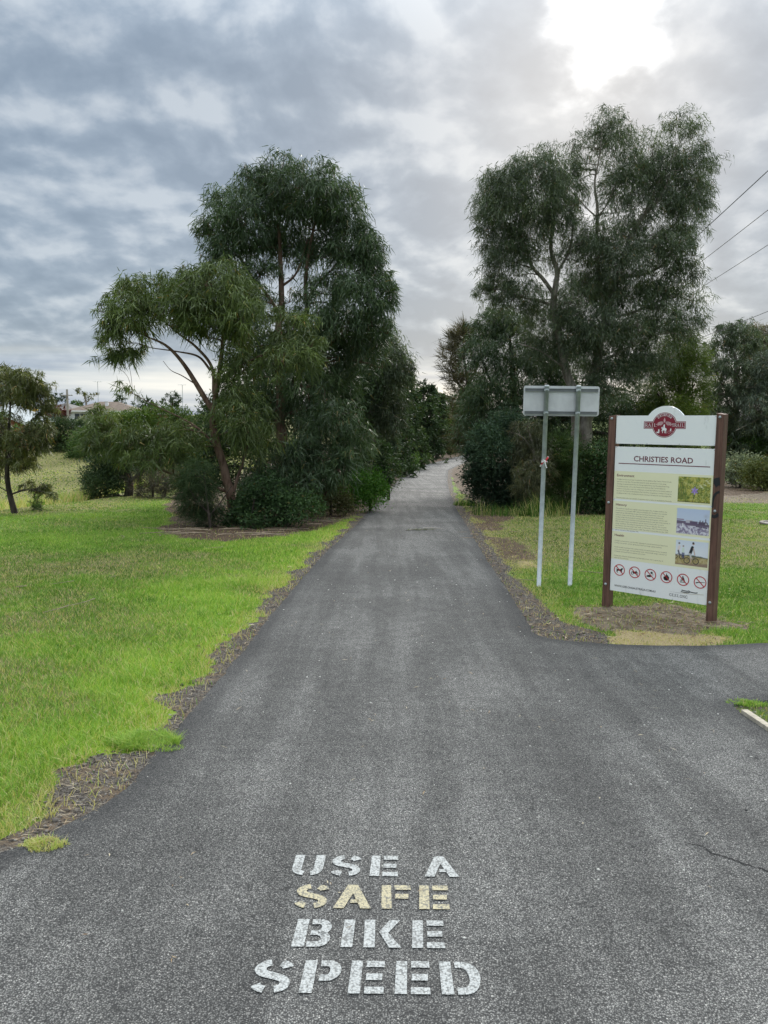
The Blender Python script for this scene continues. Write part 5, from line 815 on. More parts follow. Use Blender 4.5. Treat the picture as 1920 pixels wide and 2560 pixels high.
 {'name':'bend_tree','label':'dark tree closing the view straight behind the far bend of the path','cat':'tree','kind':'bush','bark':'bark_dark','leaf':(0.4704,0.2016),'col':7,'lai':1.4,'group':None,'tuft':0.5,'seed':60,'sprig':0,'trunks':[[(9.38,112.0,-4.83,0.27),(9.24,112.0,1.8,0.135)]],'clumps':[(8.04,112.84,-3.71,1.29,1.15,1),(9.1,111.07,-4.13,1.27,1.13,1),(10.1,110.67,-3.77,1.27,1.12,1),(7.96,111.84,-2.83,1.26,1.14,1),(9.12,111.2,-3.25,1.25,1.13,1),(10.4,110.4,-2.81,1.24,1.12,1),(8.23,111.95,-2.27,1.21,1.14,1),(9.27,110.56,-1.77,1.2,1.12,1),(10.31,113.44,-2.15,1.23,1.15,1),(8.14,110.44,-1.45,1.14,1.12,1),(9.25,113.14,-1.4,1.17,1.15,1),(10.45,112.17,-0.94,1.16,1.14,1),(8.27,112.32,-0.56,1.08,1.14,1),(9.55,113.94,-0.61,1.1,1.16,1),(10.1,111.16,-0.71,1.07,1.13,1),(8.72,112.87,0.84,1.0,1.15,1),(9.43,111.44,0.5,0.99,1.13,1),(10.33,112.86,0.29,1.0,1.15,1),(8.31,110.01,1.4,0.88,1.12,1),(9.32,112.7,1.57,0.9,1.14,1),(9.55,110.47,1.46,0.89,1.12,1),(8.65,113.04,1.91,0.8,1.15,1),(9.17,110.4,2.39,0.78,1.12,1),(9.72,113.94,2.28,0.8,1.16,1),(9.03,113.89,3.43,0.69,1.16,1),(9.06,112.04,3.53,0.67,1.14,1),(9.77,113.68,3.55,0.68,1.15,1)]},
 {'name':'bend_tree','label':'dark tree behind the far bend,partly hidden by the right hand thicket','cat':'tree','kind':'bush','bark':'bark_dark','leaf':(0.4452,0.1908),'col':8,'lai':1.4,'group':None,'tuft':0.5,'seed':61,'sprig':0,'trunks':[[(11.05,106.0,-4.59,0.255),(10.89,106.0,2.03,0.128)]],'clumps':[(9.48,104.01,-3.49,1.25,1.1,1),(11.0,106.78,-3.94,1.28,1.13,1),(12.13,105.8,-3.87,1.27,1.12,1),(9.94,104.56,-2.83,1.24,1.1,1),(11.05,106.14,-2.79,1.26,1.12,1),(11.84,104.76,-2.88,1.24,1.1,1),(9.72,105.07,-1.68,1.2,1.11,1),(10.89,106.66,-2.11,1.22,1.12,1),(11.62,104.31,-1.89,1.19,1.1,1),(10.05,106.15,-0.94,1.15,1.12,1),(11.17,106.73,-1.22,1.16,1.12,1),(11.88,106.33,-0.68,1.15,1.12,1),(10.2,107.53,-0.43,1.09,1.13,1),(10.86,106.84,-0.04,1.08,1.13,1),(11.6,104.05,-0.4,1.05,1.1,1),(10.24,107.79,0.52,1.0,1.14,1),(10.95,106.37,0.99,0.99,1.12,1),(11.57,105.37,0.67,0.98,1.11,1),(10.14,107.09,1.62,0.9,1.13,1),(10.92,106.28,1.63,0.89,1.12,1),(11.55,105.49,2.08,0.88,1.11,1),(10.59,107.13,2.59,0.79,1.13,1),(11.19,106.91,2.95,0.79,1.13,1),(11.32,104.88,2.96,0.77,1.11,1),(10.54,107.48,3.54,0.67,1.13,1),(10.75,105.64,3.26,0.66,1.11,1),(11.39,104.65,3.11,0.65,1.1,1)]},
 {'name':'bend_tree','label':'dark tree behind the far bend,mostly hidden by the blue green shrub','cat':'tree','kind':'bush','bark':'bark_dark','leaf':(0.4956,0.2124),'col':7,'lai':1.4,'group':None,'tuft':0.5,'seed':62,'sprig':0,'trunks':[[(14.56,118.0,-5.12,0.284),(14.36,118.0,2.64,0.142)]],'clumps':[(13.3,117.64,-4.25,1.49,1.29,1),(14.6,119.88,-4.38,1.51,1.31,1),(15.6,116.14,-4.32,1.47,1.27,1),(13.2,117.98,-2.81,1.46,1.29,1),(14.59,118.09,-3.36,1.47,1.29,1),(15.83,116.51,-2.83,1.45,1.27,1),(13.3,118.83,-2.2,1.42,1.3,1),(14.09,117.02,-1.74,1.4,1.28,1),(15.61,117.08,-2.24,1.4,1.28,1),(13.19,119.48,-1.29,1.36,1.31,1),(14.48,117.04,-0.5,1.33,1.28,1),(15.26,116.5,-1.21,1.32,1.27,1),(13.26,119.16,0.37,1.26,1.3,1),(14.17,117.23,-0.23,1.24,1.28,1),(15.47,117.17,0.45,1.24,1.28,1),(13.53,116.97,0.81,1.14,1.28,1),(14.15,116.78,1.6,1.14,1.28,1),(15.33,118.29,1.22,1.15,1.29,1),(13.47,118.22,2.58,1.04,1.29,1),(14.51,119.89,2.44,1.05,1.31,1),(15.47,119.83,2.73,1.05,1.31,1),(14.14,119.92,3.48,0.92,1.31,1),(13.97,116.68,2.99,0.9,1.27,1),(15.48,119.83,3.25,0.92,1.31,1),(13.87,119.76,4.33,0.78,1.31,1),(14.12,118.23,4.69,0.77,1.29,1),(14.39,116.06,4.74,0.75,1.27,1)]},
 {'name':'bend_shrub','label':'low dark shrubbery closing the far bend of the path','cat':'shrub','kind':'bush','bark':'bark_dark','leaf':(0.4,0.17),'col':7,'lai':1.6,'group':None,'tuft':0.5,'seed':21,'sprig':0,'trunks':[[(8.2,104.0,-4.13,0.125),(8.18,104.0,-3.07,0.063)],[(10.58,104.0,-4.11,0.125),(10.55,104.0,-2.73,0.063)]],'clumps':[(5.81,103.25,-2.26,1.24,1.61,1),(7.45,104.43,-2.66,1.26,1.38,1),(8.82,104.3,-2.77,1.26,1.26,1),(10.16,103.95,-2.61,1.38,1.38,1),(11.46,103.3,-2.45,1.37,1.49,1),(13.12,104.73,-2.36,1.39,1.64,1),(8.08,104.9,-0.92,1.64,1.64,1),(10.5,104.04,-0.56,1.88,1.75,1),(9.28,104.01,-1.82,1.63,1.5,1)]},
 {'name':'great_gum_tree','label':'tallest gum tree,right of the path,with pale twin trunks and an open lobed crown','cat':'tree','kind':'gum','bark':'bark_pale','leaf':(0.18,0.0165),'col':2,'lai':2.0,'group':None,'tuft':0.5,'seed':22,'sprig':1,'trunks':[[(6.32,24.5,-1.42,0.314),(6.32,24.5,-0.45,0.251),(6.27,24.5,0.66,0.221),(6.44,24.5,1.61,0.192),(6.52,24.5,2.47,0.162),(6.58,24.5,3.2,0.147),(6.73,24.5,4.13,0.125),(6.94,24.5,5.17,0.103),(7.26,24.5,6.28,0.081),(7.48,24.5,7.06,0.074),(7.82,24.5,7.67,0.059),(8.33,24.5,8.27,0.041),(8.62,24.5,9.03,0.024)],[(6.12,24.5,-0.01,0.162),(6.04,24.5,1.02,0.155),(5.95,24.5,2.18,0.14),(5.82,24.5,2.62,0.133),(5.49,24.5,3.62,0.118),(5.23,24.5,4.79,0.103),(5.23,24.5,5.59,0.088),(5.27,24.5,6.07,0.074),(5.06,24.5,6.68,0.059),(5.09,24.5,7.46,0.044),(5.2,24.5,8.32,0.024)],[(5.23,24.5,5.29,0.066),(4.87,24.5,5.78,0.059),(4.52,24.5,6.14,0.05),(4.32,24.5,6.55,0.038),(4.1,24.5,7.22,0.024),(3.73,24.5,7.9,0.015)],[(5.22,24.5,5.01,0.059),(4.75,24.5,5.15,0.038),(4.09,24.5,5.28,0.027),(3.51,24.5,5.49,0.015)],[(6.79,24.5,4.47,0.074),(6.58,24.5,5.87,0.066),(6.47,24.5,6.69,0.059),(6.44,24.5,7.3,0.053),(6.42,24.5,7.9,0.044),(6.31,24.5,8.72,0.032),(6.43,24.5,9.54,0.021),(6.45,24.5,10.21,0.012)],[(6.43,24.5,7.65,0.029),(6.72,24.5,8.06,0.024),(6.97,24.5,8.74,0.015)],[(6.43,24.5,7.65,0.027),(6.1,24.5,7.92,0.021),(5.84,24.5,8.19,0.013)],[(7.48,24.5,7.06,0.044),(8.02,24.5,6.99,0.035),(8.71,24.5,7.4,0.024),(9.24,24.5,7.96,0.015)],[(7.08,24.5,5.87,0.044),(8.07,24.5,6.02,0.035),(8.76,24.5,6.44,0.024)],[(6.85,24.5,4.61,0.05),(7.85,24.5,4.9,0.038),(8.83,24.5,5.33,0.027),(9.48,24.5,5.2,0.015)],[(5.27,24.5,5.99,0.044),(5.62,24.5,6.69,0.035),(5.72,24.5,7.65,0.021)],[(6.58,24.5,3.2,0.059),(7.33,24.5,3.63,0.044),(8.18,24.5,4.06,0.029)],[(7.82,24.5,7.67,0.032),(8.22,24.5,8.62,0.024),(8.73,24.5,9.57,0.015)],[(4.52,24.5,6.14,0.029),(4.06,24.5,6.26,0.021),(3.56,24.5,6.53,0.013)],[(5.69,24.5,3.04,0.029),(4.87,24.5,3.6,0.022),(4.14,24.5,3.85,0.015)]],'clumps':[(3.3,25.01,8.3,0.57,0.69,1),(3.68,24.0,8.46,0.69,0.58,1),(4.41,23.8,8.7,0.72,0.54,1),(3.19,25.05,7.55,0.45,0.66,1),(3.74,24.02,7.64,0.75,0.66,1),(4.6,23.9,7.89,0.78,0.72,1),(3.65,24.69,6.77,0.62,0.59,0.8),(4.28,24.29,7.04,0.67,0.58,0.8),(5.54,24.95,8.45,0.6,0.78,1),(5.17,24.2,7.43,0.52,0.64,1),(5.44,25.06,9.28,0.63,0.51,0.6),(3.88,24.3,6.52,0.53,0.44,0.7),(4.41,24.62,9.29,0.59,0.36,0.45),(5.03,24.98,9.68,0.45,0.36,0.3),(5.61,24.7,9.74,0.39,0.42,0.3),(6.44,24.97,10.16,0.48,0.63,0.5),(6.97,24.77,9.77,0.66,0.75,0.7),(6.44,24.0,10.36,0.35,0.38,0.35),(7.05,24.92,10.66,0.3,0.33,0.35),(7.27,24.62,8.65,0.68,0.77,1),(6.92,24.29,7.81,0.56,0.64,0.6),(7.4,24.16,9.18,0.38,0.49,0.45),(6.1,24.88,9.39,0.36,0.54,0.4),(8.06,24.59,9.46,0.5,0.71,0.6),(9.04,25.04,10.15,0.63,0.69,0.6),(8.62,24.9,9.01,0.75,0.75,1),(9.45,25.04,9.2,0.6,0.69,0.8),(9.46,24.57,8.38,0.47,0.56,0.7),(9.26,24.73,7.95,0.6,0.54,0.8),(8.44,24.65,8.05,0.68,0.62,1),(8.61,24.23,10.37,0.41,0.35,0.4),(9.37,25.0,10.28,0.33,0.45,0.4),(7.62,24.29,8.02,0.38,0.53,0.6),(8.12,24.83,7.27,0.6,0.51,0.6),(8.92,25.03,7.18,0.6,0.51,0.7),(7.28,24.68,7.22,0.59,0.56,0.7),(9.14,24.11,7.18,0.44,0.44,0.6),(6.11,24.86,7.18,0.54,0.51,0.6),(5.97,24.75,6.46,0.77,0.66,0.8),(6.5,24.1,6.61,0.64,0.61,0.7),(7.01,23.82,6.02,0.75,0.75,1),(8.06,24.54,6.44,0.65,0.62,0.7),(8.67,23.95,6.54,0.58,0.61,0.9),(6.72,25.24,5.57,0.91,0.79,1),(7.69,24.51,5.18,0.8,0.74,1),(8.55,24.52,5.33,0.68,0.65,1),(9.04,24.4,5.88,0.5,0.53,0.7),(9.47,24.68,5.37,0.48,0.42,0.6),(9.83,24.96,5.01,0.36,0.36,0.5),(5.9,24.25,5.13,0.64,0.7,1),(5.6,24.35,4.44,0.59,0.67,1),(4.09,24.61,6.0,0.65,0.41,0.6),(3.46,24.28,6.21,0.53,0.41,0.7),(4.72,24.61,6.42,0.53,0.44,0.5),(3.52,24.55,5.59,0.53,0.35,0.8),(4.22,24.41,5.27,0.65,0.44,0.8),(3.08,24.69,5.44,0.3,0.39,0.8),(3.82,24.53,5.0,0.59,0.38,0.7),(6.52,23.75,4.11,0.89,0.74,1),(7.86,25.31,3.99,0.85,0.79,1),(8.53,24.31,4.26,0.64,0.64,1),(9.28,24.42,4.42,0.5,0.44,0.7),(6.0,24.37,3.6,0.67,0.67,1),(4.95,25.05,4.66,0.66,0.6,0.8),(5.15,25.16,3.66,0.76,0.7,0.9),(7.23,24.52,2.91,0.89,0.71,1),(8.17,24.36,3.2,0.73,0.67,1),(6.53,23.98,2.31,0.63,0.58,0.9)]},
 {'name':'dark_gum_tree','label':'dark gum filling the gap between the tallest gum and the path,shorter and denser','cat':'tree','kind':'gum','bark':'bark_dark','leaf':(0.2,0.022),'col':0,'lai':1.7,'group':None,'tuft':0.5,'seed':23,'sprig':0,'trunks':[[(4.9,28.0,-1.59,0.231),(4.9,28.0,-1.1,0.185),(4.81,28.0,0.75,0.152),(4.62,28.0,2.41,0.118),(4.5,28.0,3.72,0.067),(4.39,28.0,4.53,0.034)],[(4.67,28.0,1.92,0.067),(3.78,28.0,2.89,0.051),(3.42,28.0,3.71,0.027)],[(4.67,28.0,1.92,0.067),(5.61,28.0,2.75,0.051),(6.08,28.0,3.41,0.027)]],'clumps':[(4.12,28.52,5.07,0.69,0.55,1),(3.54,28.46,4.57,0.58,0.58,1),(4.66,28.64,4.6,0.93,0.76,1),(3.52,27.44,3.51,0.73,0.76,1),(4.62,28.17,3.4,1.02,0.85,1),(5.57,27.87,3.23,0.94,0.84,1),(6.3,28.05,2.43,0.84,0.84,1),(3.86,27.33,2.38,0.99,0.85,1),(5.02,27.4,2.07,1.06,0.89,1),(6.14,27.92,1.43,0.84,0.84,1),(3.43,27.63,1.9,0.73,0.8,1),(3.15,27.95,1.07,0.61,0.77,1),(4.04,27.19,1.09,0.92,0.82,1),(5.2,27.25,0.78,0.98,0.82,1),(6.63,28.25,3.6,0.68,0.78,1),(8.28,27.86,1.62,1.01,0.84,1),(7.35,28.02,1.11,0.84,0.84,1),(9.43,28.36,1.97,0.85,0.85,1),(9.47,27.79,0.81,0.84,0.84,1),(8.16,27.25,0.32,0.92,0.82,1)]},
 {'name':'casuarina_tree','label':'brownish spiky casuarina leaning towards the path gap,left of the dark gum','cat':'tree','kind':'needle_up','bark':'bark_dark','leaf':(0.34,0.016),'col':11,'lai':2.0,'group':None,'tuft':0.5,'seed':24,'sprig':0,'trunks':[[(3.86,32.0,-1.78,0.169),(3.86,32.0,-1.3,0.135),(3.71,32.0,1.0,0.116),(3.48,32.0,2.51,0.087),(3.26,32.0,3.63,0.058),(3.14,32.0,4.56,0.029)],[(3.5,32.0,2.32,0.058),(2.89,32.0,3.07,0.039),(2.55,32.0,3.81,0.019)],[(3.41,32.0,2.89,0.05),(3.82,32.0,3.83,0.035),(3.89,32.0,4.76,0.019)]],'clumps':[(3.25,32.21,4.92,0.5,0.39,1),(2.89,32.34,4.55,0.51,0.43,1),(3.58,31.67,4.63,0.57,0.5,1),(2.73,32.5,3.94,0.43,0.51,1),(3.12,31.64,3.89,0.65,0.57,1),(2.81,32.17,3.17,0.43,0.46,0.8),(3.32,31.49,2.87,0.68,0.64,1),(2.93,32.26,2.51,0.43,0.39,0.6),(3.45,31.59,1.94,0.65,0.68,1),(3.34,32.21,0.99,0.54,0.66,1),(3.04,32.22,1.56,0.35,0.47,0.6),(3.75,32.28,0.42,0.58,0.58,1),(3.24,31.94,0.33,0.35,0.42,1)]},
 {'name':'yellow_green_tree','label':'soft yellow green feathery tree at the right flank of the tallest gum','cat':'tree','kind':'needle','bark':'bark_dark','leaf':(0.26,0.013),'col':12,'lai':2.1,'group':None,'tuft':0.5,'seed':25,'sprig':0,'trunks':[[(10.1,27.0,-1.55,0.143),(10.1,27.0,-0.78,0.114),(10.09,27.0,0.84,0.097),(10.16,27.0,2.28,0.065),(10.31,27.0,3.39,0.032)],[(10.12,27.0,1.64,0.049),(9.43,27.0,2.43,0.032)],[(10.14,27.0,1.96,0.049),(10.7,27.0,2.76,0.029)]],'clumps':[(10.09,26.88,4.13,0.55,0.49,1),(10.81,27.43,3.74,0.46,0.56,1),(10.0,27.4,3.57,0.66,0.66,1),(10.4,26.68,2.98,0.61,0.71,1),(9.93,27.5,2.61,0.76,0.76,1),(10.79,27.14,2.21,0.49,0.65,1),(10.05,26.38,1.64,0.73,0.73,1),(9.52,27.58,1.64,0.73,0.76,1),(10.7,26.76,1.17,0.55,0.71,1),(9.75,26.72,0.69,0.8,0.74,1),(10.67,26.91,0.04,0.65,0.74,1)]},
 {'name':'blue_green_shrub','label':'big rounded blue green shrub at the right edge of the path','cat':'shrub','kind':'bush','bark':'bark_dark','leaf':(0.11,0.024),'col':13,'lai':2.4,'group':None,'tuft':0.5,'seed':26,'sprig':0,'trunks':[[(3.35,23.0,-1.35,0.069),(3.35,23.0,-1.19,0.055),(3.26,23.0,-0.5,0.042),(3.17,23.0,0.2,0.028)],[(3.41,23.0,-0.91,0.042),(3.74,23.0,-0.21,0.028)]],'clumps':[(3.67,23.25,-1.15,0.56,0.28,1),(3.98,22.7,-0.6,0.46,0.46,1),(4.2,22.71,-1.08,0.41,0.27,1),(3.71,23.1,1.3,0.47,0.42,1),(2.93,22.56,0.96,0.41,0.35,1),(3.47,23.28,0.95,0.48,0.42,1),(2.78,23.26,0.39,0.42,0.48,1),(3.23,22.47,0.43,0.62,0.54,1),(3.89,23.18,0.4,0.5,0.56,1),(2.7,23.0,-0.22,0.39,0.47,1),(3.28,23.16,-0.37,0.67,0.59,1),(3.96,23.45,-0.39,0.56,0.62,1),(3.06,23.49,-0.9,0.51,0.37,1),(3.6,22.9,-0.9,0.63,0.39,1),(4.17,23.34,-1.01,0.37,0.37,1)]},
 {'name':'weeping_small_tree','label':'small weeping brownish olive tree with pale twigs just left of the metal sign posts','cat':'tree','kind':'gum','bark':'bark_pale','leaf':(0.17,0.013),'col':14,'lai':2.0,'group':None,'tuft':0.4,'seed':27,'sprig':0,'trunks':[[(4.18,21.5,-1.27,0.081),(4.18,21.5,-1.16,0.065),(4.12,21.5,-0.22,0.052),(4.15,21.5,0.56,0.039),(3.96,21.5,1.33,0.019)],[(4.15,21.5,0.56,0.026),(3.91,21.5,0.94,0.018),(3.72,21.5,1.07,0.01)],[(4.13,21.5,0.3,0.026),(4.37,21.5,0.82,0.017),(4.46,21.5,1.2,0.01)]],'clumps':[(3.97,21.65,1.19,0.36,0.31,0.8),(4.22,21.7,0.74,0.44,0.47,1),(3.95,21.96,0.47,0.32,0.53,0.9),(4.27,21.2,0.06,0.38,0.56,1),(3.88,21.07,-0.31,0.35,0.56,1),(4.43,21.82,-0.77,0.39,0.39,1)]},
 {'name':'dark_undergrowth_shrub','label':'dark needle leaved shrub standing behind the two metal sign posts','cat':'shrub','kind':'needle_up','bark':'bark_dark','leaf':(0.2,0.012),'col':15,'lai':2.4,'group':None,'tuft':0.5,'seed':28,'sprig':0,'trunks':[[(5.14,22.0,-1.25,0.053),(5.12,22.0,-0.52,0.04),(5.04,22.0,0.28,0.026)]],'clumps':[(4.85,21.61,0.62,0.47,0.47,1),(5.32,21.63,0.3,0.47,0.52,1),(4.85,22.1,0.0,0.53,0.53,1),(5.29,21.66,-0.35,0.57,0.57,1),(4.84,21.63,-0.68,0.52,0.47,1),(5.46,21.96,-0.98,0.53,0.32,1),(4.79,21.92,-1.05,0.34,0.24,1)]},
 {'name':'dark_leafy_shrub','label':'dark broad leaved shrub between the metal sign posts and the information board','cat':'shrub','kind':'bush','bark':'bark_dark','leaf':(0.09,0.04),'col':4,'lai':2.2,'group':None,'tuft':0.5,'seed':29,'sprig':0,'trunks':[[(5.89,21.3,-1.19,0.051),(5.85,21.3,-0.44,0.038),(5.82,21.3,0.2,0.026)]],'clumps':[(5.83,21.35,0.45,0.46,0.46,1),(6.23,21.15,0.09,0.46,0.51,1),(5.8,21.64,-0.15,0.52,0.52,1),(6.12,21.09,-0.55,0.56,0.51,1),(5.74,21.31,-0.77,0.51,0.41,1),(6.28,21.14,-1.0,0.46,0.23,1),(6.66,21.22,-0.42,0.46,0.64,1),(7.25,21.77,-0.8,0.47,0.47,1)]},
 {'name':'low_brush','label':'low dark brush behind the information board','cat':'shrub','kind':'bush','bark':'bark_dark','leaf':(0.12,0.05),'col':7,'lai':2.0,'group':None,'tuft':0.5,'seed':30,'sprig':0,'trunks':[[(9.1,25.0,-1.45,0.06),(9.05,25.0,-0.61,0.045)]],'clumps':[(8.9,25.05,-0.32,0.75,0.66,1),(9.68,24.74,-0.28,0.68,0.65,1),(8.42,24.41,-1.01,0.68,0.44,1),(9.45,25.21,-1.09,0.76,0.49,1),(10.01,24.71,-1.03,0.51,0.45,1)]},
 {'name':'tall_grey_gum','label':'grey green gum with a pale forked trunk beyond the information board','cat':'tree','kind':'gum','bark':'bark_pale','leaf':(0.3,0.034),'col':2,'lai':1.9,'group':None,'tuft':0.5,'seed':31,'sprig':0,'trunks':[[(20.93,46.0,-2.34,0.276),(20.93,46.0,-2.1,0.221),(20.81,46.0,0.93,0.194),(20.77,46.0,3.11,0.166),(20.63,46.0,4.45,0.138),(20.52,46.0,5.25,0.097),(20.12,46.0,5.92,0.055)],[(20.63,46.0,4.45,0.083),(20.96,46.0,5.2,0.066),(21.06,46.0,6.06,0.039)],[(20.76,46.0,2.56,0.083),(19.86,46.0,3.64,0.055),(19.4,46.0,4.44,0.028)]],'clumps':[(19.75,45.42,6.46,0.66,0.55,1),(20.5,45.46,6.66,0.77,0.55,0.8),(19.61,45.85,5.63,0.77,0.77,1),(21.29,46.33,5.82,1.0,0.89,1),(19.22,45.57,4.41,0.66,0.77,1),(20.26,45.19,4.4,1.14,1.03,1),(19.67,45.47,3.08,1.09,1.09,1),(21.55,46.56,2.86,1.23,1.23,1),(19.32,45.4,1.73,0.93,1.2,1),(21.11,46.58,1.2,1.34,1.29,1),(20.24,46.32,0.09,1.11,1.23,1),(20.9,45.28,-0.41,1.09,1.09,1)]},
 {'name':'rusty_topped_gum','label':'gum with rusty new growth on top near the right edge,behind the grey one','cat':'tree','kind':'gum','bark':'bark_pale','leaf':(0.32,0.037),'col':16,'lai':1.9,'group':None,'tuft':0.5,'seed':32,'sprig':0,'trunks':[[(26.01,52.0,-2.55,0.25),(25.54,52.0,1.8,0.188),(25.1,52.0,4.85,0.125),(24.73,52.0,6.66,0.063)],[(25.36,52.0,3.02,0.094),(26.09,52.0,4.86,0.063)]],'clumps':[(24.24,51.38,7.13,0.8,0.68,0.9),(25.09,51.52,6.77,0.93,0.87,1),(24.57,51.56,5.87,1.24,1.12,1),(26.69,52.81,6.45,1.14,1.14,1),(26.11,51.99,4.56,1.44,1.44,1),(25.16,52.5,3.96,1.26,1.26,1),(26.59,50.96,3.31,1.41,1.41,1)]},
 {'name':'silver_gum_tree','label':'silvery drooping gum at the right frame edge with white bare limbs','cat':'tree','kind':'gum','bark':'bark_pale','leaf':(0.3,0.032),'col':17,'lai':2.0,'group':None,'tuft':0.5,'seed':33,'sprig':0,'trunks':[[(23.09,44.0,-2.18,0.212),(22.59,44.0,0.99,0.159),(22.19,44.0,2.8,0.106),(21.94,44.0,4.35,0.053)],[(22.68,44.0,0.46,0.079),(21.74,44.0,1.76,0.064),(20.72,44.0,1.36,0.042),(19.96,44.0,0.96,0.026)],[(22.5,44.0,1.51,0.079),(21.55,44.0,2.54,0.053),(21.11,44.0,3.31,0.032)]],'clumps':[(21.58,44.1,4.61,0.8,0.85,1),(21.49,44.25,3.32,1.06,1.06,1),(22.68,44.6,3.87,1.07,1.07,1),(20.75,43.64,2.27,0.89,0.84,1),(22.17,44.33,1.77,1.23,1.07,1),(21.04,44.63,1.09,0.91,0.75,1),(22.28,44.9,0.43,1.24,0.92,1),(22.78,43.4,1.26,1.04,1.31,1),(23.37,44.29,3.08,1.07,1.33,1)]},
 {'name':'grey_leaf_shrub','label':'low pale grey green shrub to the right of the information board','cat':'shrub','kind':'bush','bark':'bark_dark','leaf':(0.16,0.045),'col':18,'lai':2.4,'group':None,'tuft':0.5,'seed':34,'sprig':0,'trunks':[[(19.04,41.0,-2.16,0.092),(19.04,41.0,-1.95,0.074),(18.99,41.0,-1.21,0.049)]],'clumps':[(19.1,41.04,-0.71,0.74,0.44,1),(18.55,41.11,-1.22,0.69,0.54,1),(19.78,41.37,-1.1,0.6,0.5,1),(19.31,41.64,-1.63,0.9,0.45,1)]},
 {'name':'olive_shrub','label':'rounded olive shrub at the right edge in front of the grey leaved one','cat':'shrub','kind':'bush','bark':'bark_dark','leaf':(0.15,0.042),'col':19,'lai':2.4,'group':None,'tuft':0.5,'seed':35,'sprig':0,'trunks':[[(18.7,38.0,-1.96,0.069),(18.65,38.0,-1.22,0.046)]],'clumps':[(18.44,38.07,-1.0,0.78,0.5,1),(19.26,38.35,-0.9,0.78,0.6,1),(19.01,38.45,-1.6,1.02,0.46,1),(19.98,38.54,-1.48,0.83,0.65,1)]},
 {'name':'leafy_green_shrub','label':'mid green leafy shrub at the right edge below the silvery gum','cat':'shrub','kind':'bush','bark':'bark_dark','leaf':(0.19,0.07),'col':10,'lai':2.2,'group':None,'tuft':0.5,'seed':36,'sprig':0,'trunks':[[(21.99,45.0,-2.28,0.081),(21.87,45.0,-0.65,0.054)]],'clumps':[(21.41,44.72,0.16,0.91,0.7,1),(22.73,45.8,0.41,0.94,0.83,1),(21.37,45.67,-0.56,0.82,0.71,1),(22.54,45.82,-0.69,1.1,0.72,1),(20.63,45.31,-0.28,0.6,0.6,1),(23.52,45.66,-0.12,0.99,1.1,1)]},
 {'name':'young_gum_tree','label':'slender young gum with a dark trunk on the lawn crest at the left edge','cat':'tree','kind':'gum','bark':'bark_dark','leaf':(0.15,0.018),'col':20,'lai':2.0,'group':None,'tuft':0.36,'seed':37,'sprig':0,'trunks':[[(-8.8,18.2,-1.1,0.103),(-8.8,18.2,-0.98,0.082),(-8.84,18.2,-0.69,0.071),(-8.91,18.2,-0.31,0.06),(-8.94,18.2,0.06,0.055),(-8.93,18.2,0.57,0.044),(-8.85,18.2,1.12,0.035),(-8.79,18.2,1.66,0.022),(-8.79,18.2,2.19,0.011)],[(-8.92,18.2,0.35,0.026),(-8.75,18.2,0.79,0.022),(-8.5,18.2,1.07,0.015),(-8.29,18.2,1.23,0.009)],[(-8.87,18.2,-0.39,0.022),(-8.69,18.2,-0.33,0.018),(-8.47,18.2,-0.28,0.013),(-8.14,18.2,-0.32,0.008)],[(-8.85,18.2,1.01,0.022),(-9.05,18.2,1.28,0.018),(-9.31,18.2,1.55,0.011)],[(-8.89,18.2,-0.37,0.016),(-9.18,18.2,-0.2,0.011),(-9.45,18.2,-0.04,0.007)]],'clumps':[(-8.98,18.38,2.25,0.38,0.33,1),(-8.32,17.79,2.27,0.39,0.3,1),(-8.25,18.32,2.04,0.31,0.35,1),(-9.41,18.54,1.98,0.4,0.4,1),(-8.91,18.53,1.9,0.45,0.31,1),(-8.32,18.22,1.79,0.37,0.28,1),(-8.06,18.33,1.61,0.18,0.37,0.8),(-8.87,18.07,1.39,0.39,0.17,0.5),(-8.15,18.23,1.18,0.26,0.31,1),(-8.42,17.81,0.97,0.36,0.24,0.6),(-9.37,18.38,1.11,0.44,0.44,1),(-8.96,18.3,0.79,0.46,0.33,1),(-8.27,17.98,0.75,0.35,0.35,1),(-8.04,18.08,0.81,0.17,0.26,0.7),(-8.94,18.44,0.34,0.4,0.27,1),(-8.47,18.14,0.31,0.28,0.22,0.8),(-9.5,18.66,0.32,0.4,0.34,1),(-8.55,18.67,-0.26,0.25,0.11,0.8),(-8.2,18.54,-0.35,0.18,0.12,0.8),(-7.75,17.79,-0.38,0.09,0.09,0.6)]},
 {'name':'dark_crest_shrub','label':'dark spreading shrub with a black trunk on the lawn crest left of the gums','cat':'shrub','kind':'bush','bark':'bark_dark','leaf':(0.1,0.035),'col':7,'lai':2.4,'group':None,'tuft':0.5,'seed':38,'sprig':0,'trunks':[[(-9.37,28.0,-1.5,0.168),(-9.32,28.0,-1.09,0.152),(-9.36,28.0,-0.58,0.118),(-9.44,28.0,-0.07,0.067)],[(-9.33,28.0,-0.92,0.067),(-9.96,28.0,-0.42,0.051)],[(-9.33,28.0,-0.92,0.067),(-8.61,28.0,-0.4,0.051)]],'clumps':[(-9.64,28.19,-0.0,0.78,0.54,1),(-10.27,27.92,-0.41,0.6,0.54,1),(-10.74,28.22,-1.04,0.44,0.44,1),(-10.06,27.53,-1.05,0.6,0.5,1),(-9.94,28.22,-0.77,0.61,0.51,1),(-8.72,27.83,-0.22,0.77,0.57,1),(-10.88,28.11,-1.42,0.27,0.2,1),(-10.29,27.67,-1.4,0.4,0.17,1)]},
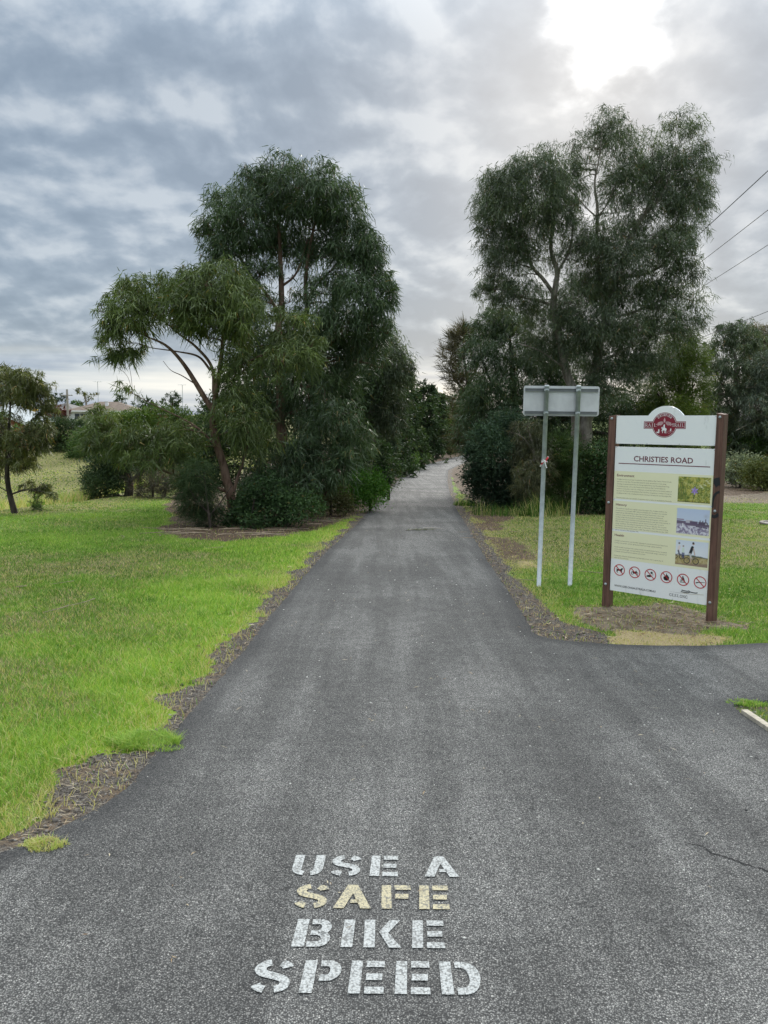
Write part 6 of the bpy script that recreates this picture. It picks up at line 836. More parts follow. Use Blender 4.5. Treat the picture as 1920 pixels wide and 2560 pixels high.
 {'name':'twiggy_grey_shrub','label':'greyish twiggy half bare shrub on the crest between the black trunk and the leaning gum','cat':'shrub','kind':'needle_up','bark':'bark_dark','leaf':(0.18,0.012),'col':21,'lai':1.6,'group':None,'tuft':0.5,'seed':39,'sprig':0,'trunks':[[(-8.32,27.5,-1.57,0.062),(-8.32,27.5,-1.45,0.05),(-8.31,27.5,-1.03,0.033)],[(-7.9,27.5,-1.44,0.033),(-7.81,27.5,-1.02,0.025)]],'clumps':[(-8.37,27.19,-0.92,0.59,0.46,0.9),(-7.77,27.38,-0.93,0.59,0.46,0.9),(-8.04,27.14,-1.16,0.65,0.26,1),(-7.28,27.4,-1.01,0.43,0.43,0.8),(-8.67,27.56,-1.29,0.33,0.2,1)]},
 {'name':'lime_bush','label':'broad lime green bush in the hollow behind the crest','cat':'shrub','kind':'bush','bark':'bark_dark','leaf':(0.25,0.065),'col':22,'lai':2.0,'group':None,'tuft':0.5,'seed':40,'sprig':0,'trunks':[[(-19.42,62.0,-3.35,0.234),(-19.42,62.0,-2.4,0.187),(-19.37,62.0,-0.54,0.112)]],'clumps':[(-19.65,61.88,1.22,1.64,0.74,1),(-18.36,63.17,1.39,1.75,0.76,1),(-20.62,60.87,0.85,1.32,0.81,1),(-16.41,61.47,0.97,1.33,0.96,1),(-15.14,63.05,0.79,1.29,0.99,1),(-19.16,62.62,0.37,2.11,1.05,1),(-20.88,61.0,-0.17,1.47,1.1,1),(-16.64,61.53,-0.5,1.7,1.11,1),(-19.83,63.43,-0.97,2.14,1.14,1),(-14.5,61.84,-0.49,1.49,1.12,1),(-20.84,60.73,-1.79,1.46,1.1,1),(-19.13,63.49,-2.49,2.14,1.15,1),(-15.74,60.76,-1.92,1.83,1.24,1),(-14.29,62.38,-2.37,1.5,1.13,1),(-13.09,62.27,0.63,1.27,0.97,1),(-12.67,61.91,-0.84,1.27,1.12,1)]},
 {'name':'hollow_bush','label':'dark green bush in the hollow below the white house','cat':'shrub','kind':'bush','bark':'bark_dark','leaf':(0.2,0.07),'col':8,'lai':1.8,'group':None,'tuft':0.5,'seed':41,'sprig':0,'trunks':[[(-31.13,76.0,-3.38,0.183),(-31.04,76.0,-1.1,0.137)]],'clumps':[(-32.0,75.75,0.62,1.18,0.55,1),(-30.35,75.34,0.37,1.36,0.63,1),(-32.25,75.18,-0.41,1.36,1.27,1),(-31.3,77.23,-0.91,1.67,1.49,1),(-32.74,76.17,-1.8,1.19,1.28,1),(-29.2,76.53,-1.32,1.57,1.57,1),(-31.15,76.17,-2.24,1.74,1.01,1),(-27.47,75.67,-0.14,1.55,1.09,1),(-27.44,76.69,-2.0,1.66,1.29,1),(-34.27,76.19,-0.0,1.38,0.73,1)]},
 {'name':'hollow_bush','label':'mid green rounded bush in the hollow just left of the drooping low gum branch','cat':'shrub','kind':'bush','bark':'bark_dark','leaf':(0.17,0.06),'col':10,'lai':2.0,'group':None,'tuft':0.5,'seed':91,'sprig':0,'trunks':[[(-27.21,70.0,-3.39,0.168),(-27.15,70.0,-1.71,0.126)]],'clumps':[(-26.97,69.05,-1.05,1.25,1.08,1),(-26.26,69.25,-2.29,1.25,1.0,1),(-28.14,70.31,-2.37,0.93,0.85,1),(-26.91,69.23,-3.34,1.25,0.67,1)]},
 {'name':'pale_shrub_tree','label':'pale grey green wispy small tree half hiding the white house','cat':'tree','kind':'bush','bark':'bark_pale','leaf':(0.22,0.05),'col':18,'lai':1.5,'group':None,'tuft':0.5,'seed':43,'sprig':0,'trunks':[[(-29.77,78.0,-3.35,0.176),(-29.77,78.0,-1.61,0.141),(-29.93,78.0,0.25,0.094)]],'clumps':[(-30.05,77.38,0.62,0.74,0.56,0.8),(-29.22,78.3,1.04,0.85,0.66,0.8),(-27.94,77.52,1.52,0.75,0.56,0.7),(-29.68,77.92,0.02,1.22,0.75,1)]},
 {'name':'bank_bush','label':'dark bush behind the young gum,at the top of the grassy bank','cat':'shrub','kind':'bush','bark':'bark_dark','leaf':(0.3,0.11),'col':7,'lai':1.6,'group':None,'tuft':0.5,'seed':44,'sprig':0,'trunks':[[(-40.29,88.0,-4.2,0.212),(-40.19,88.0,-2.09,0.159)]],'clumps':[(-42.64,87.65,-1.58,2.11,1.16,1),(-40.24,88.14,-1.83,1.91,1.17,1),(-38.77,89.04,-1.58,1.61,1.39,1),(-41.13,86.77,-0.76,2.09,1.15,1),(-38.71,87.21,-0.48,1.57,1.05,1),(-44.5,86.21,-1.3,2.07,1.35,1),(-36.04,86.9,-2.0,1.57,1.15,1)]},
 {'name':'seedling_bush','label':'small dark pine like seedling on the crest beside the young gum','cat':'shrub','kind':'needle_up','bark':'bark_dark','leaf':(0.13,0.01),'col':10,'lai':2.2,'group':None,'tuft':0.5,'seed':45,'sprig':0,'trunks':[[(-8.86,19.5,-1.16,0.018),(-8.86,19.5,-0.94,0.014),(-8.85,19.5,-0.73,0.009)]],'clumps':[(-8.75,19.27,-0.62,0.08,0.14,1),(-8.9,19.49,-0.83,0.16,0.09,1),(-8.55,19.08,-0.81,0.14,0.08,1)]},
 {'name':'skyline_tree','label':'dark flat topped tree on the skyline left of the utility pole','cat':'tree','kind':'bush','bark':'bark_dark','leaf':(0.5,0.16),'col':7,'lai':1.4,'group':None,'tuft':0.5,'seed':46,'sprig':0,'trunks':[[(-63.54,150.0,0.05,0.283),(-63.54,150.0,2.1,0.226),(-63.46,150.0,4.14,0.135)]],'clumps':[(-64.65,150.76,4.67,1.09,0.63,1),(-62.65,149.82,4.49,0.99,0.54,1),(-63.77,150.29,3.78,1.81,0.63,1),(-62.1,150.58,3.81,0.91,0.54,0.6)]},
 {'name':'skyline_tree','label':'pale airy gum on the skyline behind the white house','cat':'tree','kind':'bush','bark':'bark_pale','leaf':(0.55,0.14),'col':20,'lai':1.3,'group':None,'tuft':0.5,'seed':92,'sprig':0,'trunks':[[(-65.52,170.0,0.05,0.256),(-65.52,170.0,2.24,0.205),(-65.53,170.0,4.55,0.143),(-66.0,170.0,5.55,0.102)],[(-65.46,170.0,3.75,0.123),(-64.2,170.0,4.97,0.082)]],'clumps':[(-66.74,169.85,5.93,1.02,0.72,1),(-65.44,170.11,5.56,0.92,0.72,1),(-64.43,170.09,5.17,0.82,0.61,1),(-66.09,170.13,4.55,0.82,0.51,0.5),(-63.31,170.33,5.18,0.61,0.82,1),(-66.3,170.6,3.75,0.72,0.62,1)]},
 {'name':'skyline_bush','label':'low green bush on the skyline right of the utility pole','cat':'shrub','kind':'bush','bark':'bark_dark','leaf':(0.5,0.16),'col':10,'lai':1.4,'group':None,'tuft':0.5,'seed':48,'sprig':0,'trunks':[[(-65.86,165.0,0.05,0.249),(-65.86,165.0,2.2,0.199),(-65.82,165.0,3.07,0.139)]],'clumps':[(-66.33,165.08,3.36,0.89,0.6,1),(-65.09,164.41,3.37,0.89,0.59,1),(-66.14,165.53,2.79,1.39,0.6,1)]},
 {'name':'skyline_tree','label':'dark conifer like tree on the skyline by the leaning gum','cat':'tree','kind':'bush','bark':'bark_dark','leaf':(0.45,0.13),'col':7,'lai':1.3,'group':None,'tuft':0.5,'seed':93,'sprig':0,'trunks':[[(-38.42,140.0,0.05,0.264),(-38.42,140.0,1.87,0.211),(-38.36,140.0,4.52,0.126)]],'clumps':[(-38.52,140.63,5.03,0.85,0.68,1),(-39.2,139.99,4.02,1.18,0.76,1),(-37.74,140.14,4.2,1.18,0.84,1),(-38.27,139.56,3.03,1.68,0.84,1)]},
 {'name':'skyline_tree','label':'dark low spreading tree on the skyline under the hanging gum sprig','cat':'tree','kind':'bush','bark':'bark_dark','leaf':(0.5,0.16),'col':7,'lai':1.3,'group':None,'tuft':0.5,'seed':94,'sprig':0,'trunks':[[(-45.65,150.0,0.05,0.225),(-45.65,150.0,1.85,0.18),(-45.61,150.0,3.27,0.126)]],'clumps':[(-47.61,150.11,3.25,1.26,0.63,1),(-45.65,149.02,3.78,1.43,0.63,1),(-44.29,149.5,3.45,1.26,0.63,1),(-45.7,149.68,2.73,2.52,0.63,1)]},
 {'name':'skyline_tree','label':'dark tree on the skyline directly right of the white house','cat':'tree','kind':'bush','bark':'bark_dark','leaf':(0.5,0.16),'col':8,'lai':1.3,'group':None,'tuft':0.5,'seed':95,'sprig':0,'trunks':[[(-52.72,155.0,0.05,0.234),(-52.72,155.0,1.8,0.187),(-52.66,155.0,3.81,0.131)]],'clumps':[(-53.34,155.44,4.55,0.94,0.84,1),(-52.09,155.03,4.37,1.12,0.84,1),(-53.12,156.34,3.37,1.5,0.85,1)]},
 {'name':'maroon_tree','label':'maroon leaved tree beside the white house at the utility pole','cat':'tree','kind':'bush','bark':'bark_dark','leaf':(0.4,0.14),'col':23,'lai':1.5,'group':None,'tuft':0.5,'seed':52,'sprig':0,'trunks':[[(-49.83,118.0,0.03,0.177),(-49.83,118.0,0.58,0.142),(-49.78,118.0,1.77,0.099)]],'clumps':[(-51.07,118.86,1.77,1.0,0.43,1),(-49.23,117.2,1.98,0.99,0.42,1),(-49.14,118.29,1.57,0.71,0.5,1),(-50.14,117.95,1.21,1.56,0.57,1),(-49.03,118.68,1.08,0.86,0.57,1)]},
 {'name':'wattle_tree','label':'yellow flowering wattle behind the brick house roof','cat':'tree','kind':'bush','bark':'bark_dark','leaf':(0.35,0.14),'col':24,'lai':1.4,'group':None,'tuft':0.5,'seed':53,'sprig':0,'trunks':[[(-44.38,95.0,-2.27,0.143),(-44.38,95.0,0.73,0.114),(-44.34,95.0,1.57,0.08)]],'clumps':[(-44.97,95.17,1.9,0.8,0.34,1),(-43.98,95.48,1.97,0.69,0.34,1),(-44.3,94.91,1.57,1.14,0.34,1),(-41.11,95.21,2.28,0.34,0.34,0.8)]},
 {'name':'hedge_bush','label':'green bush under the eaves at the front of the brick house','cat':'shrub','kind':'bush','bark':'bark_dark','leaf':(0.26,0.1),'col':10,'lai':1.5,'group':None,'tuft':0.5,'seed':54,'sprig':0,'trunks':[[(-32.27,66.0,-3.35,0.099),(-32.27,66.0,-0.22,0.079),(-32.23,66.0,0.57,0.056)]],'clumps':[(-32.93,66.65,0.95,0.88,0.56,1),(-31.66,65.59,0.19,0.63,0.55,1),(-30.11,66.07,0.2,0.72,0.56,1),(-33.6,65.98,0.56,0.79,0.79,1)]},
]

def rand_unit(rg, n):
    v = rg.normal(size=(n, 3)); return v/np.linalg.norm(v, axis=1)[:, None]
def nrm_(v): return v/(np.linalg.norm(v, axis=-1, keepdims=True)+1e-9)
LEAVES = 0
def crown_mesh(tr, rg):
    """leaf-sized faces on sprays spread through every clump; returns verts, tint and spray centres per clump"""
    kind = tr['kind']; L0, W0 = tr['leaf']; B = []; D = []; LEN = []; WID = []; TI = []; sprays = []
    for ci, (x, y, z, rx, rz, dn) in enumerate(tr['clumps']):
        c = np.array([x, y, z]); ry = max(rx*1.05, .4*rz); rad = np.array([rx, ry, rz])
        per = {'gum': 26, 'bush': 22, 'needle': 30, 'needle_up': 30}[kind]
        area = math.pi*rx*rz; n = area*tr['lai']*dn*(2.7 if dn > .65 else 1.7)/(L0*W0*.62); nt = max(3, int(n/per*(1. if dn <= .85 else .72)))
        ts = tr['tuft']*min(1., max(.35, rx/.6))
        u = rand_unit(rg, nt); u[:, 2] = np.where((u[:, 2] < -.35) & (rg.random(nt) < .55), -u[:, 2], u[:, 2])
        rr = (.30+.70*rg.random(nt)**.45); rr = np.where(rg.random(nt) < .14, rr*(1.05+.45*rg.random(nt)), rr)
        ir = 1+.26*(rg.random(nt)-.5)+.26*np.sin(u[:, 0]*6+ci)*np.cos(u[:, 2]*5+ci*2)
        tp = c+u*rad*(rr*ir)[:, None]
        tt = np.clip(.40+.15*rg.normal(size=nt)+.16*rg.normal(), .02, .8)
        sprays.append((c, tp[:: max(1, nt//14)]))
        out = nrm_(u*np.array([1, 1, .35]))
        k = np.repeat(np.arange(nt), per); m = len(k); s = rg.random(m); o = out[k]; base = tp[k]
        if kind == 'gum':
            side = nrm_(o+rg.normal(size=(m, 3))*.8); side[:, 2] *= .3
            p = base+side*(s*ts*.55)[:, None]+np.array([0, 0, 1.])*(ts*(.20*np.sin(s*2.6)-.42*s*s))[:, None]+rg.normal(size=(m, 3))*ts*.15
            dr = nrm_(side*.45+rg.normal(size=(m, 3))*.52+np.array([0, 0, -1.])*(.35+.65*s)[:, None])
        elif kind == 'bush':
            p = base+rg.normal(size=(m, 3))*ts*.30; dr = nrm_(o*.7+rg.normal(size=(m, 3))*.75+np.array([0, 0, .25]))
        elif kind == 'needle':
            p = base+rg.normal(size=(m, 3))*ts*.24; dr = nrm_(o*.55+rg.normal(size=(m, 3))*.45+np.array([0, 0, -.35]))
        else:
            ax = nrm_(out+rg.normal(size=(nt, 3))*.35+np.array([0, 0, .75]))[k]
            p = base+ax*((s-.5)*ts)[:, None]+rg.normal(size=(m, 3))*ts*.10; dr = nrm_(ax*.9+rg.normal(size=(m, 3))*.5)
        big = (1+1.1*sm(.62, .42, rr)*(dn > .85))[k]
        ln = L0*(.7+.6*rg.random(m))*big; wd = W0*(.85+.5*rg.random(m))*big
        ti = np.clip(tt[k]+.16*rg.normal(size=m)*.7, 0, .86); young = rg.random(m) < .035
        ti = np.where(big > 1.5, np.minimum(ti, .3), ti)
        ti = np.where(young & (big < 1.3), .9+.1*rg.random(m), ti)
        B.append(p); D.append(dr); LEN.append(ln); WID.append(wd); TI.append(ti)
    p = np.vstack(B); dr = np.vstack(D); ln = np.concatenate(LEN); wd = np.concatenate(WID); ti = np.concatenate(TI); m = len(p)
    sd = nrm_(np.cross(dr, rand_unit(rg, m))); nm = np.cross(dr, sd)
    tip = p+dr*ln[:, None]+np.array([0, 0, -1.])*(ln*.12)[:, None]; b_ = p+dr*(ln*.16)[:, None]
    V = np.stack([b_+sd*(wd*.5)[:, None], tip, p-sd*(wd*.5)[:, None]], 1).reshape(-1, 3)
    i = np.arange(m)*3
    return V, np.stack([i, i+1, i+2], -1), np.repeat(ti, 3), sprays, m

def build_tree(tr):
    global LEAVES
    rg = np.random.default_rng(1000+tr['seed'])
    x0, y0, z0, r0 = tr['trunks'][0][0]
    o = thing(tr['name'], tr['label'], tr['cat'], (x0, y0, float(T(x0, y0))), 0, tr['group']); org = np.array(o.location)
    V, F, ti, sprays, m = crown_mesh(tr, rg); LEAVES += m
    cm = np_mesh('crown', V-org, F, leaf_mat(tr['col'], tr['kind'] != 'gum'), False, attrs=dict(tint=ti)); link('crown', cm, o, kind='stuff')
    TV, TF_, off = [], [], 0; nodes = []
    def add(P, rad, k):
        nonlocal off
        v, f = tube_np(P, rad, k); TV.append(v-org); TF_.append(f+off); off += len(v)
    main_r = max(p[3] for p in tr['trunks'][0])
    for ti_, pl in enumerate(tr['trunks']):
        S = spline(np.array(pl), max(8, len(pl)*5)); wob = S[:, 3:4]*.35
        S[:, :3] += (np.stack([vnoise(S[:, 2]*2.1, S[:, 0]*0+ti_, 5)-.5, vnoise(S[:, 2]*2.1, S[:, 0]*0+ti_, 9)-.5, S[:, 0]*0], -1))*wob*2
        if ti_ == 0 and len(S) > 3: S[0, 3] *= 1.15
        apart = ti_ > 0 and min(np.linalg.norm(Q[:, :3]-S[0, :3], axis=1).min() for Q in nodes) > max(.12, 3*S[0, 3])
        if apart:      # a stem of its own from the ground
            v, f = tube_np(S[:, :3], np.maximum(S[:, 3], .004), 6); link('stem', np_mesh('stem', v-org, f, BARK[tr['bark']], True), o)
        else: add(S[:, :3], np.maximum(S[:, 3], .004), 10 if S[0, 3] > .05 else 6)
        nodes.append(S)
    N = np.vstack(nodes)
    trunk_v = np.vstack(TV); trunk_f = np.vstack(TF_)
    link('trunk', np_mesh('trunk', trunk_v, trunk_f, BARK[tr['bark']], True), o)
    TV, TF_, off = [], [], 0
    sc_ = max(.4, min(1.6, main_r/.12))
    for c, tp in sprays:
        dv = c-N[:, :3]; dist = np.linalg.norm(dv, axis=1)+np.maximum(0, N[:, 2]-c[2]+.1)*1.6+np.maximum(0, .012-N[:, 3])*30
        j = int(np.argmin(dist)); s = N[j, :3]; L = np.linalg.norm(c-s)
        e = c-np.array([0, 0, .15*min(L, 1)])
        r_s = min(N[j, 3]*.7, .008*sc_+.016*L)
        if L > .15:
            mid = (s+e)/2+np.array([rg.normal()*.08*L, rg.normal()*.08*L, .10*L])
            add(spline(np.array([s, mid, e]), 8), np.linspace(r_s, .45*r_s+.002, 8), 5)
        for q in tp[:9]:
            l2 = np.linalg.norm(q-e)
            mid = (e+q)/2+rg.normal(size=3)*.10*l2+np.array([0, 0, .06*l2])
            add(spline(np.array([e, mid, q]), 5), np.linspace(.35*r_s+.002, .0025, 5), 3)
    if TV: link('branches', np_mesh('branches', np.vstack(TV), np.vstack(TF_), BARK[tr['bark']], True), o, kind='stuff')
    return o
for tr in TREES:
    if tr['kind'] == 'gum':
        rs = random.Random(tr['seed']*7+1); top = max(c[2]+c[4] for c in tr['clumps']); ex = []
        for c in tr['clumps']:
            if c[5] < .65: continue
            for _ in range(2):
                a_ = rs.uniform(-1.9, 1.9); k_ = rs.uniform(.95, 1.18)
                ex.append((c[0]+c[3]*k_*math.sin(a_), c[1]+rs.uniform(-.6, .6)*c[3], c[2]+c[4]*k_*math.cos(a_), c[3]*.26, c[4]*.34, .5))
        tr['clumps'] = tr['clumps']+ex
    build_tree(tr)
print('LEAVES', LEAVES)

# ------------------------------------------------------------------ lawn grass
def in_view(x, y, pad=.9): return np.abs(x) < .515*y+pad
def blades(name, x, y, h, wdt, ti, lean, rg, segs=1, mat_=M_GRASS, zoff=0., label=None):
    n = len(x); z = T(x, y)+zoff; a = rg.random(n)*2*np.pi; dx, dy = np.cos(a), np.sin(a); b = rg.random(n)*2*np.pi
    lx, ly = np.cos(b)*lean*h, np.sin(b)*lean*h
    base = np.stack([x, y, z-.004], -1); sdv_ = np.stack([dx, dy, dx*0], -1)*(wdt/2)[:, None]
    tip = base+np.stack([lx, ly, h], -1)
    if segs == 1:
        V = np.stack([base-sdv_, base+sdv_, tip], 1).reshape(-1, 3); i = np.arange(n)*3; F = np.stack([i, i+1, i+2], -1); t = np.repeat(ti, 3)
        me = np_mesh(name, V, F, mat_, attrs=dict(tint=t))
    else:
        mid = base+np.stack([lx*.32, ly*.32, h*.62], -1); s2 = sdv_*.75
        V = np.stack([base-sdv_, base+sdv_, mid+s2, mid-s2, tip], 1).reshape(-1, 3); i = np.arange(n)*5
        me = np_mesh(name, V, [np.stack([i, i+1, i+2, i+3], -1), np.stack([i+3, i+2, i+4], -1)], mat_, attrs=dict(tint=np.repeat(ti, 5)))
    return link(name, me, kind='stuff')
rg = np.random.default_rng(77)
def lawn(n, y0, y1, seed, pad):
    rg = np.random.default_rng(seed)
    y = np.exp(rg.uniform(math.log(y0), math.log(y1), n)); x = rg.uniform(-1, 1, n)*(.515*y+pad)
    cl_ = fbm(x*6, y*6, 91, 3)                       # tussocky growth
    verge, lit, dry, dirt, straw, lush = zones(x, y)
    bare = np.maximum.reduce([verge, lit*.97, dirt*.9, straw*.55])
    on_path = poly_sd(x, y, outl) < .015
    rim = np.where(x < 0, sm(.62, .12, path_left(y)-x), sm(.8, .2, x-path_right(np.maximum(y, 6.7)))*(y > 6.7))*sm(.25, .6, fbm(x*4, y*4, 97, 3)+.1)
    keep = (~on_path) & (rg.random(n) > np.minimum(np.maximum(sm(.10, .85, bare+(cl_-.5)*.7), .35*rim), np.where(bare > .5, .93+.07*sm(.45, .3, cl_)-.05*dirt, 1))) & (rg.random(n) < .55+.9*(cl_-.2)) & ~((x < -9.6) & (y > 16))
    x, y, dry, lush, straw, cl_, rim, bare = x[keep], y[keep], dry[keep], lush[keep], straw[keep], cl_[keep], rim[keep], bare[keep]
    ti = .16+.40*lush+.42*(fbm(x*1.6, y*1.6, 95, 4)-.47)+.30*(fbm(x*.35, y*.5, 99, 3)-.5)+.14*rg.normal(size=len(x))
    strawy = rg.random(len(x)) < np.clip(+.04+.27*dry+.8*straw+.45*rim+.5*bare, 0, .9)
    ti = np.where(strawy, .84+.16*rg.random(len(x)), np.clip(ti, 0, .82))
    hh = (.026+.030*rg.random(len(x)))*(.65+.6*lush+.5*(cl_-.4))*(1-.35*straw)
    return x, y, hh, ti
x, y, hh, ti = lawn(500000, 2.2, 9.5, 1, 2.4); rg1 = np.random.default_rng(3)
blades('lawn_grass', x, y, hh*.95, .0022+.00045*y, ti, .35+.9*rg1.random(len(x)), rg1, 2)
x, y, hh, ti = lawn(420000, 8.5, 32, 2, 2.6)
blades('lawn_grass', x, y, hh*1.0, .003+.0006*y, ti, .3+.7*rg1.random(len(x)), rg1, 1)
# tussocks creeping on to the asphalt
def tussock(cx, cy, r_, n, h0, t0, seed):
    rg = np.random.default_rng(seed); a = rg.random(n)*2*np.pi; q = r_*np.sqrt(rg.random(n))*(.45+1.0*vnoise(np.cos(a)*1.6+seed, np.sin(a)*1.6+seed, 5)); x = cx+q*np.cos(a)*1.3; y = cy+q*np.sin(a)*.8
    return x, y, h0*(.4+.8*rg.random(n))*(1-.35*q/r_)*(.35+1.1*vnoise(x/r_*2.2, y/r_*2.2, seed)), np.clip(t0+.12*rg.normal(size=n), 0, 1)
for i, (cx, cy, r_, n, h0, t0, lab) in enumerate([(-1.27, 3.93, .16, 2600, .055, .58, 'bright green grass tuft creeping over the left asphalt edge'), (-1.33, 2.83, .065, 900, .035, .86, 'straw coloured grass tuft on the asphalt edge nearest the camera'),
    (2.31, 4.70, .08, 700, .03, .55, 'small green tuft at the corner of the gravel bed on the right')]):
    x, y, hh, ti = tussock(cx, cy, r_, n, h0, t0, 50+i)
    o = blades('grass_tuft', x, y, hh, .0035+0*x, ti, .5+1.1*rg1.random(len(x)), rg1, 2, zoff=.012)
    del o['kind']; o['label'] = lab; o['category'] = 'grass tuft'
    c_ = Vector((cx, cy, float(T(cx, cy)))); o.data.transform(Matrix.Translation(-c_)); o.location = c_
# tall tussocks at the foot of the right thicket
for i, (cx, cy, r_, n, h0, t0, lab) in enumerate([(3.2, 20.5, .7, 450, .5, .02, 'tall rank grass clump at the foot of the blue green shrub'), (4.2, 20.3, .75, 450, .55, .04, 'tall pale stemmed grass clump left of the metal sign posts'), (2.65, 24.6, .35, 400, .25, .12, 'short green grass clump at the right path edge under the blue green shrub')]):
    x, y, hh, ti = tussock(cx, cy, r_, n, h0, t0, 70+i); ti = np.where(rg1.random(len(ti)) < .22, .93, ti)
    o = blades('tall_grass_clump', x, y, hh, .012+0*x, ti, .15+.55*rg1.random(len(x)), rg1, 2)
    del o['kind']; o['label'] = lab; o['category'] = 'grass clump'
    c_ = Vector((cx, cy, float(T(cx, cy)))); o.data.transform(Matrix.Translation(-c_)); o.location = c_
# rank dry grass in the hollow behind the crest, and sparse grass beyond
rg = np.random.default_rng(8); n = 26000
y = rg.uniform(17, 40, n); x = -9.3-rg.random(n)**1.3*12-(y-17)*.12; dens = fbm(x*.35, y*.35, 15, 3); kk = rg.random(n) < sm(.3, .6, dens); x, y = x[kk], y[kk]
near = sm(-11.5, -9.3, x)
h = (.25+.45*rg.random(len(x)))*(1-.55*near); ti = np.where(rg.random(len(x)) < .62, .86+.14*rg.random(len(x)), .3+.3*rg.random(len(x)))
blades('dry_grass', x, y, h, .012+.0006*y, ti, .2+.6*rg.random(len(x)), rg, 1)
rg = np.random.default_rng(9); n = 30000
y = rg.uniform(30, 85, n); x = -10-rg.random(n)*(.52*y-6); x = np.minimum(x, -11)
blades('bank_grass', x, y, .03+.06*rg.random(n), .03+.001*y, np.clip(np.where(rg.random(n) < .45, .84, .06)+.08*rg.normal(size=n), 0, 1), .3+.6*rg.random(n), rg, 1)

# ------------------------------------------------------------------ gravel, litter, sticks
def stone_mesh(x, y, s, rg):
    t_ = (1+5**.5)/2
    iv = np.array([(-1, t_, 0), (1, t_, 0), (-1, -t_, 0), (1, -t_, 0), (0, -1, t_), (0, 1, t_), (0, -1, -t_), (0, 1, -t_), (t_, 0, -1), (t_, 0, 1), (-t_, 0, -1), (-t_, 0, 1)])/1.9
    ff_ = np.array([(0, 11, 5), (0, 5, 1), (0, 1, 7), (0, 7, 10), (0, 10, 11), (1, 5, 9), (5, 11, 4), (11, 10, 2), (10, 7, 6), (7, 1, 8), (3, 9, 4), (3, 4, 2), (3, 2, 6), (3, 6, 8), (3, 8, 9), (4, 9, 5), (2, 4, 11), (6, 2, 10), (8, 6, 7), (9, 8, 1)])
    n = len(x); V = iv[None]*(1+.35*(rg.random((n, 12, 1))-.5))*np.stack([s*(.8+.5*rg.random(n)), s*(.8+.5*rg.random(n)), s*(.45+.3*rg.random(n))], -1)[:, None, :]
    a = rg.random(n)*6.28; ca, sa = np.cos(a)[:, None], np.sin(a)[:, None]; vx = V[..., 0]*ca-V[..., 1]*sa; vy = V[..., 0]*sa+V[..., 1]*ca
    V = np.stack([vx, vy, V[..., 2]], -1)+np.stack([x, y, T(x, y)+s*.18], -1)[:, None, :]
    F = (ff_[None]+(np.arange(n)*12)[:, None, None]).reshape(-1, 3)
    return V.reshape(-1, 3), F, np.repeat(rg.random(n), 12)
def m_stone(t):
    a = t.attr('tint'); n = t.noise(t.pos(), 90, 4, .6)
    c = t.ramp(a, [(0, (.055, .047, .042)), (.5, (.115, .10, .088)), (.85, (.19, .17, .15)), (1, (.30, .28, .25))]); pset(t, t.mix(.35, c, t.mix(1., c, t.mix(n, (.5, .5, .5), (1.6, 1.6, 1.6)), 'MULTIPLY')), .85, None, 0, .25)
M_STONE = mat('gravel_stone', m_stone)
rg = np.random.default_rng(12); n = 60000
y = np.exp(rg.uniform(math.log(2.3), math.log(16), n)); x = np.where(rg.random(n) < .5, path_left(y)-rg.random(n)*.75, np.where(y < 8.5, 1.2+rg.random(n)*1.2, path_right(np.maximum(y, 6.7))+rg.random(n)*.8))
isl = rg.random(n) < .05; x = np.where(isl, 2.22+rg.random(n)*.7, x); y = np.where(isl, 3.6+rg.random(n)*1.15, y)
zv = zones(x, y)[0]; keep = (poly_sd(x, y, outl) > -.03) & (rg.random(n) < zv*.95) & in_view(x, y, 1.2)
x, y = x[keep][:5500], y[keep][:5500]; s = .0026+.0055*rg.random(len(x))**3+.0004*y; big = rg.random(len(x)) < .02; s = np.where(big, s*1.9, s)
V, F, ti = stone_mesh(x, y, s, rg); link('gravel', np_mesh('gravel', V, F, M_STONE, False, attrs=dict(tint=ti)), kind='stuff')
# crumbs and chips lying on the asphalt
n = 170; y = np.exp(rg.uniform(math.log(2.2), math.log(12), n)); x = rg.uniform(-1.2, 1.5, n)+np.where(y < 6, rg.random(n)*1.6, 0); kp = (poly_sd(x, y, outl) < -.02); x, y = x[kp], y[kp]
V, F, ti = stone_mesh(x, y, .0022+.0035*rg.random(len(x))**2+.0003*y, rg); V[:, 2] += TOP; ti = np.repeat(np.where(rg.random(len(x)) < .6, .95, .05), 12)
def m_chip(t): pset(t, t.ramp(t.attr('tint'), [(0, (.02, .02, .02)), (1, (.62, .60, .55))]), .7)
link('stone_chips', np_mesh('stone_chips', V, F, mat('stone_chip', m_chip), False, attrs=dict(tint=ti)), kind='stuff')
def m_litter(t): pset(t, t.ramp(t.attr('tint'), [(0, (.05, .032, .02)), (.35, (.13, .08, .045)), (.6, (.24, .15, .085)), (.8, (.36, .26, .15)), (1, (.56, .48, .34))]), .75, None, 0, .3)
M_LIT = mat('dead_leaves', m_litter)
def litter(x, y, L, W, ti, rg, zoff=.004):
    n = len(x); a = rg.random(n)*6.28; d_ = np.stack([np.cos(a), np.sin(a), rg.normal(size=n)*.10], -1); s_ = np.stack([-np.sin(a), np.cos(a), rg.normal(size=n)*.25], -1)
    p = np.stack([x, y, T(x, y)+zoff+.006*rg.random(n)], -1); A = p-d_*(L/2)[:, None]; Bq = p+d_*(L/2)[:, None]; bend = s_*(L*.10*rg.normal(size=n))[:, None]+np.array([0, 0, 1.])*(L*.06)[:, None]
    V = np.stack([A, p+s_*(W/2)[:, None]+bend, Bq, p-s_*(W/2)[:, None]+bend], 1).reshape(-1, 3); i = np.arange(n)*4
    return V, np.stack([i, i+1, i+2, i+3], -1), np.repeat(ti, 4)
rg = np.random.default_rng(15); n = 90000
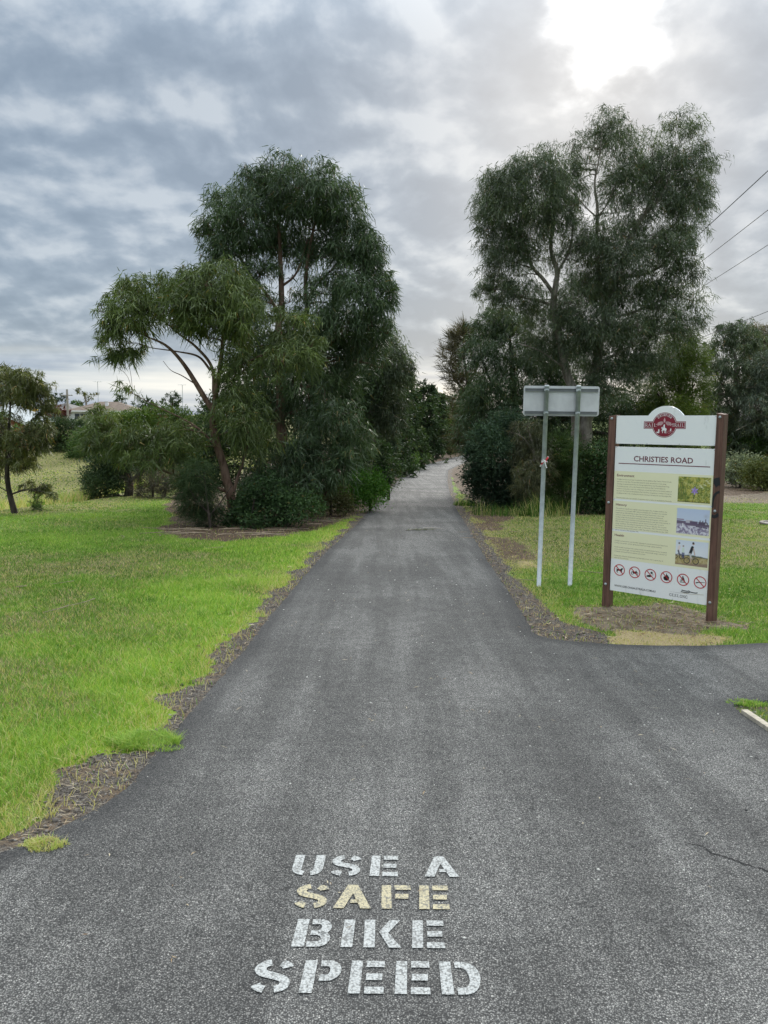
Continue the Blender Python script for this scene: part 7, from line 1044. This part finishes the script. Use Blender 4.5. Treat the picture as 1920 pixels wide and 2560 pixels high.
y = np.exp(rg.uniform(math.log(5.5), math.log(45), n)); x = rg.uniform(-1, 1, n)*(.52*y+.6)
zz = zones(x, y); lm = np.clip(zz[1]+.8*zz[3]+.22*zz[0]*(y > 6)+.05, 0, 1); keep = (poly_sd(x, y, outl) > .0) & (rg.random(n) < lm); x, y = x[keep][:22000], y[keep][:22000]
V, F, ti = litter(x, y, (.04+.07*rg.random(len(x)))*(.7+.022*y), (.007+.007*rg.random(len(x)))*(.7+.03*y), np.clip(.45+.25*rg.normal(size=len(x)), 0, 1), rg, .006)
link('leaf_litter', np_mesh('leaf_litter', V, F, M_LIT, False, attrs=dict(tint=ti)), kind='stuff')
# dry straw bits at the verge and a few on the asphalt
n = 9000; y = np.exp(rg.uniform(math.log(2.4), math.log(9), n)); x = np.where(rg.random(n) < .62, path_left(y)-.45+rg.random(n)*.5, 1.3+rg.random(n)*1.9)
zz = zones(x, y); keep = ((poly_sd(x, y, outl) > -.01) & (rg.random(n) < .12+.16*zz[0]+.5*zz[3])); on = (poly_sd(x, y, outl) < -.03) & (rg.random(n) < .02); kk = keep | on
xx, yy = x[kk], y[kk]; V, F, ti = litter(xx, yy, .025+.055*rg.random(len(xx)), .0014+.0012*rg.random(len(xx)), np.clip(.86+.14*rg.normal(size=len(xx)), .5, 1), rg, .010)
link('dry_straw', np_mesh('dry_straw', V, F, M_LIT, False, attrs=dict(tint=ti)), kind='stuff')
n = 130; y = np.exp(rg.uniform(math.log(2.1), math.log(20), n)); x = path_left(y)+rg.random(n)*(np.where(y < 6, 3., path_right(np.maximum(y, 6.7))-path_left(y))); kp = poly_sd(x, y, outl) < -.05; x, y = x[kp], y[kp]
V, F, ti = litter(x, y, (.012+.03*rg.random(len(x)))*(1+.05*y), (.002+.003*rg.random(len(x)))*(1+.05*y), np.clip(.9+.15*rg.normal(size=len(x)), .3, 1), rg, TOP+.002)
link('path_litter', np_mesh('path_litter', V, F, M_LIT, False, attrs=dict(tint=ti)), kind='stuff')
# fallen bark and sticks
sp = Soup(); rg = np.random.default_rng(21)
def stick(x, y, L, a, r_, dst, bend=.12, zo=.012):
    p = np.array([(x+math.cos(a)*L*t_-math.sin(a)*bend*L*math.sin(t_*3.1), y+math.sin(a)*L*t_+math.cos(a)*bend*L*math.sin(t_*3.1), 0) for t_ in np.linspace(0, 1, 6)])
    p[:, 2] = T(p[:, 0], p[:, 1])+zo+.02*L*np.sin(np.linspace(0, 3.1, 6)); dst.tube(p, np.linspace(r_, r_*.5, 6), 5)
for _ in range(46):   # under the board
    stick(2.1+1.3*rg.random(), 6.75+.95*rg.random(), .06+.16*rg.random(), rg.random()*6.28, .0022+.003*rg.random(), sp)
for _ in range(90):   # mulch under the left gums
    yy = 14.4+5*rg.random(); xx = -4.2+3.4*rg.random()
    if float(zones(np.array([xx]), np.array([yy]))[1][0]) > .4: stick(xx, yy, .25+.7*rg.random(), rg.random()*1.0-.5+(3.14 if rg.random() < .5 else 0), .006+.007*rg.random(), sp)
for _ in range(14): stick(-8*rg.random()-1.3, 5.5+10*rg.random(), .12+.35*rg.random(), rg.random()*6.28, .004+.004*rg.random(), sp, zo=.03)
for _ in range(24): stick(1.7+1.5*rg.random()+.0, 9+12*rg.random(), .08+.3*rg.random(), rg.random()*6.28, .004+.004*rg.random(), sp, zo=.012)
sp.build('fallen_sticks', plain('dead_wood', (.30, .235, .165), .85, 0, .35, 12), kind='stuff')
tw = thing('fallen_twig', 'leafy gum twig lying in the middle of the path', 'twig', (.737, 15.95, float(zp(15.95))+TOP), .2)
sp = Soup(); sp.tube(spline([(-.28, 0, .008), (-.05, .03, .014), (.18, -.02, .012), (.36, .05, .008)], 10), np.linspace(.006, .003, 10), 5); sp.build('stem', plain('twig_bark', (.10, .07, .05), .8), tw)
sp = Soup(); rg = np.random.default_rng(4)
for k_ in range(26):
    t_ = rg.random(); px_ = -.25+.5*t_; a_ = rg.random()*6.28; L = .10+.07*rg.random(); c_, s_ = math.cos(a_), math.sin(a_); W = .011; zz_ = .006+.03*rg.random()
    sp.poly([(px_, 0, zz_), (px_+c_*L*.45-s_*W, s_*L*.45+c_*W, zz_+.015), (px_+c_*L, s_*L, zz_*.5), (px_+c_*L*.45+s_*W, s_*L*.45-c_*W, zz_+.008)])
sp.build('leaves', leaf_mat(1), tw)
pb = thing('bark_strip', 'pale strip of bark beside the fallen twig on the path', 'bark', (1.02, 16.3, float(zp(16.3))+TOP), 0)
sp = Soup(); sp.tube(spline([(-.18, 0, .012), (0, .02, .02), (.22, -.01, .012)], 8), np.linspace(.012, .006, 8), 5); sp.build('strip', plain('pale_bark', (.45, .40, .34), .8), pb)

# ------------------------------------------------------------------ houses, pole, aerials, wires
def flat(n_, c, r_=.7, **k): return plain(n_, c, r_, **k)
M_WALLW = flat('white_weatherboard', (.72, .74, .77)); M_TILE = plain('brown_roof_tile', (.17, .125, .095), .85, 0, .25, 2.); M_TILEG = plain('grey_roof_tile', (.17, .155, .145), .85, 0, .25, 2.)
M_TILEO = plain('orange_roof_tile', (.36, .22, .11), .85, 0, .2, 2.); M_BRICK = plain('red_brick', (.30, .10, .06), .85, 0, .2, 3.); M_IRON = plain('corrugated_iron', (.40, .43, .44), .45, .3, .15, 2.); M_WHT = flat('white_trim', (.80, .80, .80))
M_GLASS = plain('window_glass', (.05, .06, .07), .15); M_POLE = plain('weathered_pole', (.33, .30, .27), .9, 0, .2, 3.)
def house(label, x, y, rz, W, D_, z0, eave, ridge, wall, roof, hip=True, wins=(), group=None, ov=.45):
    o = thing('house', label, 'house', (x, y, z0), rz, group); h = eave-z0; rh = ridge-z0
    sp = Soup(); sp.box(-W/2, W/2, -D_/2, D_/2, -1.5, h); 
    if not hip: sp.poly([(-W/2, -D_/2, h), (W/2, -D_/2, h), (0, -D_/2, rh-.25)]); sp.poly([(W/2, D_/2, h), (-W/2, D_/2, h), (0, D_/2, rh-.25)])
    sp.build('wall', wall, o)
    sp = Soup(); a, b = W/2+ov, D_/2+ov
    if hip:
        r_ = min(a, b); rx_, ry_ = max(0, a-r_), max(0, b-r_)
        e = [(-a, -b, h-.02), (a, -b, h-.02), (a, b, h-.02), (-a, b, h-.02)]; r0_, r1_ = (-rx_, -ry_, rh), (rx_, ry_, rh)
        if a >= b: fs = [[e[0], e[1], r1_, r0_], [e[1], e[2], r1_], [e[2], e[3], r0_, r1_], [e[3], e[0], r0_]]
        else: fs = [[e[0], e[1], r0_], [e[1], e[2], r1_, r0_], [e[2], e[3], r1_], [e[3], e[0], r0_, r1_]]
        for f in fs: sp.poly(f)
        sp.poly([(p[0], p[1], p[2]-.10) for p in e[::-1]])
    else:
        for s_ in (-1, 1):
            n_ = 22
            for i in range(n_):
                y0_, y1_ = -b+2*b*i/n_, -b+2*b*(i+1)/n_; dz = .03
                sp.poly([(s_*a, y0_, h-.1), (s_*a, (y0_+y1_)/2, h-.1+dz), (0, (y0_+y1_)/2, rh+dz), (0, y0_, rh)]); sp.poly([(s_*a, (y0_+y1_)/2, h-.1+dz), (s_*a, y1_, h-.1), (0, y1_, rh), (0, (y0_+y1_)/2, rh+dz)])
    rf = sp.build('roof', roof, o)
    sp = Soup()
    if hip: sp.box(-a-.03, a+.03, -b-.06, -b, h-.24, h+.0); sp.box(-a-.06, -a-.002, -b-.05, b, h-.24, h+.0); sp.box(a+.002, a+.06, -b-.05, b, h-.24, h+.0)
    else:
        for s_ in (-1, 1): sp.quadmesh([(s_*a, -b-.05, h-.32), (s_*a, -b-.05, h-.02), (0, -b-.05, rh+.08), (0, -b-.05, rh-.24), (s_*a, -b-.005, h-.32), (s_*a, -b-.005, h-.02), (0, -b-.005, rh+.08), (0, -b-.005, rh-.24)], [(0, 1, 2, 3), (7, 6, 5, 4), (0, 3, 7, 4), (1, 5, 6, 2), (0, 4, 5, 1)])
    sp.build('fascia', M_WHT, o)
    for (wx, wz, ww, wh) in wins:
        sp = Soup(); yf = -D_/2-.05
        for a_, b_, c_, d_ in ((wx, wx+ww, wz, wz+.07), (wx, wx+ww, wz+wh-.07, wz+wh), (wx, wx+.07, wz+.07, wz+wh-.07), (wx+ww-.07, wx+ww, wz+.07, wz+wh-.07), (wx+ww/2-.035, wx+ww/2+.035, wz+.07, wz+wh-.07)): sp.box(a_, b_, yf, -D_/2+.01, c_, d_)
        wn = sp.build('window', M_WHT, o)
        for k_ in (0, 1):
            sp = Soup(); x0_ = wx+.07+k_*(ww/2-.035); sp.box(x0_, x0_+ww/2-.105, yf+.02, -D_/2+.005, wz+.07, wz+wh-.07); sp.build('pane', M_GLASS, wn)
    return o, rf
h1, rf1 = house('white house with a brown hip roof beside the utility pole', -47.6, 134, R(8), 11.5, 8.5, -.8, 1.95, 3.5, M_WALLW, M_TILE, True, [(-4.8, .95, 1.8, 1.35), (-1.5, .95, 1.8, 1.35)])
sp = Soup(); sp.box(-.25, .25, -2.2, -1.8, 3.4, 4.25); sp.box(-.32, .32, -2.27, -1.73, 4.25, 4.35); sp.build('chimney', M_WHT, rf1)
house('red brick house with a grey iron gable roof at the left frame edge', -41.0, 79, R(3), 12.2, 8, -2.3, .40, 3.0, M_BRICK, M_IRON, False, [(2.6, .5, 1.4, 1.3)])
house('grey roofed house on the skyline behind the maroon tree', -62.5, 152, R(-6), 6.5, 7, -.8, 2.2, 3.4, flat('render_wall', (.26, .24, .21)), M_TILEG, True, [(-2, 1, 1.6, 1.2)])
house('low roofed house on the skyline right of the white house', -43.6, 144, R(4), 5.5, 6, -.8, 1.7, 2.6, M_BRICK, M_TILE, True, [(-2, 1, 1.6, 1.2)])
po_ = thing('utility_pole', 'weathered timber utility pole with a short crossarm by the white house', 'utility pole', (-45.0, 110, float(T(-45., 110.))))
g_ = float(T(-45., 110.)); sp = Soup(); sp.tube([(-.0, 0, -.4), (.0, 0, 4.82-g_)], [.19, .14], 10); pp = sp.build('pole', M_POLE, po_)
sp = Soup(); sp.box(-.75, .85, -.24, -.14, 3.92-g_, 4.04-g_); ca_ = sp.build('crossarm', M_POLE, po_)
for ix in (-.65, .35, .75):
    sp = Soup(); sp.tube([(ix, -.19, 4.04-g_), (ix, -.19, 4.16-g_)], [.035, .05], 8); sp.build('insulator', M_WHT, ca_)
for ax_, ay_, zb_, zt_, lab in ((-51.9, 140.5, 1.5, 7.15, 'tall thin television aerial on the skyline above the pale gum'), (-36.25, 139, 1.2, 6.7, 'thin television aerial seen through the leaning gum branches'), (-44.3, 132.5, 2.8, 5.2, 'short television aerial on the white house roof')):
    an = thing('television_aerial', lab, 'aerial', (ax_, ay_, zb_)); sp = Soup(); sp.tube([(0, 0, -1.5), (0, 0, zt_-zb_)], .045, 6); sp.build('mast', M_STEEL, an)
    sp = Soup(); sp.tube([(-.75, 0, zt_-zb_), (.75, 0, zt_-zb_)], .03, 5)
    for k_ in range(7): sp.tube([(-.7+.23*k_, -.3, zt_-zb_+.03), (-.7+.23*k_, .3, zt_-zb_+.03)], .02, 4)
    sp.build('antenna', M_STEEL, an)
M_WIRE = plain('wire', (.03, .03, .033), .6)
for i, (off_, h_, lab) in enumerate([(6.15, 7.47, 'topmost and nearest of the overhead wires at the right frame edge'), (7.28, 7.47, 'second overhead wire from the top at the right frame edge'), (8.75, 7.50, 'third overhead wire from the top at the right frame edge'), (9.6, 5.70, 'lowest overhead wire at the right, passing over the far gums')]):
    yy = np.linspace(-12, 130, 60); P_ = np.stack([off_+.138*yy, yy, EYE+h_-1.55-.009*yy-.35*np.sin(np.pi*np.mod(yy+12, 71)/71)+.25], -1)
    c_ = P_[0].copy(); sp = Soup(); sp.tube(P_-c_, .011, 5); o = sp.build('power_line', M_WIRE, None, label=lab, category='power line', group='overhead wires on the right'); o.location = c_
